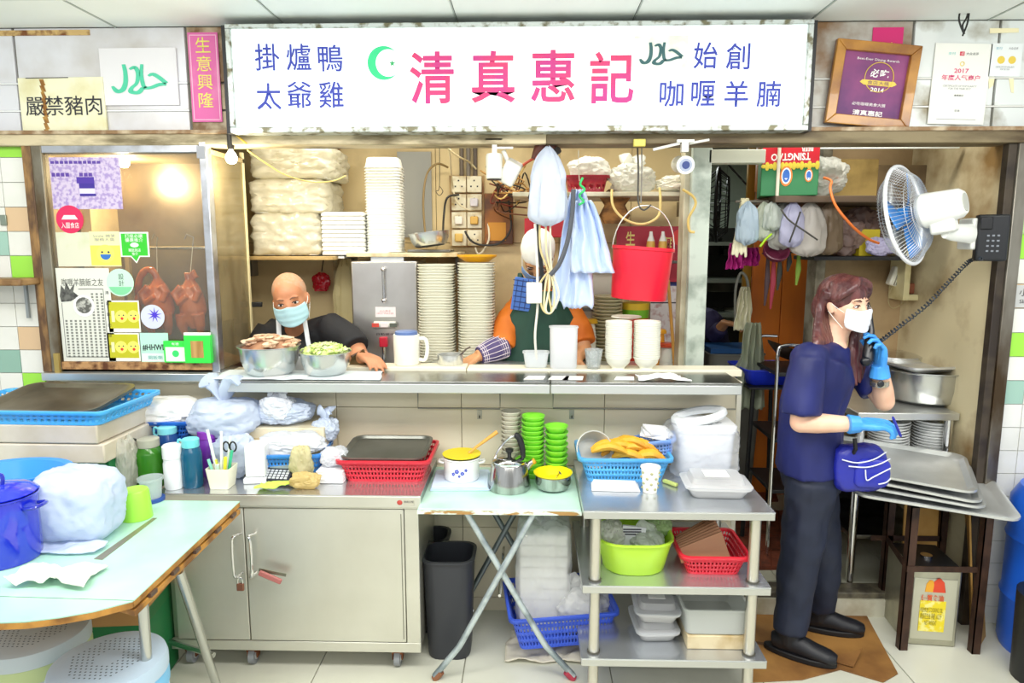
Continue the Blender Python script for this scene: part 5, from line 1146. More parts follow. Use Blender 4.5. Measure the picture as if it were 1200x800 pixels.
# second black shelf behind woman's head
SZ3 = P(1010, 300, 3.5).z
t = T('wall_shelf', 'black shelf behind the phoning person holding small packets', 'shelf', (P(1010, 300, 3.5).x, 3.44, SZ3-.02)); MB().bx(-.26, .25, 0, .27, 0, .02).build('shelf_board', black, t, bevel=.002)
o = MB().bx(-.09, .05, 0, .18, 0, .12).build('yellow_packet', mt('#c9b51e', .5), None, bevel=.004); o.location = (P(1022, 290, 3.5).x, 3.5, SZ3+.001); tag(o, 'yellow packet on the black shelf beside the fan', 'packet'); o.scale = (.7, .5, 1.1)
bag('goods_bag', 'small blue and pink plastic bag on the black shelf', (P(1030, 296, 3.48).x, 3.47, SZ3+.001), (.14, .06, .09), 85, mt('#b9b4d6', .35, bump=(22, .4)), ears=0, amt=.25)
bag('goods_bag', 'pinkish translucent bag on the black shelf left of the yellow packet', (P(990, 292, 3.5).x, 3.55, SZ3+.001), (.22, .16, .2), 86, mt('#a88d84', .3, bump=(22, .5), sheer=.2), ears=0, amt=.3)
bag('goods_bag', 'reddish clear bag high on the black shelf left of the fan', (P(1018, 262, 3.55).x, 3.62, SZ3+.001), (.2, .12, .24), 87, mt('#9d827c', .3, bump=(22, .5), sheer=.2), ears=0, amt=.3)
# rail with hanging bags
rail_z = P(930, 236, 3.36).z
cable('hanging_rail', 'steel rail under the upper rack with bags hung from it', [V((P(862, 236, 3.36).x, 3.36, rail_z)), V((P(1100, 236, 3.36).x, 3.36, rail_z))], .006, '#6d675b', cat='rail', sm=1)
HB = [(876, 250, 286, .11, '#b9cbd8', 'pale blue knotted bag hanging at the left end of the rail'), (896, 236, 282, .10, '#d5dcc8', 'slim greenish white bag hanging on the rail'),
      (918, 240, 292, .14, '#cfcfc4', 'white bag hanging on the rail above the dark bowl'), (930, 236, 288, .12, '#c6c6e0', 'lavender tinted bag hanging from the middle of the rail'),
      (950, 238, 300, .17, '#d3cdc4', 'largest translucent white bag hanging on the rail'), (973, 240, 298, .14, '#8f7b63', 'brownish clear bag hanging right of the largest white bag'),
      (905, 235, 270, .09, '#c7cfc6', 'short pale bag between the slim bag and the lavender bag')]
for i, (px, ya, yb, w_, hx, lab) in enumerate(HB):
    D = 3.33 + (i % 3)*.03-.02; tp = P(px, ya, D); hanging_bag('hanging_bag', lab, (tp.x, D, rail_z-.004), P(px, yb, D).z, w_, 90+i*3, mt(hx, .35, sheer=.1, bump=(20, .4)), depth=.07, group=None)
def glove_hang(label, px, py, D, hx):
    c = P(px, py, D); mb = MB(); mb.tube([(0, 0, 0), (0, 0, -.09)], [.02, .033], 12, ab=(1, .5))
    for k in range(4): mb.tube([(-.024+k*.016, 0, -.08), (-.034+k*.022, 0, -.15-.01*(k % 2))], [.009, .007], 8)
    mb.tube([(.02, 0, -.06), (.05, 0, -.1)], [.01, .008], 8); o = fuse(mb, 'rubber_glove', mt(hx, .4), None, .005, 2); o.location = c; tag(o, label, 'glove'); return o
glove_hang('cream rubber glove hanging fingers down left of the bags', 868, 262, 3.34, '#d9d3b4'); glove_hang('second cream glove clipped above the first at the passage side', 873, 232, 3.36, '#cfc7a0')
hanging_cloth('magenta_cloth', 'magenta cloth hanging in the passage under the bags', P(862, 285, 3.5), .05, .09, P(860, 316, 3.5).z, 4, mt('#b2207e', .7), 3.5)
hanging_cloth('magenta_cloth', 'second magenta cloth right of the first under the glove', P(880, 290, 3.52), .06, .10, P(880, 312, 3.5).z, 5, mt('#a81a76', .7), 3.52)
o = MB().lathe([(.001, 0), (.035, 0), (.06, .03), (.062, .05), (.055, .05), (.03, .008), (.001, .008)], 24).build('dark_red_bowl', mt('#5b1f35', .3), None); o.location = (P(905, 296, 3.4).x, 3.38, P(905, 300, 3.4).z); o.rotation_euler = (.9, 0, 0); tag(o, 'dark red bowl hanging sideways under the rail', 'bowl')
for px, ya, yb, hx, lab in ((900, 300, 358, '#3a2428', 'long dark red brush hanging before the orange board'), (907, 300, 362, '#8b2034', 'red ribbon like scraper hanging before the orange board'), (914, 300, 340, '#2b2a22', 'short black brush hanging before the orange board'), (936, 298, 334, '#6f8c2a', 'olive green utensil hanging before the orange board'), (925, 296, 318, '#222622', 'small dark utensil hanging left of the olive one')):
    c = P(px, ya, 3.45); zb_ = P(px, yb, 3.45).z; o = MB().tube([(0, 0, 0), (.003, 0, (zb_-c.z)*.5), (-.004, 0, zb_-c.z)], [.008, .014, .005], 8, ab=(1, .5)).build('hanging_utensil', mt(hx, .6), None); o.location = c; tag(o, lab, 'utensil')
cable('utensil_rail', 'thin dark rod the utensils hang from', [P(893, 297, 3.45), P(945, 295, 3.45)], .004, '#2a2a26', cat='rail', sm=1)
o = MB().tube([(0, 0, 0), (-.03, 0, -.03), (-.05, 0, -.06)], .012, 8, ab=(1, .4)).build('green_clip', mt('#a6d02a', .4), None); o.location = P(904, 274, 3.28); tag(o, 'lime green clip among the hanging bags', 'clip')
cable('orange_lead', 'orange lead curving down from the rack to the fan', [P(965, 208, 3.3), P(974, 212, 3.28), P(973, 222, 3.26), P(980, 242, 3.2), P(1000, 266, 3.18), P(1018, 280, 3.18), P(1030, 285, 3.18)], .006, '#d9702a')
cable('orange_lead', 'orange coil of lead tied on the upper rack', [P(965, 208, 3.38), P(975, 206, 3.36), P(983, 210, 3.36), P(978, 216, 3.38), P(967, 213, 3.38), P(966, 208, 3.38)], .006, '#d0602a')
cable('dark_string', 'dark string slanting across the hanging bags', [P(915, 245, 3.26), P(925, 258, 3.25), P(945, 272, 3.24), P(958, 281, 3.24)], .004, '#3d3a34')
cable('dark_string', 'short dark string crossing the slanting one', [P(938, 248, 3.25), P(931, 268, 3.24), P(925, 284, 3.24)], .004, '#26241f')
# person-side bits: hoses, mop cloth, plastic sheet, bins
cable('arched_hose', 'grey hose arching at the passage and trailing down behind the worktop', [P(862, 380, 3.9), P(862, 340, 3.9), P(868, 320, 3.9), P(876, 330, 3.88), P(878, 370, 3.85), P(876, 400, 3.8), P(866, 425, 3.75), P(855, 436, 3.7)], .008, '#8f9288')
hanging_cloth('mop_cloth', 'cream frayed mop cloth hanging in the passage', P(873, 336, 3.82), .04, .11, P(868, 388, 3.8).z, 15, mt('#d9d6b8', .8), 3.82)
hanging_cloth('plastic_sheet', 'long greenish translucent plastic sheet hanging in the passage', P(884, 378, 3.7), .08, .17, P(878, 480, 3.7).z, 17, mt('#b5bda4', .3, sheer=.25), 3.7)
def bin_(name, label, x, y, z, w_, d_, h_, hx, rz=0, wb=.82):
    t = T(name, label, 'bin', (x, y, z), rz); tub(MB(), w_, d_, h_, .05, wb, t=.006, rim=.008).build('bin_body', mt(hx, .45), t); return t
g_ = G(870, 552, KZ); bin_('waste_bin', 'tall dark grey bin standing in the passage behind the counter', g_.x, g_.y+.15, KZ, .25, .28, .42, '#4d5352')
c = P(846, 430, 4.4); t = bin_('waste_bin', 'large grey bin in front of the bending worker', c.x+.02, 4.3, KZ, .34, .34, .95, '#77776e'); MB().bx(-.16, .16, -.14, .14, .95, .98).build('blue_lid', mt('#21548c', .4), t)
# red-brown drain mats
mm_ = mt('#7a3a20', .7, var=('#4f2413', 8, .4, .7))
def mat(label, pts):
    q = [G(x, y, KZ) for x, y in pts]; c = sum(q, V())/len(q); t = T('floor_mat', label, 'mat', c)
    MB().prism([p_-c for p_ in q], (0, 0, .012)).build('mat_base', mm_, t)
    nx = 5; 
    for i in range(nx):
        for j in range(4):
            u0, u1, v0, v1 = i/nx+.012, (i+1)/nx-.012, j/4+.012, (j+1)/4-.012
            def bl(u, v): return (q[0]*(1-u)+q[1]*u)*(1-v)+(q[3]*(1-u)+q[2]*u)*v-c+V((0, 0, .012))
            MB().prism([bl(u0, v0), bl(u1, v0), bl(u1, v1), bl(u0, v1)], (0, 0, .004)).build('mat_block', mt('#86442a', .7, var=('#5a2a17', 20, .4, .7)), t)
    return t
mat('red-brown grid mat on the raised passage floor', [(868, 668), (928, 668), (925, 600), (860, 600)])
mat('small red-brown mat further back by the black trolley', [(888, 588), (912, 588), (902, 560), (880, 560)])
# ---- black stand with blue tray, trolley
g_ = G(893, 548, KZ)
t = T('black_stand', 'black folding stand carrying the blue tray in the passage', 'stand', (P(894, 470, 3.75).x, 3.62, KZ)); bz = P(905, 452, 3.7).z-KZ
for sg in (-1, 1):
    for y in (0, .3): MB().cyl((sg*.12, y, 0), (sg*.10, y, bz), .012, 8).build('leg', black, t)
MB().bx(-.13, .13, -.02, .32, bz, bz+.012).build('stand_top', black, t)
t = T('blue_tray', 'bright blue plastic tray on the black stand', 'tray', (t.location.x, 3.77, KZ+bz+.013), .1); tub(MB(), .30, .3, .09, .03, .78, rim=.006).build('tray_body', mt('#1f35c8', .35), t)
cloth('white_rag', 'white cloth lying over the blue tray and trolley edge', (P(925, 428, 3.6).x, 3.66, KZ+bz+.085), .18, .12, 33, mt('#e9e6e0', .7), h=.03)
t = T('steel_trolley', 'black shelved trolley with chrome handle behind the phoning person', 'trolley', (P(935, 480, 3.35).x, 3.38, KZ)); th = P(915, 405, 3.38).z-KZ
x_l = P(908, 480, 3.38).x-t.location.x; x_r = .14
for y in (0, .36): MB().tube(spline([V((x_l, y, 0)), V((x_l, y, th*.8)), V((x_l, y, th*.97)), V((x_l+.03, y, th)), V((x_l+.12, y, th))], 4), .009, 10).build('handle', chrome, t)
for y in (0, .36): MB().cyl((x_r, y, 0), (x_r, y, th*.88), .009, 8).build('leg', chrome, t)
for z in (.35, .62, th*.86): MB().bx(x_l+.005, x_r, 0, .36, z, z+.02).build('shelf', black, t, bevel=.003)
t_ = T('wok', 'dark round wok standing on the trolley behind the phoning person', 'wok', (t.location.x+.02, 3.55, KZ+th*.86+.021)); MB().lathe([(.001, 0), (.06, .0), (.13, .045), (.14, .06), (.13, .055), (.06, .01), (.001, .01)], 26).build('wok_body', mt('#3b2d24', .4, .6), t_)
t_.rotation_euler = (.0, .35, 0); t_.location.z += .035
# ================================================================ ALCOVE: bench, basin, plates
bx0_ = P(1008, 487, 3.1).x; bx1_ = SX-.01; BZ2 = P(1090, 484, 3.12).z
t = T('steel_bench', 'stainless bench at the right wall with basin on top and plates below', 'table', ((bx0_+bx1_)/2, 3.12, KZ)); hw = (bx1_-bx0_)/2; hb_ = BZ2-KZ
MB().bx(-hw, hw, 0, .56, hb_-.035, hb_).build('tabletop', steel, t, bevel=.004)
for x in (-hw+.03, hw-.03):
    for y in (.03, .53): MB().cyl((x, y, 0), (x, y, hb_-.035), .019, 14).build('leg', chrome, t)
ms = P(1090, 546, 3.14).z-KZ-.0
MB().bx(-hw+.02, hw-.02, .02, .54, ms-.025, ms).build('undershelf', steel_d, t, bevel=.003)
MB().bx(-hw+.02, hw-.02, .02, .54, .22, .24).build('undershelf', steel_d, t, bevel=.003)
MB().bx(-hw+.02, hw-.02, .50, .52, .24, ms-.03).build('back_sheet', mt('#2d2c29', .5), t)
for px, lab, grp in ((1050, 'white dinner plate in the left stack under the steel bench', 'left plate stack'), (1102, 'white dinner plate in the right stack under the steel bench', 'right plate stack')):
    stack('white_plate', lab, 'plate', grp, px, 3.27, KZ+ms+.001, 491, .092, 13, mt('#eef0ee', .25, coat=.4), .026)
# basin
c = P(1086, 470, 3.33)
t = T('steel_basin', 'big round stainless basin on the bench', 'basin', (P(1084, 470, 3.36).x-.005, 3.37, BZ2)); r = P(1128, 440, 3.33).x-P(1084, 440, 3.33).x; hb = .165
MB().lathe([(.001, 0), (r*.72, 0), (r*.9, .02), (r*1.0, hb*.5), (r*1.02, hb*.95), (r*1.13, hb), (r*1.13, hb+.004), (r*.98, hb), (r*.96, hb*.5), (r*.7, .015), (.001, .012)], 48).build('basin_body', mt('#d9dbd8', .25, .9, var=('#bcbebc', 3, .3, .7)), t)
t2 = T('foil_tray', 'shallow silver rectangular tray resting across the basin', 'tray', (t.location.x+.01, 3.36, BZ2+hb+.006), .2); tub(MB(), .42, .3, .03, .04, .85, rim=.01).build('tray_body', alu, t2)
t3 = T('steel_pot', 'shallow steel pot with lid behind the basin', 'pot', (P(1050, 440, 3.55).x, 3.57, BZ2+.001)); MB().lathe([(.001, 0), (.115, 0), (.12, .19), (.001, .19)], 30).build('pot_body', steel, t3); MB().lathe([(.125, .19), (.13, .2), (.05, .218), (.001, .22)], 30).build('pot_lid', chrome, t3)
o = MB().bx(-.03, .03, -.01, .01, 0, .10).build('metal_plate', alu, None, bevel=.01); o.location = (P(1140, 560, 3.1).x, 3.06, KZ+.62); o.rotation_euler = (0, -.35, 0); tag(o, 'small bent metal plate leaning beside the bench leg', 'plate')
# wall cabinet, caddy, cords, lamp
D = 3.56; a = P(1058, 352, D); b = P(1108, 272, D); 
t = T('wall_cabinet', 'cream open-fronted wooden wall cabinet under the fan', 'cabinet', ((a.x+b.x)/2, D, a.z)); hw = (b.x-a.x)/2; h_ = b.z-a.z; cm_ = mt('#d9cf9f', .5, var=('#a79455', 6, .45, .7))
for (x0, x1, z0, z1) in ((-hw, -hw+.03, 0, h_), (hw-.03, hw, 0, h_), (-hw+.03, hw-.03, 0, .03), (-hw+.03, hw-.03, h_-.03, h_)): MB().bx(x0, x1, 0, .15, z0, z1).build('frame_board', cm_, t, bevel=.002)
MB().bx(-hw+.02, hw-.02, .13, .15, .02, h_-.02).build('back_board', mt('#8a5a30', .6), t); 
MB().bx(hw, hw+.115, 0.0, .15, .0, h_+.03).build('side_box', cm_, t, bevel=.003)
o = MB().bx(-.07, .05, -.03, .03, 0, .055).build('brown_packet', mt('#9a5a40', .5), None, bevel=.008); o.location = (t.location.x, D+.07, a.z+.031); tag(o, 'brown packet lying inside the wall cabinet', 'packet')
c = P(1122, 346, D-.02); t2 = T('perforated_caddy', 'white perforated plastic caddy hanging beside the wall cabinet', 'caddy', (c.x, D-.045, c.z)); mb = MB()
MB().bx(-.058, .058, 0, .04, 0, .13).build('caddy_body', mt('#ecebe0', .4), t2, bevel=.008)
hh = MB()
for i in range(5):
    for j in range(5): hh.bx(-.044+i*.02, -.044+i*.02+.009, -.0012, .0, .018+j*.021, .018+j*.021+.01)
hh.build('caddy_holes', mt('#4d4b42', .6), t2)
def pull(label, px, y0, y1):
    a = P(px, y0, 3.7); b = P(px, y1, 3.7); t = T('pull_cord', label, 'cord', (a.x, 3.707, b.z)); MB().cyl((0, 0, .04), (0, 0, a.z-b.z), .0016, 6).build('string', mt('#ddd6bd', .6), t); MB().lathe([(.001, 0), (.012, 0), (.012, .022), (.006, .04), (.001, .04)], 14).build('cord_knob', white_pl, t)
pull('left pull cord with white knob on the alcove wall', 1131, 306, 384); pull('right pull cord with white knob, hanging slightly lower', 1140, 310, 391)
t = T('clip_lamp', 'small white striped wall lamp left of the wall cabinet', 'lamp', P(1049, 333, 3.66)); R_ = Matrix.Rotation(.3, 3, 'Y'); MB().box((0, 0, .04), (.06, .05, .1), R_).build('lamp_head', mt('#e6e4d2', .4), t, bevel=.008)
for k in range(2): MB().box((.012*k-.008, -.027, .04), (.005, .004, .09), R_).build('rib', mt('#8f8c7c', .5), t)
cable('lamp_wire', 'thin wire loop hanging below the small white lamp', [P(1048, 330, 3.66), P(1041, 350, 3.68), P(1046, 361, 3.69), P(1060, 354, 3.69), P(1065, 345, 3.69)], .002, '#b8a97c')
# ---- phone and fan on the side wall
D = 2.88; c = P(1160, 278, D)
pw = P(1176, 278, D).x-P(1143, 278, D).x; ph = P(1160, 251, D).z-P(1160, 306, D).z
t = T('wall_phone', 'black wall telephone with keypad at the right door post', 'telephone', (P(1161, 306, D).x, D, P(1160, 306, D).z), math.radians(-18))
MB().bx(-pw/2, pw/2, 0, .05, 0, ph).build('phone_body', mt('#1a1c1f', .3), t, bevel=.008); MB().bx(-pw*.45, -pw*.05, -.008, 0, ph*.68, ph*.95).build('cradle', mt('#101113', .3), t, bevel=.004)
kk = MB()
for i in range(3):
    for j in range(4): kk.bx(-.022+i*.018, -.022+i*.018+.009, -.003, 0, ph*.2+j*.021, ph*.2+j*.021+.007)
kk.build('keypad', mt('#7a8088', .4), t)
MB().bx(-pw*.1, pw*.4, .05, .11, ph*.2, ph*.8).build('wall_mount', mt('#4e4c46', .5), t)
o = MB().bx(-.05, .03, -.004, 0, -.03, .03).build('white_switch', white_pl, None, bevel=.003); o.location = (P(1132, 299, 3.71).x, 3.718, P(1132, 299, 3.71).z); tag(o, 'white switch plate below the black wall phone', 'switch')
hand = P(1026, 404, 2.74)
t = T('phone_cord', 'curly black cord from the wall phone to the handset', 'cord', hand); q = spline([hand, P(1052, 384, 2.84), P(1085, 358, 2.9), P(1112, 330, 2.96), P(1136, 306, 3.0), V((P(1150, 303, D).x, D, P(1150, 303, D).z))], 40); mb = MB(); pts = []
for i, p_ in enumerate(q):
    d = (q[min(i+1, len(q)-1)]-q[max(i-1, 0)]).normalized(); a_, b_ = frame_from(d); 
    pts.append(p_+(a_*math.cos(i*1.45)+b_*math.sin(i*1.45))*.008-hand)
mb.tube(pts, .0032, 5); mb.build('coil', mt('#2c333b', .4), t)
# wall fan
fc = P(1062, 252, 2.93); ax = V((.80, .12, .42)).normalized()     # from cage towards the motor (away from face)
t = T('wall_fan', 'white wall fan with blue blades above the phoning person', 'fan', fc)
rot = V((0, 1, 0)).rotation_difference(ax).to_matrix()
ax_face = V((-.62, -.0, -.0))
fr_ = P(1062, 200, 2.93).z-fc.z
fr_ = .205; rot = (Matrix.Rotation(math.radians(-138), 3, 'Z') @ Matrix.Rotation(math.radians(12), 3, 'X'))
def fm_(): m_ = MB(); m_.m = rot.to_4x4(); return m_
cage(fm_(), fr_, .06, 72, .0011, 3).build('fan_cage', mt('#c9cdd0', .3, .5), t)
fm_().tube([(fr_*math.cos(i*PI/24), 0, fr_*math.sin(i*PI/24)) for i in range(48)], .008, 8, closed=True).build('cage_rim', mt('#e8ebee', .35), t)
blades(fm_(), fr_*1.0, 3).build('fan_blades', mt('#2f86d8', .3, trans=0, coat=.5), t, solid=.002)
fm_().tube([(0, -.025, 0), (0, .02, 0)], .035, 20).build('hub', mt('#2f86d8', .3), t)
fm_().tube([(0, .05, 0), (0, .07, 0), (0, .20, .0), (0, .215, 0)], [.06, .072, .058, .045], 28).build('motor_housing', mt('#eceee9', .35), t)
fm_().tube([(0, .215, 0), (0, .2175, 0)], .036, 24).build('motor_grille', mt('#b9bbb2', .5), t)
m_ = fm_(); m_.box((.0, .13, -.075), (.06, .09, .06)); m_.build('neck', mt('#e6e8e2', .4), t, bevel=.01)
e0 = rot @ V((0, .13, -.10)); e1 = P(1140, 274, 2.93)-fc
MB().tube([e0, e0+(e1-e0)*.25+V((0, 0, -.0)), e1], [.026, .034, .042], 14, ab=(.6, 1), up=V((0, 0, 1))).build('wall_arm', mt('#eceee8', .35), t)
MB().box(e1+V((.01, .03, 0)), (.05, .1, .13)).build('base', mt('#e4e6e0', .4), t, bevel=.008)
# ================================================================ TRAY STAND at the right front
sxl, sxr = G(1054, 762, 0), G(1147, 774, 0)
t = T('tray_stand', 'dark brown angle-iron stand holding oven trays at right', 'stand', (sxl.x, sxl.y, 0)); fx = sxr.x-sxl.x; bl = G(1026, 718, 0)-sxl; bd = bl.y
zt2 = .66; bi = mt('#4a3226', .5, .3, var=('#2b1c15', 14, .4, .7))
def ang(m_, x, y, z0, z1): return m_.bx(x, x+.034, y, y+.004, z0, z1).bx(x, x+.004, y, y+.034, z0, z1)
for (x, y, h) in ((0, 0, zt2), (fx, -.02, zt2-.02), (bl.x+.02, bd, zt2+.06), (fx+.02, bd, zt2)): ang(MB(), x, y, 0, h).build('leg', bi, t)
MB().bx(0, fx+.03, -.004, .0, .36, .385).build('rail', bi, t); MB().bx(0, fx+.03, bd, bd+.004, .36, .385).build('rail', bi, t)
MB().prism([(.0, 0, .36), (.004, 0, .385), (bl.x+.024, bd, .385), (bl.x+.02, bd, .36)], (.004, 0, 0)).build('rail', bi, t)
MB().bx(0, fx+.03, 0, .03, zt2-.02, zt2).bx(0.02, fx+.03, bd, bd+.03, zt2-.02, zt2).build('top_rail', bi, t)
# trays: slightly tilted, overhanging
def tray(label, w_, d_, c, rz, tx, ty):
    t = T('oven_tray', label, 'tray', c, 0, None); t.rotation_euler = (tx, ty, rz); tub(MB(), w_, d_, .022, .05, .93, t=.003, rim=.010).build('tray_body', mt('#dcdedd', .36, .7, var=('#c0c3c2', 4, .35, .7)), t); return t
cx_ = sxl.x+.22
base = V((G(1118, 600, .70).x, sxl.y+.20, .672))
tray('lowest dented oven tray jutting forward on the brown stand', .58, .44, base+V((.07, -.07, 0)), -.34, 0.06, .05); tray('second aluminium oven tray in the pile on the brown stand', .56, .46, base+V((.0, -.0, .028)), -.42, .05, .05)
tray('third aluminium oven tray from the bottom of the pile', .57, .46, base+V((-.01, .01, .056)), -.45, .055, .07); tray('topmost aluminium oven tray on the brown stand', .56, .46, base+V((-.02, .02, .085)), -.45, .05, .05)
# tin can
a = G(1062, 760, 0); g1 = G(1118, 757, 0)
t = T('oil_tin', 'large square tin of cooking oil under the brown stand', 'tin', ((G(1062, 757, 0).x+g1.x)/2, g1.y+.0, 0), math.radians(-6)); hw = (g1.x-G(1062, 757, 0).x)/2; hh_ = .36
MB().bx(-hw, hw, 0, .24, 0, hh_).build('tin_body', mt('#bdbba8', .3, .8, var=('#8c8878', 5, .4, .7)), t, bevel=.008)
MB().bx(-hw*.85, hw*.85, -.003, .002, .03, hh_-.05).build('pressed_panel', mt('#cfcdb9', .35, .6), t, bevel=.003); MB().bx(-hw+.006, hw-.006, .006, .234, hh_-.001, hh_+.001).build('tin_top', black, t)
MB().tube([(0, .1, hh_), (0, .1, hh_+.012)], .024, 18).build('cap', chrome, t)
MB().bx(-hw*.55, hw*.45, -.006, -.003, .07, .21).build('yellow_label', mt('#ecd62a', .5, var=('#f2ea8c', 40, .5, .6)), t)
text('優質食油', .028, mt('#d85a2a', .5), 'lettering', t, loc=(-.01, -.007, .225), width=.09, off=.02); text('PREMIUM COOKING OIL\n精煉花生油 淨重 16公升\nNET WEIGHT', .08, mt('#8a7a1a', .5), 'lettering', t, loc=(-.01, -.0072, .14), width=.09)
e_ = MB().lathe([(.001, -.0), (.03, 0), (.022, .05), (.006, .07)], 14).build('red_flame_print', mt('#d8472a', .5), t); e_.scale = (1, .03, .9); e_.location = (.012, -.004, .25)
e_ = MB().lathe([(.001, -.0), (.022, 0), (.018, .04), (.006, .06)], 14).build('orange_flame_print', mt('#e6a42a', .5), t); e_.scale = (1, .03, .9); e_.location = (-.02, -.004, .25)
# cardboards
kraft = mt('#c79a52', .6, var=('#a87a38', 5, .4, .7), bump=(50, .1, (1, 1, .1)))
def board(label, x0, x1, y, z1, tilt, th=.008, rz=0):
    t = T('cardboard_sheet', label, 'cardboard', ((x0+x1)/2, y, .0), rz); t.rotation_euler = (tilt, 0, rz); MB().bx(-(x1-x0)/2, (x1-x0)/2, 0, th, .001, z1).build('sheet', kraft, t, bevel=.001); return t
gA = G(1160, 770, 0)
board('tall kraft cardboard sheet leaning behind the brown stand', gA.x+.01, gA.x+.15, gA.y+.25, .62, -.1, rz=1.15); board('short folded kraft cardboard flap leaning in front of the tall sheet', gA.x-.0, gA.x+.1, gA.y+.12, .26, -.12, rz=.8)
board('dark shaded cardboard sheet standing behind the oil tin', gA.x-.20, gA.x-.04, gA.y+.34, .60, -.05)
# blue barrel
c = G(1215, 775, 0)
t = T('blue_drum', 'blue plastic drum cut off at the right edge', 'drum', (c.x+.12, c.y+.08, 0)); MB().lathe([(.001, 0), (.19, 0), (.20, .03), (.2, .22), (.207, .24), (.2, .26), (.2, .48), (.207, .5), (.2, .52), (.2, .66), (.17, .72), (.06, .74), (.001, .74)], 36).build('drum_body', mt('#1d5fd0', .35), t)
MB().tube(spline([V((-.12, -.1, .72)), V((-.13, -.11, .78)), V((-.04, -.14, .8)), V((.02, -.12, .73))], 5), .014, 8).build('handle', mt('#1d5fd0', .35), t)
o = MB().lathe([(.001, 0), (.16, 0), (.17, .36), (.001, .36)], 24).build('black_bucket', black, None); o.location = (c.x-.06, c.y-.12, 0); o.scale = (.7, .7, 1); tag(o, 'dark bucket in the right corner in front of the blue drum', 'bucket')
# cardboard under the phoning person's feet
q = [G(*p_) for p_ in ((868, 712), (905, 702), (1010, 712), (1052, 790), (1035, 800), (985, 785), (940, 797), (880, 800), (868, 770))]; c = sum(q, V())/len(q)
km_ = mt('#a5773c', .65, var=('#6b4420', 3, .42, .66), bump=(40, .15, (1, .1, 1)))
t = T('cardboard_sheet', 'trampled brown cardboard on the floor under the phoning person', 'cardboard', (c.x, c.y, .001)); MB().prism([p_-c for p_ in q], (0, 0, .005)).build('sheet', km_, t)
f0, f1, f2 = G(968, 775)-c, G(1010, 768)-c, G(1000, 785)-c; MB().prism([f0+V((0, 0, .006)), f1+V((0, 0, .03)), f2+V((0, 0, .012))], (0, 0, .004)).build('torn_flap', km_, t)
MB().prism([G(880, 752)-c+V((0, 0, .0055)), G(945, 762)-c+V((0, 0, .0055)), G(944, 765)-c+V((0, 0, .0055)), G(880, 755)-c+V((0, 0, .0055))], (0, 0, .001)).build('fold_line', mt('#5a3a1c', .7), t)
# ================================================================ PEOPLE
def headset(root, c, fwd, up, s, skin_m, neck_to, extra=None, name='body', voxel=.0045, brow='#3a2a22', iris='#241812', asian=1):
    """returns frame matrix; adds head geometry to a fresh MB that the caller may extend"""
    f = fwd.normalized(); r = f.cross(up).normalized(); u = r.cross(f).normalized()
    M_ = Matrix(((r.x, f.x, u.x), (r.y, f.y, u.y), (r.z, f.z, u.z))) * s     # local x right, y forward, z up
    return M_
def head_geo(mb, c, M_, neck_to=None, ear=1):
    def q(x, y, z): return c + M_ @ V((x, y, z))
    def el(x, y, z, a, b_, d_): mb.ell(q(x, y, z), (a, b_, d_), 24, 16, R=M_)
    el(0, -.012, .035, .074, .092, .085)      # cranium
    el(0, .02, -.012, .064, .068, .085)       # face
    el(0, .038, -.065, .042, .045, .038)      # chin
    el(0, .005, -.05, .056, .055, .05)        # jaw
    mb.tube([q(0, .078, .012), q(0, .092, -.012), q(0, .100, -.028), q(0, .088, -.036)], [.007, .009, .013, .009], 10)
    for sg in (-1, 1):
        el(sg*.032, .058, -.022, .022, .022, .018)
        el(sg*.03, .072, .024, .024, .010, .006)     # brow ridge
        if ear: el(sg*.073, -.008, -.008, .009, .017, .028); el(sg*.078, -.014, -.0, .007, .014, .02)
    mb.tube([q(-.016, .082, -.058), q(0, .087, -.057), q(.016, .082, -.058)], [.004, .006, .004], 8)
    if neck_to is not None: mb.tube([q(0, -.012, -.02), q(0, -.015, -.08), neck_to], [.05, .05, .056], 16)
def face_parts(root, mbf, c, M_, lid='#d9a583', brow='#3a2a22'):
    def q(x, y, z): return c + M_ @ V((x, y, z))
    for sg in (-1, 1):
        m_ = mbf(); m_.ell(q(sg*.032, .0765, .004), (.0145, .0055, .0062), 16, 10, R=M_); e = m_.build('eye', mt('#efe9e2', .2), root)
        m_ = mbf(); m_.ell(q(sg*.032, .0805, .0045), (.0062, .003, .0058), 14, 8, R=M_); m_.build('iris', mt('#1c120e', .1), e)
        m_ = mbf(); m_.tube([q(sg*.016, .0815, .004), q(sg*.026, .0835, .0105), q(sg*.04, .080, .0105), q(sg*.049, .073, .003)], [.0015, .0022, .0022, .0012], 6); m_.build('eyelid_line', mt('#4a3026', .5), root)
        m_ = mbf(); m_.tube([q(sg*.014, .083, .024), q(sg*.03, .0855, .030), q(sg*.05, .074, .026)], [.0025, .0035, .0015], 6, ab=(1, 1)); m_.build('eyebrow', mt(brow, .8), root)
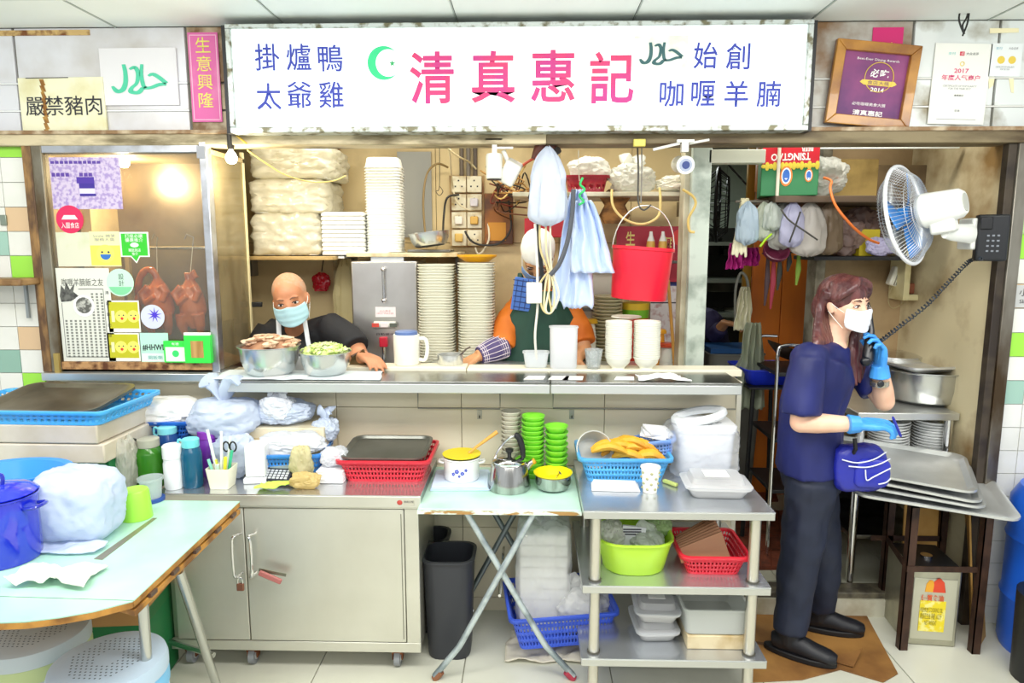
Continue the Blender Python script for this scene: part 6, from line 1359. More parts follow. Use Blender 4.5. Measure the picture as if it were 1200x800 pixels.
def mask_part(root, mbf, c, M_, mat, nm='face_mask'):
    def q(x, y, z): return c + M_ @ V((x, y, z))
    m_ = mbf(); rows = 11; cols = 17; vs = []; fs = []
    for i in range(rows):
        t_ = i/(rows-1); z = -.014-.088*t_ + .0
        for j in range(cols):
            u = j/(cols-1)*2-1; a = u*math.radians(66); rad = .078+.006*math.sin(t_*PI)
            y = .026+.080*math.cos(a)*(1-.10*t_)+.012*math.exp(-(u*3.2)**2)*(1-abs(t_-.2))+.002*math.sin(t_*PI*7)
            x = rad*math.sin(a)*(1-.10*t_**2)*1.0
            zz = z+(.012*abs(u)**1.5 if t_ < .5 else .022*abs(u)**1.7*(t_-.5)*2)-.012*math.exp(-(u*4)**2)*(1-t_)*-1
            vs.append(q(x, y, zz))
    fs = [(i*cols+j, i*cols+j+1, (i+1)*cols+j+1, (i+1)*cols+j) for i in range(rows-1) for j in range(cols-1)]
    m_.add(vs, fs); o = m_.build(nm, mat, root, smooth=60, solid=.0025, sub=1)
    m_ = mbf()
    for sg in (-1, 1):
        m_.tube([q(sg*.073, .052, -.02), q(sg*.078, .02, -.004), q(sg*.078, -.018, .018)], .0013, 6); m_.tube([q(sg*.067, .048, -.085), q(sg*.074, .01, -.05), q(sg*.078, -.018, -.022)], .0013, 6)
    m_.build('mask_strap', white_pl, o)
    return o
def hand_geo(mb, W, d, n, curls, thumb=1, s=1.0, side=1, tcurl=.4):
    """W wrist, d towards fingers, n palm normal, curls per finger (radians per joint)"""
    d = d.normalized(); n = (n-d*n.dot(d)).normalized(); t_ = d.cross(n)*side
    L_ = [.074, .084, .078, .062]; off = [.030, .010, -.011, -.031]
    for k in range(4):
        b_ = W+d*(.088-.006*abs(k-1))*s+t_*off[k]*s
        mb.tube([W+t_*off[k]*.55*s-d*.01, W+d*.045*s+t_*off[k]*.9*s, b_], [.015*s, .0145*s, .0105*s], 10)
        p = b_; a = 0; pts = [p.copy()]; sp = (1.5-k)*.05
        for j, fr in enumerate((.45, .30, .25)):
            a += curls[k]*(1 if j else .7); dd = (d*math.cos(a)+n*math.sin(a)+t_*sp).normalized(); p = p+dd*L_[k]*fr*s; pts.append(p.copy())
        mb.tube(pts, [.0100*s, .0095*s, .0085*s, .0068*s], 10)
    if thumb:
        b_ = W+d*.025*s+t_*.024*s; d1 = (d*.6+t_*.75+n*.25).normalized(); p1 = b_+d1*.042*s; d2 = (d*.85+t_*(.5-tcurl)+n*tcurl).normalized(); p2 = p1+d2*.034*s; p3 = p2+(d2+n*tcurl*.4).normalized()*.026*s
        mb.tube([b_-d1*.01, p1, p2, p3], [.016*s, .0125*s, .0108*s, .008*s], 10)
# ---------------------------------------------------------------- the phoning person on the phone
ank1 = P(925, 728, 2.71); ank2 = P(960, 702, 2.90)
W0 = T('person', 'person in navy top and trousers with white face mask and blue gloves, phoning', 'person', (P(945, 740, 2.8).x, 2.80, 0))
fb = V((.93, -.36, 0)).normalized(); sb = V((.36, .93, 0)).normalized()     # facing; sb points to her left (away from camera)
def mw(): return MB(W0)
pel = P(951, 545, 2.80); wai = P(950, 492, 2.80); che = P(960, 440, 2.80); nb = P(975, 402, 2.80); hc = P(990, 357, 2.79)
shR = P(952, 422, 2.80)-sb*.155-V((0, 0, 0)); shL = P(972, 418, 2.80)+sb*.15
shR = V((P(948, 420, 2.67).x, 2.67, P(950, 421, 2.67).z)); shL = V((P(1000, 420, 2.93).x, 2.93, P(1000, 418, 2.93).z))
elR = P(938, 495, 2.63); wrR = P(1008, 497, 2.55)
elL = P(1036, 470, 2.79); wrL = P(1031, 428, 2.74)
face = V((.50, -.86, -.05)).normalized(); Mh = headset(W0, hc, face, V((-.04, .02, 1)), .98, None, None)
b = mw(); head_geo(b, hc, Mh, nb+V((-.01, 0, -.02)))
b.body([(pel-V((0, 0, .10)), .15, .10), (pel, .165, .115), (wai, .125, .09), (che, .145, .105), (nb-V((0, 0, .06)), .13, .075), (nb, .06, .055)], sb)
b.tube([shR, elR], [.052, .040], 14); b.tube([elR, elR.lerp(wrR, .3), wrR], [.040, .040, .027], 14)
b.tube([shL, elL], [.05, .040], 14); b.tube([elL, elL.lerp(wrL, .3), wrL], [.041, .041, .028], 14); b.ell(elR, (.04, .04, .04)); b.ell(elL, (.041, .041, .041))
for sd, an, kn in ((-1, ank1, P(938, 650, 2.73)), (1, ank2, P(963, 645, 2.88))):
    b.tube([pel+sb*sd*.085-V((0, 0, .03)), kn, an-V((0, 0, .0))], [.085, .058, .038], 16); b.tube([an, an+V((.0, 0, -.04))], [.035, .03], 10)
fuse(b, 'body', skin_w, W0, .0055, 5)
face_parts(W0, mw, hc, Mh, brow='#5a3c30'); mask_part(W0, mw, hc, Mh, mt('#eef2f8', .5))
# hair: cap plus long falling strands
hm = mt('#4a2426', .35, var=('#6b3a38', 5, .4, .65, (6, 6, .6)), bump=(90, .4, (1, 1, .05)), coat=.3)
b = mw()
def qh(x, y, z): return hc + Mh @ V((x, y, z))
b.ell(qh(0, -.020, .040), (.086, .100, .088), 28, 18, R=Mh)
def strand(pts, rs, ab=(1, .5)):
    n_ = len(pts); b.tube(spline([V(p_) for p_ in pts], 5), [rs[min(int(i/5), n_-1)]*(1-(i % 5)/5)+rs[min(int(i/5)+1, n_-1)]*((i % 5)/5) for i in range((n_-1)*5+1)], 14, ab=ab)
# side-swept fringe, the camera-side ear stays free
for k in range(5):
    q_ = k/4; strand([qh(.005, .045-.012*k, .112), qh(-.045-.004*k, .060-.02*k, .092), qh(-.074-.002*k, .046-.018*k, .05), qh(-.083, .024-.012*k, .015)], [.016, .018, .016, .012], (1, .8))
    strand([qh(.005, .05-.014*k, .112), qh(.045+.004*k, .066-.02*k, .088), qh(.075, .044-.014*k, .055), qh(.085, .014-.012*k, .030)], [.016, .018, .016, .012], (1, .8))
# back sheet and the two front locks falling straight
for k in range(7):
    u_ = k/6; e1 = P(950+u_*22, 452-abs(k-3)*3, 2.655+.012*k); m1 = P(956+u_*14, 405, 2.67+.014*k)
    strand([qh(.082-.01*k, -.02-.012*k, .06), qh(.090-.012*k, -.045-.008*k, -.01), m1.lerp(qh(.09-.012*k, -.05, -.05), .35), m1, e1], [.022, .021, .021, .019, .006], (1, .8))
for k in range(5):
    u_ = k/4; strand([qh(-.05+.02*k, -.085, .05), qh(-.04+.02*k, -.108, -.03), P(960+u_*10, 392, 2.80+.03*k), P(962+u_*10, 425, 2.80+.03*k)], [.035, .034, .030, .018])
for k in range(4):
    strand([qh(-.082, .0-.02*k, .03), qh(-.088, .002-.02*k, -.05), P(1000+k*5, 412, 2.80+.02*k), P(1003+k*4, 452-k*3, 2.77+.02*k)], [.022, .024, .024, .008])
ho = fuse(b, 'hair', hm, W0, .0045, 6, disp=(110, .0014, (1, 1, .06)))
# navy top
navy = mt('#1c2466', .55, var=('#151a4a', 4, .4, .7), bump=(6, .4, (1, 1, .4)), spec=.4)
b = mw(); hem = P(948, 548, 2.80)
b.body([(hem, .185, .135), (wai+V((0, 0, -.06)), .170, .13), (wai+V((.0, 0, .05)), .158, .125), (che, .168, .130), (che+V((.01, 0, .08)), .168, .112), (nb-V((.01, 0, .055)), .125, .085), (nb-V((.008, 0, .012)), .086, .074)], sb, 28)
b.tube([shR+V((.0, .0, .005)), shR.lerp(elR, .5), elR+V((0.005, 0, .03))], [.066, .076, .076], 18); b.tube([shL+V((-.005, -.01, .0)), shL.lerp(elL, .5), shL.lerp(elL, .78)], [.07, .072, .068], 18)
b.ell(shR+V((.0, .01, .0)), (.069, .069, .066)); b.tube([shR, (shR+nb)/2-V((0, 0, .03)), nb-V((.01, .02, .045))], [.066, .066, .066], 16); b.ell(shL-V((.02, .05, .0)), (.06, .07, .055))
fuse(b, 'navy_top', navy, W0, .007, 6, disp=(9, .011, (1, 1, .45)))
# trousers
b = mw(); tro = mt('#1a2238', .65, var=('#121829', 5, .4, .7), bump=(8, .3))
b.body([(pel+V((0, 0, .09)), .145, .105), (pel, .172, .122), (pel-V((0, 0, .09)), .172, .115)], sb, 24)
for sd, an, kn in ((-1, ank1, P(938, 650, 2.73)), (1, ank2, P(963, 645, 2.88))):
    b.tube([pel+sb*sd*.08-V((0, 0, .04)), (pel+sb*sd*.085-V((0, 0, .04))).lerp(kn, .5), kn, kn.lerp(an, .5), an+V((.005, 0, -.04))], [.102, .094, .082, .076, .070], 20)
fuse(b, 'trousers', tro, W0, .008, 3, disp=(9, .012, (1, 1, .8)))
# gloves
gl = mt('#4aa3ef', .4, var=('#3b8fe0', 12, .4, .7), bump=(30, .15)); dR = V((.98, -.05, .02)).normalized()
b = mw(); b.tube([wrR-dR*.045, wrR], [.038, .031], 14); hand_geo(b, wrR, dR, V((0.1, .2, -1)), (.35, .5, .6, .7), side=1, tcurl=.5); fuse(b, 'glove', gl, W0, .0032, 2)
penp = P(1046, 488, 2.53); pen2 = P(1056, 512, 2.52)
dL = V((-.12, -.10, 1)).normalized(); b = mw(); b.tube([wrL-dL*.05, wrL], [.040, .032], 14); hand_geo(b, wrL, dL, V((-.9, -.1, .1)), (.55, .75, .85, .95), side=-1, tcurl=.5); fuse(b, 'glove', gl, W0, .0032, 2)
b = mw(); b.tube([wrL-dL*.055+V((0, 0, -.008)), wrL-dL*.075+V((0, 0, -.008))], .036, 18); b.build('wrist_watch', mt('#c3bfae', .25, .9), W0)
b = mw(); b.ell(wrL-dL*.063+V((-.012, -.034, -.008)), (.014, .006, .014)); b.build('watch_face', mt('#23262a', .2), W0)
# shoes
for an, lab in ((ank1, 0), (ank2, 1)):
    b = mw(); fd = V((.86, -.5, 0)) if not lab else V((.95, -.25, 0)); fd.normalize(); z = .0
    h0 = V((an.x, an.y, 0.007))-fd*.05; ax_ = fd.cross(V((0, 0, 1)))
    b.body([(h0+V((0, 0, .05))-fd*.015, .026, .03), (h0+V((0, 0, .055))+fd*.02, .038, .048), (h0+V((0, 0, .055))+fd*.08, .042, .048), (h0+V((0, 0, .042))+fd*.15, .045, .036), (h0+V((0, 0, .036))+fd*.21, .042, .028), (h0+V((0, 0, .032))+fd*.24, .026, .02)], ax_, 20)
    b.tube([h0+V((0, 0, .05))+fd*.05, h0+V((0, 0, .115))+fd*.05], [.045, .046], 16)
    sh = fuse(b, 'shoe', mt('#15161c', .5), W0, .005, 2)
    b = mw(); sd = fd.cross(V((0, 0, 1))); out = []
    for k in range(24):
        a = 2*PI*k/24; ll = .145*math.cos(a); ww = .046*math.sin(a)*(1+.12*math.cos(a)); out.append(h0+fd*(.098+ll)+sd*ww)
    b.prism(out, (0, 0, .024)); b.build('sole', mt('#0f0f12', .6), sh, bevel=.004)
    b = mw()
    for k in range(4): c_ = h0+fd*(.085+k*.022)+V((0, 0, .093-k*.006)); b.tube([c_-sd*.022-V((0, 0, .012)), c_, c_+sd*.022-V((0, 0, .012))], .003, 6)
    b.build('laces', mt('#22232a', .7), sh)
# lanyard-less: belt bag is a thing of its own, pen and handset too
c = P(1005, 550, 2.66); t = T('waist_bag', 'shiny blue waist bag with white zip lines worn by the phoning person', 'bag', c)
b = MB(); crumple(b, (0, 0, -.085), (.20, .09, .19), 4, .06, sq=4, flat=False); bmn = b.build('bag_body', mt('#20289a', .35, bump=(14, .3), coat=.2), t, smooth=60)
b = MB(); crumple(b, (.035, -.035, -.06), (.14, .05, .12), 6, .05, sq=4, flat=False); b.build('front_pocket', mt('#232ca6', .35, bump=(14, .3), coat=.2), t, smooth=60)
wz = mt('#dfe2f0', .5)
for pts in ([(-.085, -.045, .055), (-.03, -.053, .045), (.03, -.057, .06), (.085, -.04, .085)], [(-.06, -.05, .03), (.0, -.062, .03), (.05, -.066, .045), (.10, -.045, .06)], [(.0, -.062, .02), (.005, -.067, -.02), (.03, -.07, -.005), (.1, -.055, .025)], [(.05, -.07, -.035), (.08, -.065, -.03), (.105, -.05, -.02)]):
    MB().tube(spline([V(p_) for p_ in pts], 4), .0026, 6).build('zip_line', wz, t)
MB().tube(spline([V((-.08, .0, .04)), V((-.14, .02, .075)), V((-.2, .12, .085)), V((-.17, .25, .08))], 4), .008, 8, ab=(1, .35)).build('belt_strap', mt('#1b2180', .5), t)
MB().tube([(-.04, -.03, .07), (-.038, -.05, .10), (-.04, -.04, .14)], .008, 8).build('key_clip', mt('#2b2a2a', .4, .6), t)
t = T('pen', 'dark blue pen held in the phoning person\'s gloved hand', 'pen', pen2); v = penp-pen2; MB().tube([(0, 0, 0), v*.06, v*.9, v], [.002, .005, .005, .003], 10).build('barrel', mt('#232a9a', .3), t); MB().tube([v*.45+V((0, -.006, 0)), v*.95+V((0, -.007, 0))], .0016, 6).build('clip', mt('#3a42b0', .3), t)
hs0 = P(1033, 396, 2.735); hs1 = P(1021, 362, 2.80)
hs0 = wrL+dL*.06+V((-.045, .0, -.01)); hs1 = hc + Mh @ V((-.088, .01, .025)); t = T('handset', 'black telephone handset held to the phoning person\'s ear', 'telephone', hs0); v = hs1-hs0
MB().tube([V((-.005, -.01, -.03)), V((0, 0, 0)), v*.4+V((.02, 0, 0)), v*.75+V((.02, 0, 0)), v], [.022, .022, .015, .015, .024], 14, ab=(1, .8)).build('handset_body', mt('#14161c', .3), t); MB().ell((-.012, -.012, -.03), (.024, .018, .02)).build('mouthpiece', mt('#14161c', .3), t)
# ---------------------------------------------------------------- the old man behind the counter
hc2 = P(341, 352, 3.2); M0 = T('person', 'person in black T-shirt, white apron straps and pale blue mask leaning over the counter', 'person', (P(352, 400, 3.40).x, 3.36, KZ))
def mm2(): return MB(M0)
f2 = V((.18, -.97, -.16)).normalized(); M2 = headset(M0, hc2, f2, V((-.16, -.22, 1)), 1.03, None, None)
nb2 = P(345, 388, 3.30); shA = P(312, 388, 3.33); shB = P(393, 382, 3.33); elB = P(424, 425, 3.16); elA = P(290, 430, 3.25)
wrB = V((P(426, 434, 3.02).x-.02, 3.10, WZ+.05)); wrA = V((P(300, 430, 3.05).x, 3.12, WZ+.05))
pel2 = V((P(352, 400, 3.62).x, 3.62, KZ+.88))
b = mm2(); head_geo(b, hc2, M2, nb2+V((0, .02, -.02)))
b.body([(pel2, .17, .12), (pel2.lerp(nb2, .5)+V((0, .04, 0)), .17, .12), (nb2+V((0, .06, -.1)), .2, .12), (nb2+V((0, .03, -.02)), .10, .08), (nb2, .06, .06)], V((1, 0, 0)))
b.tube([shA, elA, wrA], [.058, .045, .03], 14); b.tube([shB, elB.lerp(shB, .45)+V((.03, 0, -.02)), elB, wrB], [.058, .05, .045, .03], 14)
hand_geo(b, wrB, V((.6, -.6, -.12)), V((0, 0, -1)), (.3, .35, .4, .4), side=1); hand_geo(b, wrA, V((.5, -.8, -.1)), V((0, 0, -1)), (.3, .35, .4, .4), side=-1)
for sg in (-1, 1): b.tube([pel2+V((sg*.09, 0, 0)), V((pel2.x+sg*.11, 3.60, KZ+.46)), V((pel2.x+sg*.12, 3.64, KZ+.06)), V((pel2.x+sg*.12, 3.52, KZ+.04))], [.09, .065, .042, .035], 14)
fuse(b, 'body', mt('#c98b66', .5, sss=.08, var=('#b9774f', 14, .4, .75)), M0, .006, 4)
face_parts(M0, mm2, hc2, M2, brow='#7d5a46'); mask_part(M0, mm2, hc2, M2, mt('#b3dbe4', .55))
b = mm2(); b.ell(hc2+M2 @ V((0, -.02, .042)), (.0765, .094, .084), 24, 16, R=M2); b.v = b.v
o = fuse(b, 'short_hair', mt('#c4916d', .8, var=('#b79b84', 70, .4, .7)), M0, .006, 1)
bt = mt('#17171b', .75, var=('#101013', 6, .4, .7)); b = mm2()
b.body([(pel2+V((0, 0, .05)), .19, .14), (pel2.lerp(nb2, .5)+V((0, .04, 0)), .20, .145), (nb2+V((0, .05, -.12)), .225, .15), (nb2+V((0, .03, -.045)), .17, .11), (nb2+V((0, .015, -.015)), .082, .08)], V((1, 0, 0)), 26)
b.tube([shA, nb2+V((0, .03, -.055)), shB], [.07, .085, .07], 18); b.ell(nb2+V((0, 0, -.12)), (.15, .11, .10)); b.tube([shA+V((.03, 0, 0)), shA.lerp(elA, .75)], [.08, .072], 18); b.tube([shB-V((.04, 0, 0)), shB.lerp(elB, .35)+V((.02, 0, 0)), shB.lerp(elB, .62)+V((.02, 0, 0))], [.08, .075, .07], 18)
fuse(b, 'tshirt', bt, M0, .008, 3, disp=(8, .007, (1, 1, 1)))
b = mm2(); ap = mt('#cfd3d6', .6)
b.tube([P(326, 368, 3.22), P(327, 392, 3.19), P(329, 412, 3.17), P(333, 440, 3.15)], .011, 8, ab=(1, .3)); b.tube([P(357, 375, 3.20), P(361, 400, 3.17), P(366, 425, 3.15)], .011, 8, ab=(1, .3)); b.build('apron_straps', ap, M0)
b = mm2(); a_ = V((P(345, 430, 3.15).x, 3.155, 1.06)); b.box(a_+V((0, .0, -.02)), (.20, .012, .32)); b.build('apron_bib', ap, M0, bevel=.005)
for sg in (-1, 1):
    b = mm2(); b.box((pel2.x+sg*.12, 3.58, KZ+.03), (.09, .24, .06)); b.build('shoe', black, M0, bevel=.02)
b = mm2()
for sg in (-1, 1): b.tube([pel2+V((sg*.08, 0, .02)), V((pel2.x+sg*.11, 3.60, KZ+.46)), V((pel2.x+sg*.12, 3.64, KZ+.08))], [.12, .085, .065], 16)
fuse(b, 'trousers', mt('#22242a', .7), M0, .01, 3)
t = T('cleaver', 'dark brown steel cleaver under the person in black\'s hand', 'cleaver', (P(412, 430, 3.1).x, 3.10, WZ+.003)); a_ = t.location
MB().prism([P(408, 431, 3.1)-a_, P(437, 431, 3.1)-a_, P(426, 409, 3.1)-a_, P(412, 419, 3.1)-a_], (0, .004, 0)).build('blade', mt('#75603f', .35, .7, var=('#4f3f28', 20, .4, .6)), t); MB().cyl((.0, .012, .035), (.05, .05, .06), .011, 10).build('handle', mt('#4b3322', .6), t)
# ---------------------------------------------------------------- worker in orange sleeves and green apron
hc3 = P(630, 300, 3.40); A0 = T('person', 'worker in orange sleeves and dark green apron hidden behind hanging bags', 'person', (P(632, 400, 3.46).x, 3.46, KZ))
def m3(): return MB(A0)
M3 = headset(A0, hc3, V((-.1, -.6, -.95)), V((0, -.9, .6)), 1, None, None)
nb3 = P(632, 336, 3.46); sA = P(602, 362, 3.46); sB = P(668, 362, 3.46); eA = P(590, 405, 3.34); eB = P(684, 410, 3.36); wA = V((P(558, 432, 3.2).x, 3.27, WZ+.02)); wB = V((P(676, 440, 3.25).x, 3.28, WZ+.01)); pl3 = V((P(632, 430, 3.5).x, 3.50, KZ+.86))
b = m3(); head_geo(b, hc3, M3, nb3); b.body([(pl3, .16, .11), (pl3.lerp(nb3, .5), .15, .11), (nb3+V((0, .0, -.12)), .17, .11), (nb3+V((0, 0, -.03)), .1, .07), (nb3, .055, .055)], V((1, 0, 0)))
b.tube([sA, eA, wA], [.055, .045, .03], 14); b.tube([sB, eB, wB], [.055, .042, .03], 14); hand_geo(b, wA, V((-.6, -.6, -.3)), V((0, 0, -1)), (.4, .45, .5, .5), side=-1); hand_geo(b, wB, V((-.4, -.8, -.3)), V((0, 0, -1)), (.4, .45, .5, .5), side=1)
for sg in (-1, 1): b.tube([pl3+V((sg*.085, 0, 0)), V((pl3.x+sg*.10, 3.5, KZ+.45)), V((pl3.x+sg*.1, 3.53, KZ+.06)), V((pl3.x+sg*.1, 3.42, KZ+.035))], [.085, .06, .04, .03], 14)
fuse(b, 'body', mt('#c99265', .5, sss=.05), A0, .006, 4); face_parts(A0, m3, hc3, M3)
mask_part(A0, m3, hc3, M3, mt('#8fb4e6', .55))
b = m3(); b.ell(hc3+M3 @ V((0, -.02, .045)), (.086, .10, .09), 24, 16, R=M3); b.ell(hc3+M3 @ V((0, -.05, -.02)), (.08, .08, .09), 20, 12, R=M3); b.ell(hc3+M3 @ V((0, -.06, -.09)), (.085, .06, .06), 20, 12, R=M3); fuse(b, 'headscarf', mt('#efece4', .7, bump=(20, .3)), A0, .006, 2, disp=(14, .004, (1, 1, 1)))
b = m3(); b.body([(pl3+V((0, 0, .0)), .18, .13), (pl3.lerp(nb3, .5), .168, .125), (nb3+V((0, 0, -.13)), .185, .125), (nb3+V((0, 0, -.035)), .14, .09), (nb3+V((0, 0, -.01)), .075, .07)], V((1, 0, 0)), 24)
b.tube([sA+V((.02, 0, 0)), sA.lerp(eA, .5), eA], [.07, .074, .06], 16); b.tube([sB-V((.02, 0, 0)), sB.lerp(eB, .5), sB.lerp(eB, .85)], [.07, .078, .07], 16); fuse(b, 'orange_shirt', mt('#dd7a1c', .65, var=('#c9650f', 5, .4, .7)), A0, .008, 3, disp=(10, .010, (1, 1, 1)))
b = m3(); b.tube([eA.lerp(wA, -.05), eA.lerp(wA, .5), eA.lerp(wA, .92)], [.060, .056, .042], 18); cs = b.build('check_sleeve', mt('#4f4470', .7), A0)
b = m3(); d_ = (wA-eA); u_ = d_.normalized(); a1, a2 = frame_from(u_)
for k in range(13):
    c_ = eA+d_*(.02+k*.07); r_ = .0605-.016*k/13; b.tube([c_+(a1*math.cos(q_*PI/9)+a2*math.sin(q_*PI/9))*r_ for q_ in range(18)], .0016, 4, closed=True)
for k in range(14):
    a = k*2*PI/14; b.tube([eA+d_*(.0)+(a1*math.cos(a)+a2*math.sin(a))*.0615, eA+d_*.5+(a1*math.cos(a)+a2*math.sin(a))*.0565, eA+d_*.9+(a1*math.cos(a)+a2*math.sin(a))*.0435], .0016, 4)
b.build('check_lines', mt('#e3d7dc', .7), cs)
# green apron front
gm = mt('#1f4a3a', .65, var=('#173a2e', 5, .4, .7)); b = m3(); vs = []; n_ = 14; m__ = 12
for i in range(m__+1):
    t_ = i/m__; z = 1.50-.52*t_; w_ = (.13 if t_ < .15 else .13+.09*min(1, (t_-.15)*3))
    for j in range(n_+1):
        u = j/n_*2-1; vs.append(V((pl3.x+.005+u*w_, 3.305+.06*u*u+.006*math.sin(u*9+t_*4), z)))
b.add(vs, [(i*(n_+1)+j, i*(n_+1)+j+1, (i+1)*(n_+1)+j+1, (i+1)*(n_+1)+j) for i in range(m__) for j in range(n_)]); b.build('green_apron', gm, A0, solid=.004, smooth=60)
b = m3(); b.tube([V((pl3.x-.11, 3.37, 1.50)), V((pl3.x-.1, 3.42, 1.58)), nb3+V((-.07, .0, 0))], .012, 8, ab=(1, .3)); b.tube([V((pl3.x+.12, 3.37, 1.50)), V((pl3.x+.11, 3.42, 1.58)), nb3+V((.07, .0, 0))], .012, 8, ab=(1, .3)); b.ell((pl3.x-.1, 3.352, 1.44), (.008, .004, .008)); b.build('apron_straps', gm, A0)
b = m3(); c_ = P(614, 345, 3.32); b.box(c_, (.11, .012, .16), Matrix.Rotation(.15, 3, 'Y')); tw_ = b.build('blue_towel', mt('#4a74c0', .7), A0, bevel=.004)
b = m3()
for k in range(6): b.box(c_+V((.0, -.008, -.065+k*.026)), (.105, .003, .004), Matrix.Rotation(.15, 3, 'Y'))
for k in range(4): b.box(c_+V((-.04+k*.026, -.0085, 0)), (.003, .003, .15), Matrix.Rotation(.15, 3, 'Y'))
b.build('towel_lines', mt('#26386e', .7), tw_)
b = m3()
for sg in (-1, 1): b.tube([pl3+V((sg*.08, 0, .02)), V((pl3.x+sg*.10, 3.5, KZ+.45)), V((pl3.x+sg*.1, 3.53, KZ+.07))], [.11, .08, .06], 16)
fuse(b, 'trousers', mt('#2a2c33', .7), A0, .01, 3)
for sg in (-1, 1):
    b = m3(); b.box((pl3.x+sg*.10, 3.48, KZ+.03), (.09, .24, .06)); b.build('shoe', black, A0, bevel=.02)
# ---------------------------------------------------------------- worker bending in the passage
B0 = T('person', 'worker in dark purple clothes bending far back in the passage', 'person', (P(822, 430, 4.6).x, 4.62, KZ))
def m4(): return MB(B0)
pl4 = V((P(822, 420, 4.6).x, 4.66, KZ+.92)); nb4 = V((P(808, 372, 4.5).x, 4.50, P(808, 366, 4.5).z)); hc4 = nb4+V((-.06, -.08, .10)); s1 = nb4+V((.11, .02, -.03)); e1_ = P(838, 392, 4.42); w1_ = P(850, 378, 4.32)
s2 = nb4+V((-.12, .04, -.03)); M4 = headset(B0, hc4, V((-.4, -.8, -.4)), V((-.3, -.3, 1)), 1, None, None)
b = m4(); head_geo(b, hc4, M4, nb4); b.body([(pl4, .17, .12), (pl4.lerp(nb4, .5)+V((.03, .03, 0)), .16, .12), (nb4+V((.02, .03, -.08)), .18, .11), (nb4, .06, .06)], V((1, 0, 0)))
b.tube([s1, e1_, w1_], [.055, .045, .03], 12); b.tube([s2, s2+V((-.1, -.12, -.2)), s2+V((-.05, -.3, -.2))], [.055, .045, .03], 12); hand_geo(b, w1_, V((.7, -.5, -.1)), V((0, 0, -1)), (.4, .5, .5, .5))
hand_geo(b, s2+V((-.05, -.3, -.2)), V((.4, -.8, -.1)), V((0, 0, -1)), (.4, .5, .5, .5))
for sg in (-1, 1): b.tube([pl4+V((sg*.085, 0, 0)), V((pl4.x+sg*.10, 4.62, KZ+.46)), V((pl4.x+sg*.1, 4.66, KZ+.06)), V((pl4.x+sg*.1, 4.55, KZ+.035))], [.09, .065, .04, .03], 14)
fuse(b, 'body', mt('#c98e5f', .5), B0, .007, 4); face_parts(B0, m4, hc4, M4)
b = m4(); b.ell(hc4+M4 @ V((0, -.02, .045)), (.084, .10, .088), 20, 12, R=M4); fuse(b, 'hair', black, B0, .007, 2)
b = m4(); b.body([(pl4+V((0, 0, -.03)), .20, .15), (pl4.lerp(nb4, .5)+V((.03, .03, 0)), .18, .14), (nb4+V((.02, .03, -.08)), .19, .13), (nb4+V((0, 0, -.01)), .08, .08)], V((1, 0, 0)), 22); b.tube([s1, s1.lerp(e1_, .5), e1_, e1_.lerp(w1_, .6)], [.075, .07, .06, .05], 14); b.tube([s2, s2+V((-.1, -.12, -.2))], [.075, .06], 14); fuse(b, 'purple_shirt', mt('#2f2a52', .7), B0, .009, 3, disp=(9, .01, (1, 1, 1)))
b = m4()
for sg in (-1, 1): b.tube([pl4+V((sg*.08, 0, .02)), V((pl4.x+sg*.10, 4.62, KZ+.46)), V((pl4.x+sg*.1, 4.66, KZ+.07))], [.12, .09, .065], 16)
fuse(b, 'trousers', mt('#1a1a1f', .7), B0, .01, 3)
for sg in (-1, 1):
    b = m4(); b.box((pl4.x+sg*.10, 4.61, KZ+.03), (.09, .24, .06)); b.build('shoe', black, B0, bevel=.02)
# ================================================================ FRONT: steel cabinet on castors
cy0 = 2.55; CTZ = .755
cxl = P(192, 640, cy0).x-.0; cxr = P(491, 640, cy0).x
t = T('steel_cabinet', 'wide stainless two-door cabinet on castors under the counter', 'cabinet', ((cxl+cxr)/2, cy0, 0)); hw = (cxr-cxl)/2; dp = .46; zb0 = .085
sb1 = mt('#d3d0c1', .34, .8, var=('#bcb8a7', 2.0, .3, .8), bump=(80, .015, (1, 1, 14)))
MB().bx(-hw+.004, hw-.004, .02, dp, zb0, CTZ-.03).build('cabinet_body', sb1, t, bevel=.003)
MB().bx(-hw-.01, hw+.012, -.012, dp+.005, CTZ-.004, CTZ).build('tabletop', mt('#d9dbdd', .2, .85, var=('#c9cbcd', 3, .3, .7)), t)
MB().bx(-hw-.01, hw+.012, -.012, .02, CTZ-.05, CTZ-.004).build('front_lip', steel_b, t, bevel=.003); MB().bx(hw-.002, hw+.012, .0, dp, CTZ-.05, CTZ-.004).build('side_lip', steel_d, t)
xs_ = P(288, 650, cy0).x-t.location.x; xr_ = P(474, 650, cy0).x-t.location.x
for (x0, x1, hx) in ((-hw+.03, xs_-.002, 1), (xs_+.002, xr_, -1)):
    d_ = MB().bx(x0, x1, .0, .02, zb0+.045, CTZ-.062).build('door', steel_b, t, bevel=.003)
    hx_ = (x1-.025) if hx > 0 else (x0+.028)
    MB().tube(spline([V((hx_+.012, .0, CTZ-.17)), V((hx_, -.035, CTZ-.165)), V((hx_-.008*hx, -.038, CTZ-.19)), V((hx_-.008*hx, -.038, CTZ-.31)), V((hx_, -.035, CTZ-.335)), V((hx_+.012, 0, CTZ-.33))], 4), .0055, 10).build('handle', chrome, d_)
MB().bx(-hw, hw, .0, .02, zb0, zb0+.042).build('bottom_rail', steel_b, t, bevel=.002); MB().bx(-hw, hw, .0, .02, CTZ-.06, CTZ-.05).build('top_rail', steel_b, t, bevel=.002)
MB().bx(xr_+.003, hw, 0, .02, zb0+.042, CTZ-.06).build('stile', steel_b, t, bevel=.002)
MB().bx(xr_-.012, xr_-.009, -.001, .001, zb0+.06, CTZ-.08).build('hinge_line', mt('#77766c', .4, .8), t)
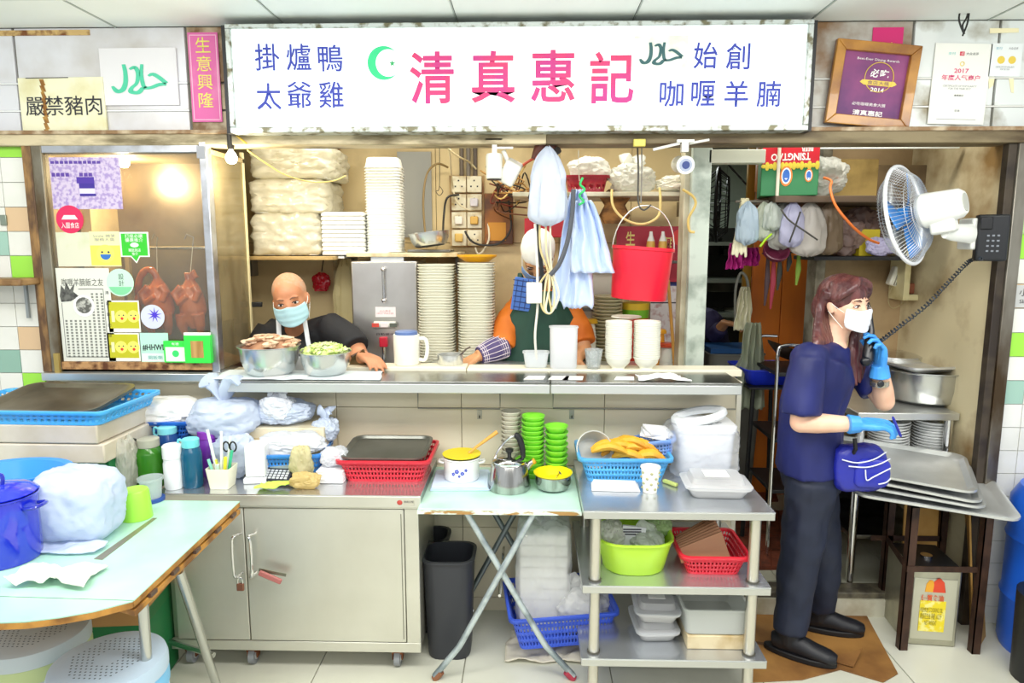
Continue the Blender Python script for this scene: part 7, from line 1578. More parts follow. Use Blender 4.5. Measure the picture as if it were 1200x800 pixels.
MB().ell((hw-.07, -.013, CTZ-.028), (.011, .002, .010), 20, 8).build('red_badge', mt('#b8453c', .5), t); 
lb = MB().bx(hw-.056, hw-.012, -.0135, -.011, CTZ-.04, CTZ-.016).build('maker_plate', mt('#bdb9a8', .4), t); text('廚具工程', .009, dark_ink, 'lettering', t, loc=(hw-.034, -.0145, CTZ-.024), width=.038)
# castors
for x in (P(292, 780, cy0).x-t.location.x, P(464, 785, cy0).x-t.location.x, -hw+.06):
    for y in (.05, dp-.06):
        w_ = MB().tube([(x-.012, y, .035), (x+.012, y, .035)], .035, 22).build('castor', mt('#8a8d90', .5), t)
        MB().tube([(x-.014, y, .035), (x+.014, y, .035)], .018, 16).build('wheel_hub', mt('#cfd0ce', .4), w_); MB().bx(x-.022, x+.022, y-.02, y+.03, .058, zb0).bx(x-.022, x-.017, y-.015, y+.015, .03, .06).bx(x+.017, x+.022, y-.015, y+.015, .03, .06).build('fork', mt('#8a5230', .7, .3, var=('#5c3018', 30, .4, .6)), w_)
p_ = P(281, 684, cy0-.05); t = T('padlock', 'small brown padlock hanging on the left cabinet handle', 'padlock', (p_.x, cy0-.045, p_.z-.03)); MB().bx(-.014, .014, -.007, .007, -.0, .03).build('lock_body', mt('#8a5c48', .4, .5), t, bevel=.003); MB().tube(spline([V((-.009, 0, .028)), V((-.009, 0, .045)), V((0, 0, .055)), V((.009, 0, .045)), V((.009, 0, .028))], 3), .003, 8).build('shackle', chrome, t)
p_ = P(303, 671, cy0-.05); t = T('key_tags', 'red key tag and metal key dangling from the right cabinet handle', 'keys', (p_.x, cy0-.045, p_.z)); MB().box((.045, -.004, -.018), (.095, .012, .022), Matrix.Rotation(.42, 3, 'Y')).build('red_tag', mt('#b06a64', .4), t, bevel=.004); MB().box((.05, .008, -.004), (.11, .003, .012), Matrix.Rotation(.2, 3, 'Y')).build('key', mt('#8d8c78', .3, .8), t)
# ================================================================ shelf unit
uy0 = 2.40; UT, UM, UB = .757, .465, .170
uxl = P(684, 600, uy0).x; uxr = P(909, 600, uy0).x
t = T('steel_shelf_unit', 'stainless three-tier shelf table to the right of the green table', 'shelf unit', ((uxl+uxr)/2, uy0, 0)); hw = (uxr-uxl)/2; dpU = .60
for z in (UT, UM, UB):
    k_ = 0 if z == UT else .0
    MB().bx(-hw+k_, hw-k_, 0, dpU, z-.004, z).build('shelf_plate', mt('#d3d7dc', .24, .8, var=('#b9bdc2', 3, .35, .7)), t); MB().bx(-hw+k_, hw-k_, 0, .012, z-.032, z-.004).bx(-hw+k_, -hw+.012+k_, .012, dpU-.012, z-.032, z-.004).bx(hw-.012-k_, hw-k_, .012, dpU-.012, z-.032, z-.004).bx(-hw+k_, hw-k_, dpU-.012, dpU, z-.032, z-.004).build('shelf_lip', mt('#c9cac6', .3, .9), t, bevel=.002)
for x in (-hw+.05, hw-.055):
    for y in (.045, dpU-.05): MB().cyl((x, y, 0), (x, y, UT-.005), .0205, 18).build('leg', mt('#d3cfc2', .3, .85), t)
    for z in (UM, UB): MB().cyl((x, .045, z), (x, .045, z+.006), .025, 18).build('collar', mt('#4a4840', .5), t)
UX = (uxl+uxr)/2
# items on its top
t = basket('blue_basket', 'light blue plastic basket of bananas and napkins on the shelf table', '#57b0ee', (P(730, 545, 2.78).x, 2.82, UT+.001), 0, .37, .26, .105)
bx_b = t.location
yel = mt('#f2bd3a', .5, var=('#c98318', 7, .4, .65))
for i in range(16):
    x = -.09+.20*random.random(); y = -.09+.17*random.random(); rz = random.uniform(-.9, .9); n_ = 6
    pts = [V(((k/n_-.5)*.15, 0, .028*math.sin(k/n_*PI))) for k in range(n_+1)]; R_ = Matrix.Rotation(rz, 3, 'Z'); lift = .06+.035*(1-abs(x)*6)*random.random()+.012*i/4
    o = T('banana', 'ripe yellow banana heaped in the light blue basket', 'banana', (bx_b.x+.01+x, bx_b.y+y*.8, UT+min(lift, .12)), 0, 'bananas in the blue basket'); MB().tube([R_ @ p_ for p_ in pts], [.007, .015, .018, .0185, .018, .014, .005], 8).build('fruit', yel, o); MB().tube([R_ @ V((.074, 0, .0)), R_ @ V((.092, 0, -.002))], .005, 6).build('stalk', mt('#7a5a20', .6), o)
t = T('clear_tub', 'translucent round tub lying sideways in the blue basket', 'tub', (bx_b.x-.125, bx_b.y+.0, UT+.10)); t.rotation_euler = (math.radians(65), 0, .2); MB().lathe([(.001, -.05), (.06, -.05), (.075, .03), (.08, .035), (.075, .037), (.058, -.045), (.001, -.045)], 28).build('tub_body', mt('#e3e3dc', .3, sheer=.12), t)
t = basket('blue_basket', 'small periwinkle basket of napkins wedged in the bigger blue basket', '#7fa8ee', (bx_b.x+.15, bx_b.y+.03, UT+.085), -.25, .17, .13, .065); t.rotation_euler = (0, -.2, -.25)
for k in range(3):
    o = MB().bx(-.06, .05, -.045, .045, 0, .009).build('paper_napkin', mt('#f3f4f6', .7), None, bevel=.002); o.location = (bx_b.x+.14+.01*k, bx_b.y+.03, UT+.155+k*.011); o.rotation_euler = (.1*k, .15, -.2+.25*k); tag(o, ['lowest', 'middle', 'top'][k]+' folded white napkin in the small periwinkle basket', 'napkin')
o = T('folded_towel', 'folded white paper towel on the shelf table before the basket', 'towel', (P(722, 556, 2.62).x, 2.64, UT+.001), -.05)
for k in range(3): MB().bx(-.095+.004*k, .095-.005*k, -.045, .045, k*.006, k*.006+.005).build('fold', mt('#f2f3f5', .7), o, bevel=.002)
t = T('paper_cup', 'white spotted paper cup on the shelf table', 'cup', (P(763, 563, 2.58).x, 2.60, UT+.001)); MB().lathe([(.001, 0), (.027, 0), (.027, .003), (.037, .098), (.040, .100), (.039, .104), (.035, .101), (.025, .006), (.001, .006)], 28).build('cup_shell', mt('#f1f0e4', .5), t)
for i in range(6):
    for j in range(4):
        a = i*PI/3+(j % 2)*.5; r_ = .0275+.01*(.018+j*.022)/.1+.0004; MB().ell((r_*math.cos(a), r_*math.sin(a), .018+j*.022), (.006, .006, .005), 8, 6).build('dot', mt('#a7a67c', .6), t) if math.sin(a) < .3 else None
# white lidded bucket in bag
t = T('white_bucket', 'white plastic bucket in a translucent bag at the counter end', 'bucket', (P(821, 540, 2.88).x, 2.86, UT+.001)); tub(MB(), .235, .19, .20, .035, .9).build('bucket_body', mt('#e8eaec', .35), t); MB().rings([[p_ for p_ in rr(.25, .205, .04, z=.2)], [p_ for p_ in rr(.25, .205, .04, z=.215)], [p_ for p_ in rr(.235, .19, .035, z=.222)]]).build('bucket_lid', mt('#eef0f2', .3), t)
bag('film_bag', 'see-through plastic bag pulled around the white bucket', (t.location.x-.01, 2.86, UT+.0015), (.30, .26, .22), 23, mt('#f6f8fa', .2, sheer=.7, bump=(16, .5), spec=1), ears=0, amt=.1, sq=5)
cable('bag_roll', 'rolled white film ring lying on the bucket lid', [V((t.location.x+.1*math.cos(a)-.02, 2.86+.08*math.sin(a), UT+.245+.02*math.cos(a))) for a in [i*PI/8 for i in range(17)]], .018, '#e8ecee', cat='film')
def clambox(label, x, y, z, w_, d_, h_, rz=0, filling='#b9a695', paper=False, grp=None):
    t = T('clear_box', label, 'container', (x, y, z), rz, grp); tub(MB(), w_, d_, h_*.6, .025, .82, rim=.008).build('box_base', mt('#f2f2ef', .25, sheer=.35), t)
    MB().rings([rr(w_*1.1, d_*1.1, .03, z=h_*.6), rr(w_*1.1, d_*1.1, .03, z=h_*.64), rr(w_*.88, d_*.86, .025, z=h_*.7), rr(w_*.80, d_*.78, .02, z=h_)]).build('box_lid', mt('#f0f1f1', .2, sheer=.5), t)
    MB().rings([rr(w_*.78, d_*.76, .02, z=.006), rr(w_*.9, d_*.88, .02, z=h_*.5)]).build('filling', mt(filling, .7, var=('#8d7a68', 60, .45, .6)), t)
    if paper: MB().bx(-w_*.2, w_*.2, -d_*.2, d_*.25, h_, h_+.002).build('paper_label', white_pl, t)
    return t
clambox('clear lidded container with paper slip on the shelf table front', P(838, 570, 2.60).x, 2.60, UT+.001, .235, .17, .075, -.05, '#d7d2cc', True)
o = MB().box((0, 0, .008), (.07, .018, .014)).build('marker_pen', mt('#c9d67a', .4), None, bevel=.004); o.location = (P(786, 553, 2.68).x, 2.68, UT+.001); o.rotation_euler = (0, 0, -.9); tag(o, 'small pale green clip lying beside the spotted cup', 'clip')
# middle shelf
t = T('lime_tub', 'lime green plastic tub of packets on the middle shelf', 'tub', (P(742, 665, 2.56).x, 2.58, UM+.001)); tub(MB(), .29, .26, .135, .09, .82, rim=.006).build('tub_body', mt('#b9e63c', .35), t); lt = t.location
bag('packet', 'clear food packet poking from the left of the lime tub', (lt.x-.085, lt.y, UM+.05), (.1, .12, .13), 12, bag_clear, ears=0, amt=.25); bag('packet', 'white vegetable bag lying in the lime tub', (lt.x+.05, lt.y-.02, UM+.05), (.14, .14, .10), 14, mt('#dfe8d8', .3, sheer=.2, bump=(20, .4)), ears=.3, amt=.22)
bag('packet', 'greenish plastic bag bulging out of the right of the lime tub', (lt.x+.10, lt.y+.06, UM+.09), (.12, .1, .10), 15, mt('#bcd89a', .3, sheer=.2, bump=(20, .4)), ears=.4, amt=.25)
o = MB().box((0, 0, 0), (.09, .012, .09), Matrix.Rotation(.1, 3, 'Y')).build('booklet', mt('#d8dadc', .5), None); o.location = (lt.x-.005, lt.y-.03, UM+.125); tag(o, 'printed black and white booklet standing in the lime tub', 'booklet')
text('B', .03, dark_ink, 'lettering', o, loc=(.015, -.008, -.01), width=.02, off=.02)
for k in range(3): MB().bx(-.04, .03, -.0075, -.006, .012+k*.01, .017+k*.01).build('print_line', dark_ink, o)
t = basket('red_basket', 'red plastic basket with brown folders on the middle shelf', '#e6283c', (P(830, 660, 2.58).x, 2.60, UM+.001), 0, .25, .26, .085, wb=.78); rbk = t.location
for k in range(7):
    o = T('brown_folder', 'brown card folder filed upright in the red basket', 'folder', (rbk.x-.02+.003*k, rbk.y-.075+.024*k, UM+.045), 0, 'brown folders in the red basket'); o.rotation_euler = (math.radians(-22), math.radians(-8), .04*k)
    MB().prism([(-.10, 0, 0), (.09, 0, 0), (.075, 0, .10), (-.105, 0, .055)], (0, .012, 0)).build('card', mt('#b98560' if k < 5 else '#a2704b', .55), o, bevel=.001)
# bottom shelf
xx = P(768, 748, 2.55).x
clambox('lower clear lidded container of the pair on the bottom shelf', xx, 2.60, UB+.001, .16, .2, .075, .05, '#cfcac2'); clambox('upper clear container with rubber band and slip on the bottom shelf', xx+.005, 2.60, UB+.078, .165, .2, .08, -.04, '#c9c0b4', True)
xx = P(832, 745, 2.56).x; o = T('wooden_box', 'pale wooden box under the grey tub on the bottom shelf', 'box', (xx, 2.60, UB+.001)); MB().bx(-.112, .112, -.13, .13, 0, .055).build('box_body', mt('#d8c9a4', .5, var=('#b9a070', 8, .45, .65)), o, bevel=.003)
t = T('grey_tub', 'translucent grey tub on the pale wooden box', 'tub', (xx, 2.60, UB+.057)); tub(MB(), .25, .27, .11, .02, .92, rim=.006).build('tub_body', mt('#dde0da', .3, sheer=.1), t)
# ================================================================ green square folding table
gy0 = 2.49; GZ = .722; gxl = P(489, 597, gy0).x; gxr = P(683, 597, gy0).x-.004
t = T('folding_table', 'small pale green folding table with crossed steel legs', 'table', ((gxl+gxr)/2, gy0, 0)); hw = (gxr-gxl)/2; mint = mt('#bde2d2', .35, var=('#abd3c3', 6, .4, .7), bump=(90, .04))
MB().bx(-hw, hw, 0, .50, GZ-.022, GZ).build('tabletop', mint, t, bevel=.004); MB().bx(-hw-.0005, hw+.0005, -.0015, .004, GZ-.021, GZ-.006).build('worn_edge', mt('#dfeee0', .5, var=('#a9824a', 10, .52, .58, (1, 1, 3))), t)
lm_ = mt('#c3ced0', .35, .6, var=('#8f9ba0', 10, .45, .6)); lx = t.location
def legp(a, b_, k1, y): return [V((a[0]-lx.x, y, a[1])) for a in ()]
fz0 = G(510, 792, 0); fz1 = G(672, 792, 0)
for y, ys in ((.02, 0), (.40, 1)):
    k_ = 0
    LX0 = fz0.x-lx.x; LX1 = fz1.x-lx.x
    for (xa, xb, nm) in ((LX0, hw*.42, 0), (LX1, -hw*.42, 1)):
        yy = y+.014*nm; kx = xa*.62
        MB().tube([(xa, yy, .012), (kx, yy, .14), (kx*.9, yy, .17), (xb, yy, GZ-.022)], .0125, 12).build('leg', lm_ if not ys else mt('#7d8789', .4, .6), t)
        MB().tube([(xa, yy, .0), (xa*.9, yy, .032)], .0155, 12).build('foot_cap', mt('#b0384c' if nm and not ys else '#8a5a3c', .6), t)
MB().cyl((0, .0, .37), (0, .43, .37), .006, 8).build('pivot_rod', chrome, t)
MB().cyl((-hw*.42, .03, GZ-.028), (-hw*.42, .42, GZ-.028), .008, 8).cyl((hw*.42, .03, GZ-.028), (hw*.42, .42, GZ-.028), .008, 8).build('top_bar', lm_, t)
# enamel pot on towel
pc = P(541, 551, 2.78); o = T('blue_towel', 'folded pale blue towel under the enamel pot', 'towel', (pc.x+.0, 2.79, GZ+.001), .04)
for k in range(3): MB().bx(-.125+.003*k, .12-.004*k, -.11, .11, k*.006, k*.006+.0055).build('fold', mt('#cfe2f6', .7, bump=(60, .2)), o, bevel=.002)
t = T('enamel_pot', 'white enamel pot with blue flowers and yellow rim contents', 'pot', (pc.x, 2.79, GZ+.02)); r = .075; h = .088
MB().lathe([(.001, 0), (r*.95, 0), (r, .008), (r, h), (r*1.06, h+.004), (r*1.04, h+.008), (r*.96, h+.002), (r*.95, .01), (.001, .01)], 36).build('pot_body', mt('#f1f1ec', .2, coat=.6), t)
MB().lathe([(.001, h+.012), (r*.98, h+.012), (r*1.08, h+.016), (r*1.09, h+.019), (r*.95, h+.0185), (.001, h+.016)], 36).build('yellow_plate', mt('#f3dc1c', .35), t)
for sg in (-1, 1): MB().tube(spline([V((sg*r*.98, -.02, h*.8)), V((sg*r*1.25, -.015, h*.85)), V((sg*r*1.25, .015, h*.85)), V((sg*r*.98, .02, h*.8))], 3), .005, 8).build('handle', mt('#e9e9e4', .3), t)
for (a, z, s_) in ((-1.75, .05, 1), (-1.45, .042, .9), (-1.25, .055, .7), (-1.95, .038, .8), (-1.62, .03, .6)):
    m_ = MB()
    for k in range(5): m_.ell((r*1.005*math.cos(a)+.006*s_*math.cos(k*1.257)*math.sin(-a), r*1.005*math.sin(a)+.0, z+.006*s_*math.sin(k*1.257)), (.004*s_, .0025, .004*s_), 8, 6)
    m_.build('blue_flower', mt('#3f4fc0', .4), t)
o = MB().tube([(0, 0, 0), (.04, .01, .03), (.12, .03, .085)], [.006, .006, .009], 10).build('wooden_spoon', mt('#e0a54c', .5), None); o.location = (pc.x+.03, 2.79, GZ+.02+h+.02); tag(o, 'wooden spoon handle sticking out of the enamel pot', 'spoon')
# kettle
kc = P(597, 560, 2.72); t = T('steel_kettle', 'squat steel kettle with black handle on the green table', 'kettle', (kc.x, 2.72, GZ+.001)); r = .088; h = .115; km2 = mt('#c2c2be', .18, 1, var=('#9b9a95', 8, .4, .6, (3, 3, .3)))
MB().lathe([(.001, 0), (r*.95, 0), (r, .01), (r*.97, h*.3), (r*.84, h*.95), (r*.80, h), (.001, h)], 40).build('kettle_body', km2, t); MB().lathe([(r*.8, h), (r*.82, h+.006), (r*.6, h+.018), (r*.2, h+.024), (.001, h+.024)], 36).build('kettle_lid', chrome, t)
MB().lathe([(.008, h+.024), (.009, h+.036), (.016, h+.042), (.017, h+.054), (.001, h+.058)], 16).build('lid_knob', black, t)
MB().tube([(r*.6, 0, h*.6), (r*1.02, 0, h*.95), (r*1.15, 0, h*1.02)], [.02, .013, .012], 12).build('spout', km2, t); MB().tube([(r*1.1, 0, h*.99), (r*1.2, 0, h*1.04)], .0125, 12).build('spout_tip', mt('#e0a02a', .4), t)
MB().tube(spline([V((-r*.75, 0, h)), V((-r*.5, 0, h+.05)), V((.0, 0, h+.10)), V((r*.35, 0, h+.11))], 4), .004, 8).build('handle_wire', chrome, t); MB().tube(spline([V((r*.25, 0, h+.115)), V((r*.45, 0, h+.10)), V((r*.6, 0, h+.06)), V((r*.65, 0, h+.015))], 4), [.008, .012, .013, .013, .013, .013, .013, .013, .012, .012, .011, .01, .008], 10).build('handle', black, t)
# steel pot with yellow bowl
kc = P(648, 555, 2.72); t = T('steel_pot', 'small steel pot capped with a yellow bowl and spoon', 'pot', (kc.x, 2.72, GZ+.001)); r = .074; h = .062
MB().lathe([(.001, 0), (r*.7, 0), (r*.9, .01), (r, .03), (r, h), (r*.97, h), (r*.95, .02), (.001, .01)], 36).build('pot_body', km2, t); MB().lathe([(.001, h*.55), (r*.6, h*.6), (r*.96, h), (r*1.08, h+.006), (r*1.09, h+.010), (r*.95, h+.006), (r*.6, h*.7), (.001, h*.65)], 36).build('yellow_bowl', mt('#f3dc1c', .3), t)
o = MB().tube([(0, 0, 0), (.012, -.005, .018), (.016, -.006, .022)], [.004, .004, .009], 8).build('spoon', chrome, None); o.location = (kc.x+.012, 2.70, GZ+h*.6+.018); tag(o, 'short spoon resting in the yellow bowl on the steel pot', 'spoon')
# green bowl stacks, white saucers
gm_ = mt('#86e03c', .3)
for px, D, top, n_, lab, grp, r in ((625, 2.86, 486, 13, 'green plastic bowl in the taller stack behind the kettle', 'taller green bowl stack', .050), (653, 2.84, 498, 9, 'green plastic bowl in the shorter stack beside the basket', 'shorter green bowl stack', .050)):
    stack('green_bowl', lab, 'bowl', grp, px, D, GZ+.001, top, r, n_, gm_, .030)
stack('white_cup', 'beige cup in the stack behind the kettle', 'cup', 'beige cups behind the kettle', 599, 2.92, GZ+.001, 481, .044, 14, mt('#cfcbb8', .4), .03)
# ================================================================ under the green table: bins, bagged boxes
g_ = G(526, 770, 0); bin_('waste_bin', 'tall black rectangular bin under the green table', g_.x, 2.72, 0, .21, .20, .44, '#303238', wb=.86)
g_ = G(488, 740, 0); bin_('waste_bin', 'second black bin half hidden behind the steel cabinet', g_.x+.045, 2.90, 0, .20, .16, .44, '#26282c', wb=.86)
bb = G(655, 740, 0); t = basket('blue_basket', 'royal blue slotted basket on the floor between table and shelf unit', '#3f62e0', (P(655, 720, 2.8).x, 2.78, .07), .12, .44, .34, .15, wb=.84); t.rotation_euler = (0, -.03, .12)
bq = t.location
o = cloth('paper_bundle', 'flattened paper bundle under the royal blue basket', (bq.x-.05, 2.74, 0.002), .36, .24, 44, mt('#d9d2bd', .6), h=.03, cat='paper'); 
o = MB().bx(-.15, .15, -.1, .1, 0, .06).build('wooden_block', mt('#8a6a45', .6), None); o.location = (bq.x+.02, 2.84, .002); tag(o, 'low wooden block propping up the royal blue basket', 'block')
t = T('bagged_foam_boxes', 'tall clear bag of white foam boxes standing in the blue basket', 'bag', (bq.x-.07, 2.80, .085)); hb2 = .47
b_ = MB(); 
for k in range(9): b_.bx(-.10, .10, -.09, .09, k*hb2/9.6, (k+1)*hb2/9.6-.003)
b_.build('foam_boxes', foam, t, bevel=.004); m_ = MB(); crumple(m_, (0, 0, 0), (.235, .21, hb2), 6, .07, sq=8, fr=2); knot_ears(m_, (0, 0, hb2*.93), .07, .09, 3); m_.build('film', mt('#fafaf8', .2, sheer=.45, bump=(20, .5), spec=1), t, smooth=55)
bag('white_bag', 'small knotted white bag in front of the tall foam bag', (bq.x+.08, 2.73, .09), (.19, .16, .2), 28, mt('#f6f6f4', .3, sheer=.1, bump=(20, .4)), ears=.25, amt=.16)
bag('white_bag', 'flat white bag lying at the right of the blue basket', (bq.x+.15, 2.82, .12), (.16, .18, .12), 29, mt('#f4f4f2', .3, sheer=.1, bump=(20, .4)), ears=0, amt=.16)
# ================================================================ on the steel cabinet
t = basket('red_basket', 'wide red slotted basket with grey tray on the steel cabinet', '#d8263a', (P(456, 548, 2.80).x, 2.82, CTZ+.001), .0, .37, .30, .095, wb=.84); rq = t.location
t = T('metal_tray', 'dull grey metal tray lying on the red basket', 'tray', (rq.x-.005, rq.y+.0, CTZ+.098), 0); tub(MB(), .34, .27, .016, .04, .95, rim=.008).build('tray_body', mt('#8f9089', .38, .8, var=('#77786f', 4, .4, .7)), t); t.rotation_euler = (math.radians(3), 0, 0)
def napk(label, x, y, z, w_, d_, n_, rz=0):
    o = T('napkin_pile', label, 'napkins', (x, y, z), rz)
    for k in range(n_): MB().box((.004*noise.noise(V((k, 1, 2))), .004*noise.noise(V((k, 5, 2))), .004+k*.0075), (w_, d_, .0065), Matrix.Rotation(.12*noise.noise(V((k*2.3, 1, 1))), 3, 'Z')).build('napkin', mt('#f2f3f5', .7), o, bevel=.002)
xx = P(391, 556, 2.72).x; napk('pile of folded white napkins left of the red basket', xx, 2.72, CTZ+.001, .11, .12, 7)
bag('white_bag', 'small white plastic bag on top of the napkin pile', (xx-.0, 2.74, CTZ+.055), (.11, .11, .075), 35, bag_white, ears=0, amt=.2)
t = basket('blue_basket', 'azure blue slotted basket of white bags on the cabinet', '#3c8fe6', (P(344, 545, 2.80).x, 2.82, CTZ+.001), .06, .27, .22, .105, wb=.85); ab = t.location
bag('white_bag', 'pile of white carrier bags spilling from the azure basket', (ab.x+.0, ab.y, CTZ+.075), (.29, .2, .11), 36, bag_white, ears=0, amt=.2, sq=2.6)
bag('white_bag', 'white mask-like bag with blue print at the right of the azure basket', (ab.x+.12, ab.y+.06, CTZ+.12), (.12, .1, .10), 38, bag_blue, ears=.5, amt=.24)
# calculator
t = T('calculator', 'black desk calculator leaning against the azure basket', 'calculator', (P(318, 560, 2.62).x, 2.66, CTZ+.004), .0); t.rotation_euler = (math.radians(32), 0, -.1)
MB().bx(-.06, .06, 0, .09, 0, .014).build('calculator_body', mt('#1d2230', .4), t, bevel=.004); MB().bx(-.045, .045, .062, .082, .014, .016).build('display', mt('#8e9c9a', .3), t); kb = MB()
for i in range(6):
    for j in range(4): kb.box((-.043+i*.0172, .012+j*.0125, .0155), (.012, .0085, .003))
kb.build('keys', mt('#c9cdd2', .4), t)
cloth('green_cloth', 'lime green folded cloth at the front of the steel cabinet', (P(318, 573, 2.57).x, 2.595, CTZ+.001), .13, .07, 51, mt('#bfe65a', .7), h=.028)
bag('yellow_bag', 'clear bag of yellow rubber bands before the azure basket', (P(357, 570, 2.6).x, 2.61, CTZ+.001), (.12, .07, .065), 52, mt('#e6cf8c', .35, sheer=.15, bump=(26, .5)), ears=0, amt=.22)
bag('yellow_bag', 'pale yellow crinkled bag leaning between calculator and basket', (P(351, 545, 2.68).x, 2.70, CTZ+.001), (.09, .07, .15), 53, mt('#e9dfae', .35, sheer=.1, bump=(26, .5)), ears=0, amt=.25)
# note box, cup holder with pens, bottles
t = T('napkin_box', 'white upright box of paper napkins on the cabinet', 'box', (P(296, 560, 2.62).x, 2.66, CTZ+.001), .12); MB().bx(-.045, .035, 0, .10, .025, .155).build('box_body', mt('#f0f1f2', .5), t, bevel=.006); MB().bx(-.052, .04, -.01, .105, 0, .023).build('box_base', mt('#eceef0', .5), t, bevel=.004)
t = T('pen_holder', 'cream square pot stuffed with pens, scissors and sticks', 'pen holder', (P(256, 573, 2.58).x, 2.62, CTZ+.001), .0); MB().rings([[V((p_.x, p_.y, 0)) for p_ in rr(.075, .075, .008)], [V((p_.x*1.3, p_.y*1.25, .085)) for p_ in rr(.075, .075, .008)], [V((p_.x*1.22, p_.y*1.17, .085)) for p_ in rr(.075, .075, .008)], [V((p_.x*.95, p_.y*.95, .006)) for p_ in rr(.075, .075, .008)]]).build('pot_body', mt('#efecd6', .4), t)
ph_ = t.location
for i, (dx, dy, lx_, ly, L_, hx, r_) in enumerate(((-.02, 0, -.045, .02, .20, '#eef0ea', .006), (-.01, .015, .0, .02, .19, '#e9eee6', .006), (.0, -.01, .01, 0, .18, '#f2f3ee', .005), (.015, .01, .02, .02, .17, '#dfe9df', .005), (-.03, -.02, -.02, -.01, .09, '#8fd8c0', .006), (-.022, .01, -.01, 0, .08, '#e2e45a', .006), (.02, -.02, .015, -.01, .10, '#e6e23a', .007), (.03, .0, .025, 0, .12, '#3ab88c', .006), (-.005, -.025, 0, -.01, .07, '#c8e6d8', .006))):
    o = MB().tube([(0, 0, 0), (lx_*.6, ly*.6, L_*.6), (lx_, ly, L_)], r_, 8).build('pen', mt(hx, .4), None); o.location = (ph_.x+dx*.7, ph_.y+dy*.7, ph_.z+.03); tag(o, ['long white stick leaning left in the pen pot', 'white stick upright at the back of the pen pot', 'long white stick in the middle of the pen pot', 'pale stick at the right back of the pen pot', 'mint pen at the left front of the pen pot', 'yellow pen beside the mint pen in the pot', 'yellow highlighter at the right front of the pen pot', 'green pen at the right of the pen pot', 'short pale pen at the very front of the pen pot'][i], 'pen')
t = T('scissors', 'black-handled scissors standing in the pen pot', 'scissors', (ph_.x+.028, ph_.y+.02, ph_.z+.04))
for sg in (-1, 1): MB().tube([V((sg*.014+.013*math.cos(a), 0, .12+.02*math.sin(a))) for a in [i*PI/6 for i in range(12)]], .0035, 6, closed=True).build('handle', black, t)
MB().cyl((0, 0, .1), (0, 0, .0), .004, 6).build('blade', chrome, t)
def bottle(label, px, D, r, h, hx, cap, capr=.75, caph=.04, tr=.12, z=CTZ, loop=False, name='water_bottle', neck=.9):
    t = T(name, label, 'bottle', (P(px, 560, D).x, D, z+.001))
    MB().lathe([(.001, 0), (r*.9, 0), (r, .012), (r, h*neck*.93), (r*.92, h*neck), (r*capr, h), (.001, h)], 30).build('bottle_body', mt(hx, .15, sheer=tr, coat=.6) if tr else mt(hx, .35), t)
    MB().lathe([(r*capr, h), (r*capr*1.06, h+.002), (r*capr*1.06, h+caph*.9), (r*capr*.9, h+caph), (.001, h+caph)], 28).build('bottle_cap', mt(cap, .35), t)
    if loop: MB().tube(spline([V((-r*capr, 0, h+caph*.6)), V((-r*1.2, -.0, h+caph*.8)), V((-r*1.25, 0, h-.005)), V((-r*.85, 0, h-.01))], 4), .005, 8).build('carry_loop', mt('#26302c' if cap == '#a8a898' else cap, .4), t)
    return t
bottle('wide translucent green water bottle with grey cap', 177, 2.62, .054, .165, '#3f8f1e', '#a8a898', .72, .035, .15, loop=True)
bottle('dotted white slim bottle with white cap', 204, 2.60, .037, .125, '#e9ecee', '#edefee', .95, .055, 0)
bottle('translucent teal blue water bottle with turquoise cap', 226, 2.62, .040, .165, '#1b6f94', '#6fcfd6', .78, .035, .15, loop=True)
bottle('blue water bottle with turquoise lid behind the white one', 200, 2.74, .044, .185, '#2a5fae', '#7fd2de', .8, .03, .15, loop=True)
bottle('clear plastic bottle with small blue cap near the blue basket', 189, 2.84, .042, .21, '#dbe4ee', '#a9c2ee', .33, .022, .5, neck=.8)
bottle('purple thermos half hidden behind the teal bottle', 246, 2.76, .046, .16, '#6a2a9a', '#8a3ab0', .8, .035, 0)
# boxes / bags against the wall
t = basket('blue_basket', 'dark blue slotted basket under a white bag behind the bottles', '#2466c8', (P(190, 500, 2.85).x, 2.86, .90), 0, .33, .2, .085); 
o = MB().bx(-.17, .17, -.10, .13, 0, .142).build('cardboard_box', mt('#b9a583', .6), None, bevel=.003); o.location = (t.location.x, 2.86, CTZ+.001); tag(o, 'low cardboard box under the dark blue basket', 'box')
bag('white_bag', 'big rumpled white bag lying on the dark blue basket', (P(190, 480, 2.85).x, 2.86, .945), (.33, .22, .125), 60, mt('#e8e6e3', .35, bump=(16, .3)), ears=0, amt=.14)
o = MB().bx(-.15, .16, -.1, .1, 0, .145).build('cardboard_box', mt('#c9b48c', .6), None, bevel=.003); o.location = (P(268, 520, 2.85).x, 2.86, CTZ+.001); tag(o, 'cardboard box hidden under the large pale blue bag', 'box'); o['category'] = 'box'
bag('blue_bag', 'large pale blue carrier bag with peaked top beside the bowls', (P(264, 490, 2.83).x, 2.83, .903), (.30, .22, .17), 62, bag_blue, ears=.62, amt=.13, sq=3)
bag('blue_bag', 'lower pale blue bag hanging over the box behind the pens', (P(274, 515, 2.74).x, 2.73, CTZ+.001), (.17, .10, .19), 63, bag_blue, ears=0, amt=.2)
o = MB().bx(-.17, .17, -.10, .10, 0, .19).build('cardboard_box', mt('#ddd3b8', .55, var=('#c4b07c', 6, .45, .7)), None, bevel=.004); o.location = (P(342, 510, 2.9).x, 2.915, CTZ+.001); tag(o, 'pale box with blue-print bags on top by the counter wall', 'box')
bag('blue_bag', 'white and blue printed bags heaped on the pale box', (P(330, 480, 2.88).x, 2.90, CTZ+.193), (.26, .18, .10), 64, bag_blue, ears=0, amt=.2)
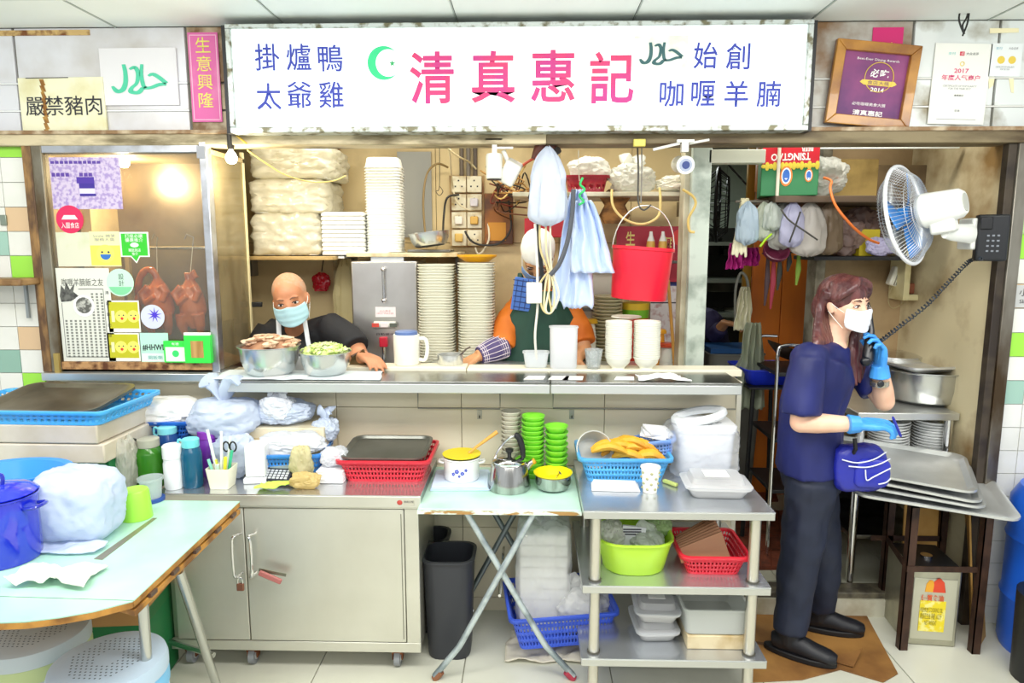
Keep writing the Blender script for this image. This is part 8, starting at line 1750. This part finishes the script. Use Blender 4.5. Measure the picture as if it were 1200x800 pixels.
bag('blue_bag', 'pointed white bag corner rising from the heap on the pale box', (P(325, 475, 2.85).x, 2.86, CTZ+.215), (.15, .12, .11), 65, bag_white, ears=.3, amt=.22)
# ================================================================ cartons at left + blue baskets
CX_ = P(60, 520, 2.70).x; lxr = P(150, 520, 2.6).x
def lcarton(label, x0, x1, y0, y1, z0, z1, hx, rz=0, prt=False, name='cardboard_box'):
    t = T(name, label, 'box', ((x0+x1)/2, (y0+y1)/2, z0), rz); w_ = x1-x0; d_ = y1-y0
    MB().bx(-w_/2, w_/2, -d_/2, d_/2, 0, z1-z0).build('box_body', mt(hx, .5, var=('#c9c2b2' if hx != '#12703a' else '#0f6332', 4, .45, .7)), t, bevel=.003)
    return t
# ================================================================ big green table with folding flaps
TZ = .75
A_, B_ = G(281, 587, TZ), G(157, 703, TZ); C_, D_ = G(0, 695, TZ), G(0, 729, TZ)
dirB = (A_-B_); dirB.z = 0; Lb = dirB.length; u1 = dirB.normalized(); u2 = V((-u1.y, u1.x, 0))   # u2 points to the left/back
side = .78
c4 = [B_, A_, A_+u2*side, B_+u2*side]
t = T('folding_table', 'large mint green table with folding round flaps at front left', 'table', (B_.x, B_.y, 0)); b0 = V((B_.x, B_.y, 0)); mint2 = mt('#b2dec8', .3, var=('#a1cfb8', 4, .4, .7), bump=(90, .03))
wood = mt('#c08a3c', .5, var=('#7d5220', 12, .42, .62))
sq = [B_, A_, A_+V((-.9, .0, 0)), V((B_.x-.9, B_.y+.02, TZ))]
sq = [B_, A_, V((A_.x-1.1, A_.y+.0, TZ)), V((A_.x-1.4, A_.y-.55, TZ)), V((B_.x-.62, B_.y+.02, TZ))]
MB().prism([p_-b0-V((0, 0, .003)) for p_ in sq], (0, 0, .003)).build('table_top', mint2, t); MB().prism([p_-b0-V((0, 0, .022)) for p_ in sq], (0, 0, .0188)).build('edge_band', wood, t, bevel=.002)
# round flap raised at the front
Dn = G(0, 728, TZ); arc = [B_-V((.0, .004, 0))]
q0, q1, q2 = B_, G(95, 725, TZ), G(0, 729, TZ)
fl_ = [B_-V((0, .004, 0)), G(140, 708, TZ), G(110, 716, TZ), G(70, 723, TZ), G(30, 728, TZ), G(-20, 730, TZ), G(-80, 728, TZ), V((B_.x-.62, B_.y+.016, TZ))]
MB().prism([p_-b0-V((0, 0, .003)) for p_ in fl_], (0, 0, .003)).build('round_flap', mint2, t); MB().prism([p_-b0-V((0, 0, .022)) for p_ in fl_], (0, 0, .0188)).build('edge_band', wood, t, bevel=.002)
fl2 = [B_, A_, A_+u2*.16-u1*.1, A_+u2*.20-u1*.25, B_+u2*.20+u1*.2, B_+u2*.14+u1*.06]
MB().prism([p_-b0-V((0, 0, .05)) for p_ in fl2], (0, 0, .02)).build('round_flap', wood, t, bevel=.002)
for k in (.12, .3, .5, .72, .9): c_ = B_.lerp(A_, k)-b0; MB().box(c_+V((0, 0, -.026))-u2*.003, (.035, .012, .012), math.atan2(u1.y, u1.x)).build('hinge', mt('#6c5a50', .4, .6), t)
zt_f = TZ-.05
for (p0, p1) in ((G(210, 672, TZ-.06), G(258, 815, 0)), (G(131, 716, TZ-.06)+V((.02, .12, 0)), G(131, 716, TZ-.06)+V((.02, .10, -TZ+.06)))):
    MB().tube([V((p0.x, p0.y, zt_f))-b0, V((p1.x, p1.y, 0))-b0], .0155, 14).build('leg', mt('#c6c8c4', .25, 1), t)
lg0 = G(258, 815, 0)
MB().tube([V((lg0.x, lg0.y, .0))-b0+V((-.045, .06, .13)), V((lg0.x-.5, lg0.y+.25, .12))-b0], .011, 10).build('cross_bar', mt('#c6c8c4', .25, 1), t)
for dx, dy in ((-1.15, .0), (-1.0, -.5)): MB().tube([V((A_.x+dx, A_.y+dy, zt_f))-b0, V((A_.x+dx, A_.y+dy, 0))-b0], .0155, 12).build('leg', mt('#c6c8c4', .25, 1), t)
s0, s1_ = G(133, 655, TZ), G(185, 606, TZ); 
MB().prism([p_-b0 for p_ in (G(110, 655, TZ+.0), G(120, 656, TZ), G(184, 607, TZ), G(179, 607, TZ))], (0, 0, .0015)).build('metal_strip', mt('#9c9585', .4, .7), t)
# things on it
def onT(px, py): g = G(px, py, TZ); return g
g = onT(18, 672); r = P(45, 640, g.y).x-P(3, 640, g.y).x; r = .105
t = T('blue_pot', 'glossy royal blue stockpot at the left edge of the mint table', 'pot', (P(0, 640, g.y+.1).x+.0, g.y+.10, TZ+.001)); h = .20
t.location.x = P(42, 640, g.y+.1).x-r
MB().lathe([(.001, 0), (r*.96, 0), (r, .01), (r, h), (r*1.05, h+.004), (r*1.05, h+.009), (r*.96, h+.006), (r*.95, .02), (.001, .02)], 40).build('pot_body', mt('#1828c8', .15, coat=1), t); MB().lathe([(r*1.0, h+.01), (r*1.02, h+.014), (r*.8, h+.03), (r*.3, h+.04), (.001, h+.041)], 36).build('pot_lid', mt('#1d30d8', .15, coat=1), t)
MB().tube(spline([V((r*.98, -.03, h*.86)), V((r*1.28, -.025, h*.88)), V((r*1.28, .025, h*.88)), V((r*.98, .03, h*.86))], 4), .006, 8).build('handle', mt('#1426a8', .2, coat=1), t); MB().tube(spline([V((-.02, 0, h+.04)), V((-.02, 0, h+.07)), V((.02, 0, h+.07)), V((.02, 0, h+.04))], 4), .006, 8).build('lid_handle', mt('#1426a8', .2, coat=1), t)
g = onT(90, 648); bag('blue_bag', 'big pale blue plastic bag standing on the mint table', (P(90, 600, g.y+.12).x, g.y+.13, TZ+.001), (.27, .22, .235), 72, bag_blue, ears=0, amt=.09, sq=3.6)
cloth('blue_bag_tail', 'loose skirt of the pale blue bag on the mint table', (P(78, 648, g.y).x, g.y+.02, TZ+.001), .22, .08, 73, bag_blue, h=.02, cat='bag')
g = onT(65, 680); cloth('white_cloth', 'crumpled cream-white cloth at the front of the mint table', (g.x, g.y+.01, TZ+.001), .21, .12, 75, mt('#eceadf', .75, bump=(60, .2)), h=.055, edge=.5)
g = onT(158, 612); t = T('lime_cup', 'lime green plastic tumbler upside down on the mint table', 'cup', (P(159, 600, g.y+.04).x, g.y+.045, TZ+.001)); MB().lathe([(.001, .105), (.042, .105), (.046, .098), (.052, .01), (.053, 0), (.048, 0), (.042, .09), (.001, .1)], 32).build('cup_body', mt('#a6e84a', .35), t)
g = onT(177, 592); t = T('clear_jar', 'clear plastic jar on a blue lid behind the lime tumbler', 'jar', (P(176, 580, g.y+.04).x, g.y+.05, TZ+.001)); MB().lathe([(.001, 0), (.046, 0), (.046, .012), (.001, .012)], 28).build('blue_lid', mt('#2a4ea0', .3), t); MB().lathe([(.034, .013), (.040, .08), (.046, .082), (.046, .092), (.042, .092), (.038, .08), (.032, .016)], 28, cap0=True, cap1=False).build('jar_body', mt('#dfe8e6', .2, sheer=.5), t)
# stacked blue basins
g = onT(20, 600); bz = TZ+.001
for k, (hx, lab) in enumerate((('#1c44b8', 'lowest blue oval basin in the nested pile'), ('#2f6fe0', 'middle blue oval basin in the nested pile'), ('#3c96f0', 'topmost light blue basin in the nested pile'))):
    t = T('blue_basin', lab, 'basin', (P(18, 545, 2.26).x, 2.26, bz+.045+k*.032)); MB().lathe([(.001, 0), (.125, 0), (.165, .075), (.185, .08), (.186, .086), (.16, .082), (.12, .008), (.001, .006)], 44, sx=1.0, sy=.72).build('basin_body', mt(hx, .3), t); MB().bx(.165, .215, -.04, .04, .076, .084).build('grip', mt(hx, .3), t, bevel=.01)
o = MB().lathe([(.001, 0), (.1, 0), (.11, .044), (.001, .044)], 30).build('blue_bowl', mt('#1a34a0', .3), None); o.location = (P(18, 545, 2.26).x, 2.26, bz); tag(o, 'dark blue bowl supporting the nested basins', 'bowl')
# carton pile behind (table back / floor crate)
zc = TZ; yA, yB = 2.46, 2.80
x1_ = P(118, 520, 2.5).x; x0_ = x1_-.62
t = T('beer_carton', 'green beer carton with oval emblem beneath the pale cartons', 'carton', (x1_-.13, 2.60, TZ+.001), .0); MB().bx(-.34, .17, -.12, .18, 0, .155).build('carton_body', mt('#12703a', .45), t, bevel=.003)
MB().ell((.0, -.122, .095), (.034, .001, .042), 24, 12).build('gold_oval', mt('#df8a2a', .5), t); MB().ell((.0, -.1235, .095), (.026, .001, .034), 24, 12).build('pale_oval', mt('#dfe8e4', .5), t); MB().ell((.0, -.125, .095), (.020, .001, .027), 24, 12).build('blue_oval', mt('#2a63b8', .5), t)
MB().prism([(-.01, -.127, .08), (.01, -.127, .08), (0, -.127, .11)], (0, .001, 0)).build('white_tower', white_ink, t)
b_ = MB(); 
for i in range(7): b_.ell((.045+.016*i, -.1215, .055+.02*abs(math.sin(i*1.6))), (.008, .001, .022), 8, 6)
b_.build('hop_border', mt('#d9c43c', .5), t); MB().bx(.02, .168, -.1215, -.1195, .002, .05).build('red_band', mt('#c8202f', .45), t)
text('TSINGTAO', .03, white_ink, 'lettering', t, loc=(.098, -.1225, .027), width=.13, off=.03)
pale = '#e3dbcf'
zb1 = TZ+.157
t = T('pale_carton', 'lower cream paper-covered carton on the green beer carton', 'box', (x1_-.26, 2.60, zb1)); MB().bx(-.36, .31, -.16, .22, 0, .075).build('box_body', mt('#e0d8ca', .45, var=('#cbbfa9', 4, .4, .7)), t, bevel=.006)
t = T('pale_carton', 'upper cream paper-covered carton beneath the sky blue basket', 'box', (x1_-.265, 2.60, zb1+.077), -.015); MB().bx(-.36, .30, -.16, .22, 0, .072).build('box_body', mt('#d8cfc0', .45, var=('#bfb39c', 4, .4, .7)), t, bevel=.006)
zs2 = zb1+.15
t = basket('blue_basket', 'sky blue shallow basket with metal tray on the cream cartons', '#4fb3f2', (x1_-.26, 2.62, zs2), -.03, .66, .38, .055, wb=.93, rows=5, step=.014)
t = T('metal_tray', 'dark bronze metal tray lying in the sky blue basket', 'tray', (x1_-.24, 2.64, zs2+.045), -.05); tub(MB(), .46, .30, .02, .05, .9, rim=.012).build('tray_body', mt('#8f8674', .3, .85, var=('#6a6354', 4, .4, .7)), t); t.rotation_euler = (math.radians(8), 0, -.05)
# bag handle film by the carton
bag('film_bag', 'clear crinkled bag standing between the beer carton and green bottle', (P(148, 560, 2.55).x, 2.56, TZ+.001+.005), (.07, .10, .22), 78, mt('#e3e0d2', .25, sheer=.35, bump=(20, .5)), ears=0, amt=.2)
# carton under the mint table
g = G(140, 775, 0); t = T('beer_carton', 'green and red beer carton on the floor under the mint table', 'carton', (P(150, 760, 2.35).x, 2.36, 0), .1); MB().bx(-.30, .07, 0, .25, 0, .36).build('carton_body', mt('#12703a', .45), t, bevel=.003)
MB().bx(-.30, .07, -.004, .25, .30, .44).build('torn_top', mt('#b98a52', .6), t, bevel=.004); MB().ell((-.01, -.002, .22), (.03, .001, .04), 20, 10).build('gold_oval', mt('#df8a2a', .5), t); MB().ell((-.01, -.0035, .22), (.02, .001, .028), 20, 10).build('blue_oval', mt('#2a63b8', .5), t); MB().bx(-.12, .069, -.002, 0, .08, .15).build('red_band', mt('#c8202f', .45), t); text('TSINGTAO', .035, white_ink, 'lettering', t, loc=(.01, -.004, .115), width=.11, off=.03)
b_ = MB(); 
for i in range(6): b_.ell((-.1+.03*i, -.0015, .165+.014*abs(math.sin(i*1.6))), (.014, .001, .02), 8, 6)
b_.build('hop_border', mt('#d9c43c', .5), t)
bag('film_bag', 'crumpled beige plastic hanging under the mint table corner', (P(180, 690, 2.3).x-.0, 2.34, .48), (.1, .1, .12), 79, mt('#d8cfbc', .3, sheer=.2, bump=(20, .5)), ears=.3, amt=.25)
# ================================================================ stools
def stool(label, x, y, z, r, hx, first=None, holes=True, h=.46):
    t = T('plastic_stool', label, 'stool', (x, y, z)); m_ = mt(hx, .4)
    MB().lathe([(.03, h), (r*.86, h), (r*.97, h-.008), (r, h-.025), (r*1.0, h-.055), (r*.96, h-.055), (r*.94, h-.02), (r*.8, h-.008), (.03, h-.008)], 48).build('seat', m_, t)
    MB().tube([V((.03*math.cos(a), .03*math.sin(a), h-.004)) for a in [i*PI/12 for i in range(24)]], .004, 6, closed=True).build('grip_rim', m_, t)
    MB().lathe([(.001, h-.010), (.028, h-.010)], 20, cap0=False, cap1=False).build('centre_hole', black, t)
    if holes:
        hb_ = MB()
        for i in range(-8, 9):
            for j in range(-8, 9):
                x_ = i*.0155+(.00775 if j % 2 else 0); y_ = j*.0145; q_ = math.hypot(x_, y_)
                if .035 < q_ < r*.66: hb_.lathe([(.001, h+.0004), (.0030, h+.0004)], 8, c=(x_, y_, 0), cap0=False, cap1=False)
        hb_.build('seat_holes', mt('#3f4a52', .8), t, smooth=0)
    for k in range(4):
        a = PI/4+k*PI/2; d_ = V((math.cos(a), math.sin(a), 0)); s_ = V((-d_.y, d_.x, 0))
        lg = MB(); lg.rings([[d_*r*.9+s_*.05+V((0, 0, h-.05)), d_*r*.9-s_*.05+V((0, 0, h-.05)), d_*(r*.9-.012)-s_*.05+V((0, 0, h-.05)), d_*(r*.9-.012)+s_*.05+V((0, 0, h-.05))], [d_*r*1.08+s_*.025, d_*r*1.08-s_*.025, d_*(r*1.08-.012)-s_*.025, d_*(r*1.08-.012)+s_*.025]]); lg.build('leg', m_, t)
    MB().tube([V((r*.95*math.cos(i*PI/12), r*.95*math.sin(i*PI/12), h*.45)) for i in range(24)], .008, 6, closed=True).build('ring_brace', m_, t)
    return t
sc_ = G(122, 775, .47)
stool('lower light blue plastic stool of the front stack', sc_.x, sc_.y+.02, 0, .165, '#7cc0e6', h=.42, holes=False); stool('top grey-blue perforated plastic stool of the front stack', sc_.x, sc_.y+.02, .045, .165, '#b9cede', h=.425)
s2_ = G(18, 765, .45); stool('lower green tinted plastic stool at the lower left edge', s2_.x-.03, s2_.y+.12, 0, .165, '#b8c88e', h=.41, holes=False); stool('top grey plastic stool of the pile at the lower left edge', s2_.x-.03, s2_.y+.12, .04, .165, '#b7c3c6', h=.42)
# ================================================================ ordinal labels for nested stacks
from collections import defaultdict
gr = defaultdict(list)
for o in list(COL.objects):
    if o.parent is None and o.get('group') and o.get('label'): gr[(o['group'], o['label'])].append(o)
def nth(n):
    if n == 1: return 'topmost'
    s_ = 'th' if 10 <= n % 100 <= 20 else {1: 'st', 2: 'nd', 3: 'rd'}.get(n % 10, 'th'); return str(n)+s_+' from the top'
for (g_, lab), os_ in gr.items():
    if len(os_) < 2 or not any(k in lab for k in ('stack', 'box', 'bowl', 'plate', 'tub')) or 'banana' in lab or 'folder' in lab: continue
    os_.sort(key=lambda o: -o.location.z)
    for i, o in enumerate(os_): o['label'] = lab+', '+nth(i+1)
for (g_, lab), os_ in gr.items():
    if 'folder' in lab:
        os_.sort(key=lambda o: o.location.y)
        for i, o in enumerate(os_): o['label'] = lab+(', frontmost' if i == 0 else ', rearmost' if i == len(os_)-1 else ', '+['', 'second', 'third', 'fourth', 'fifth', 'sixth'][i]+' from the front')
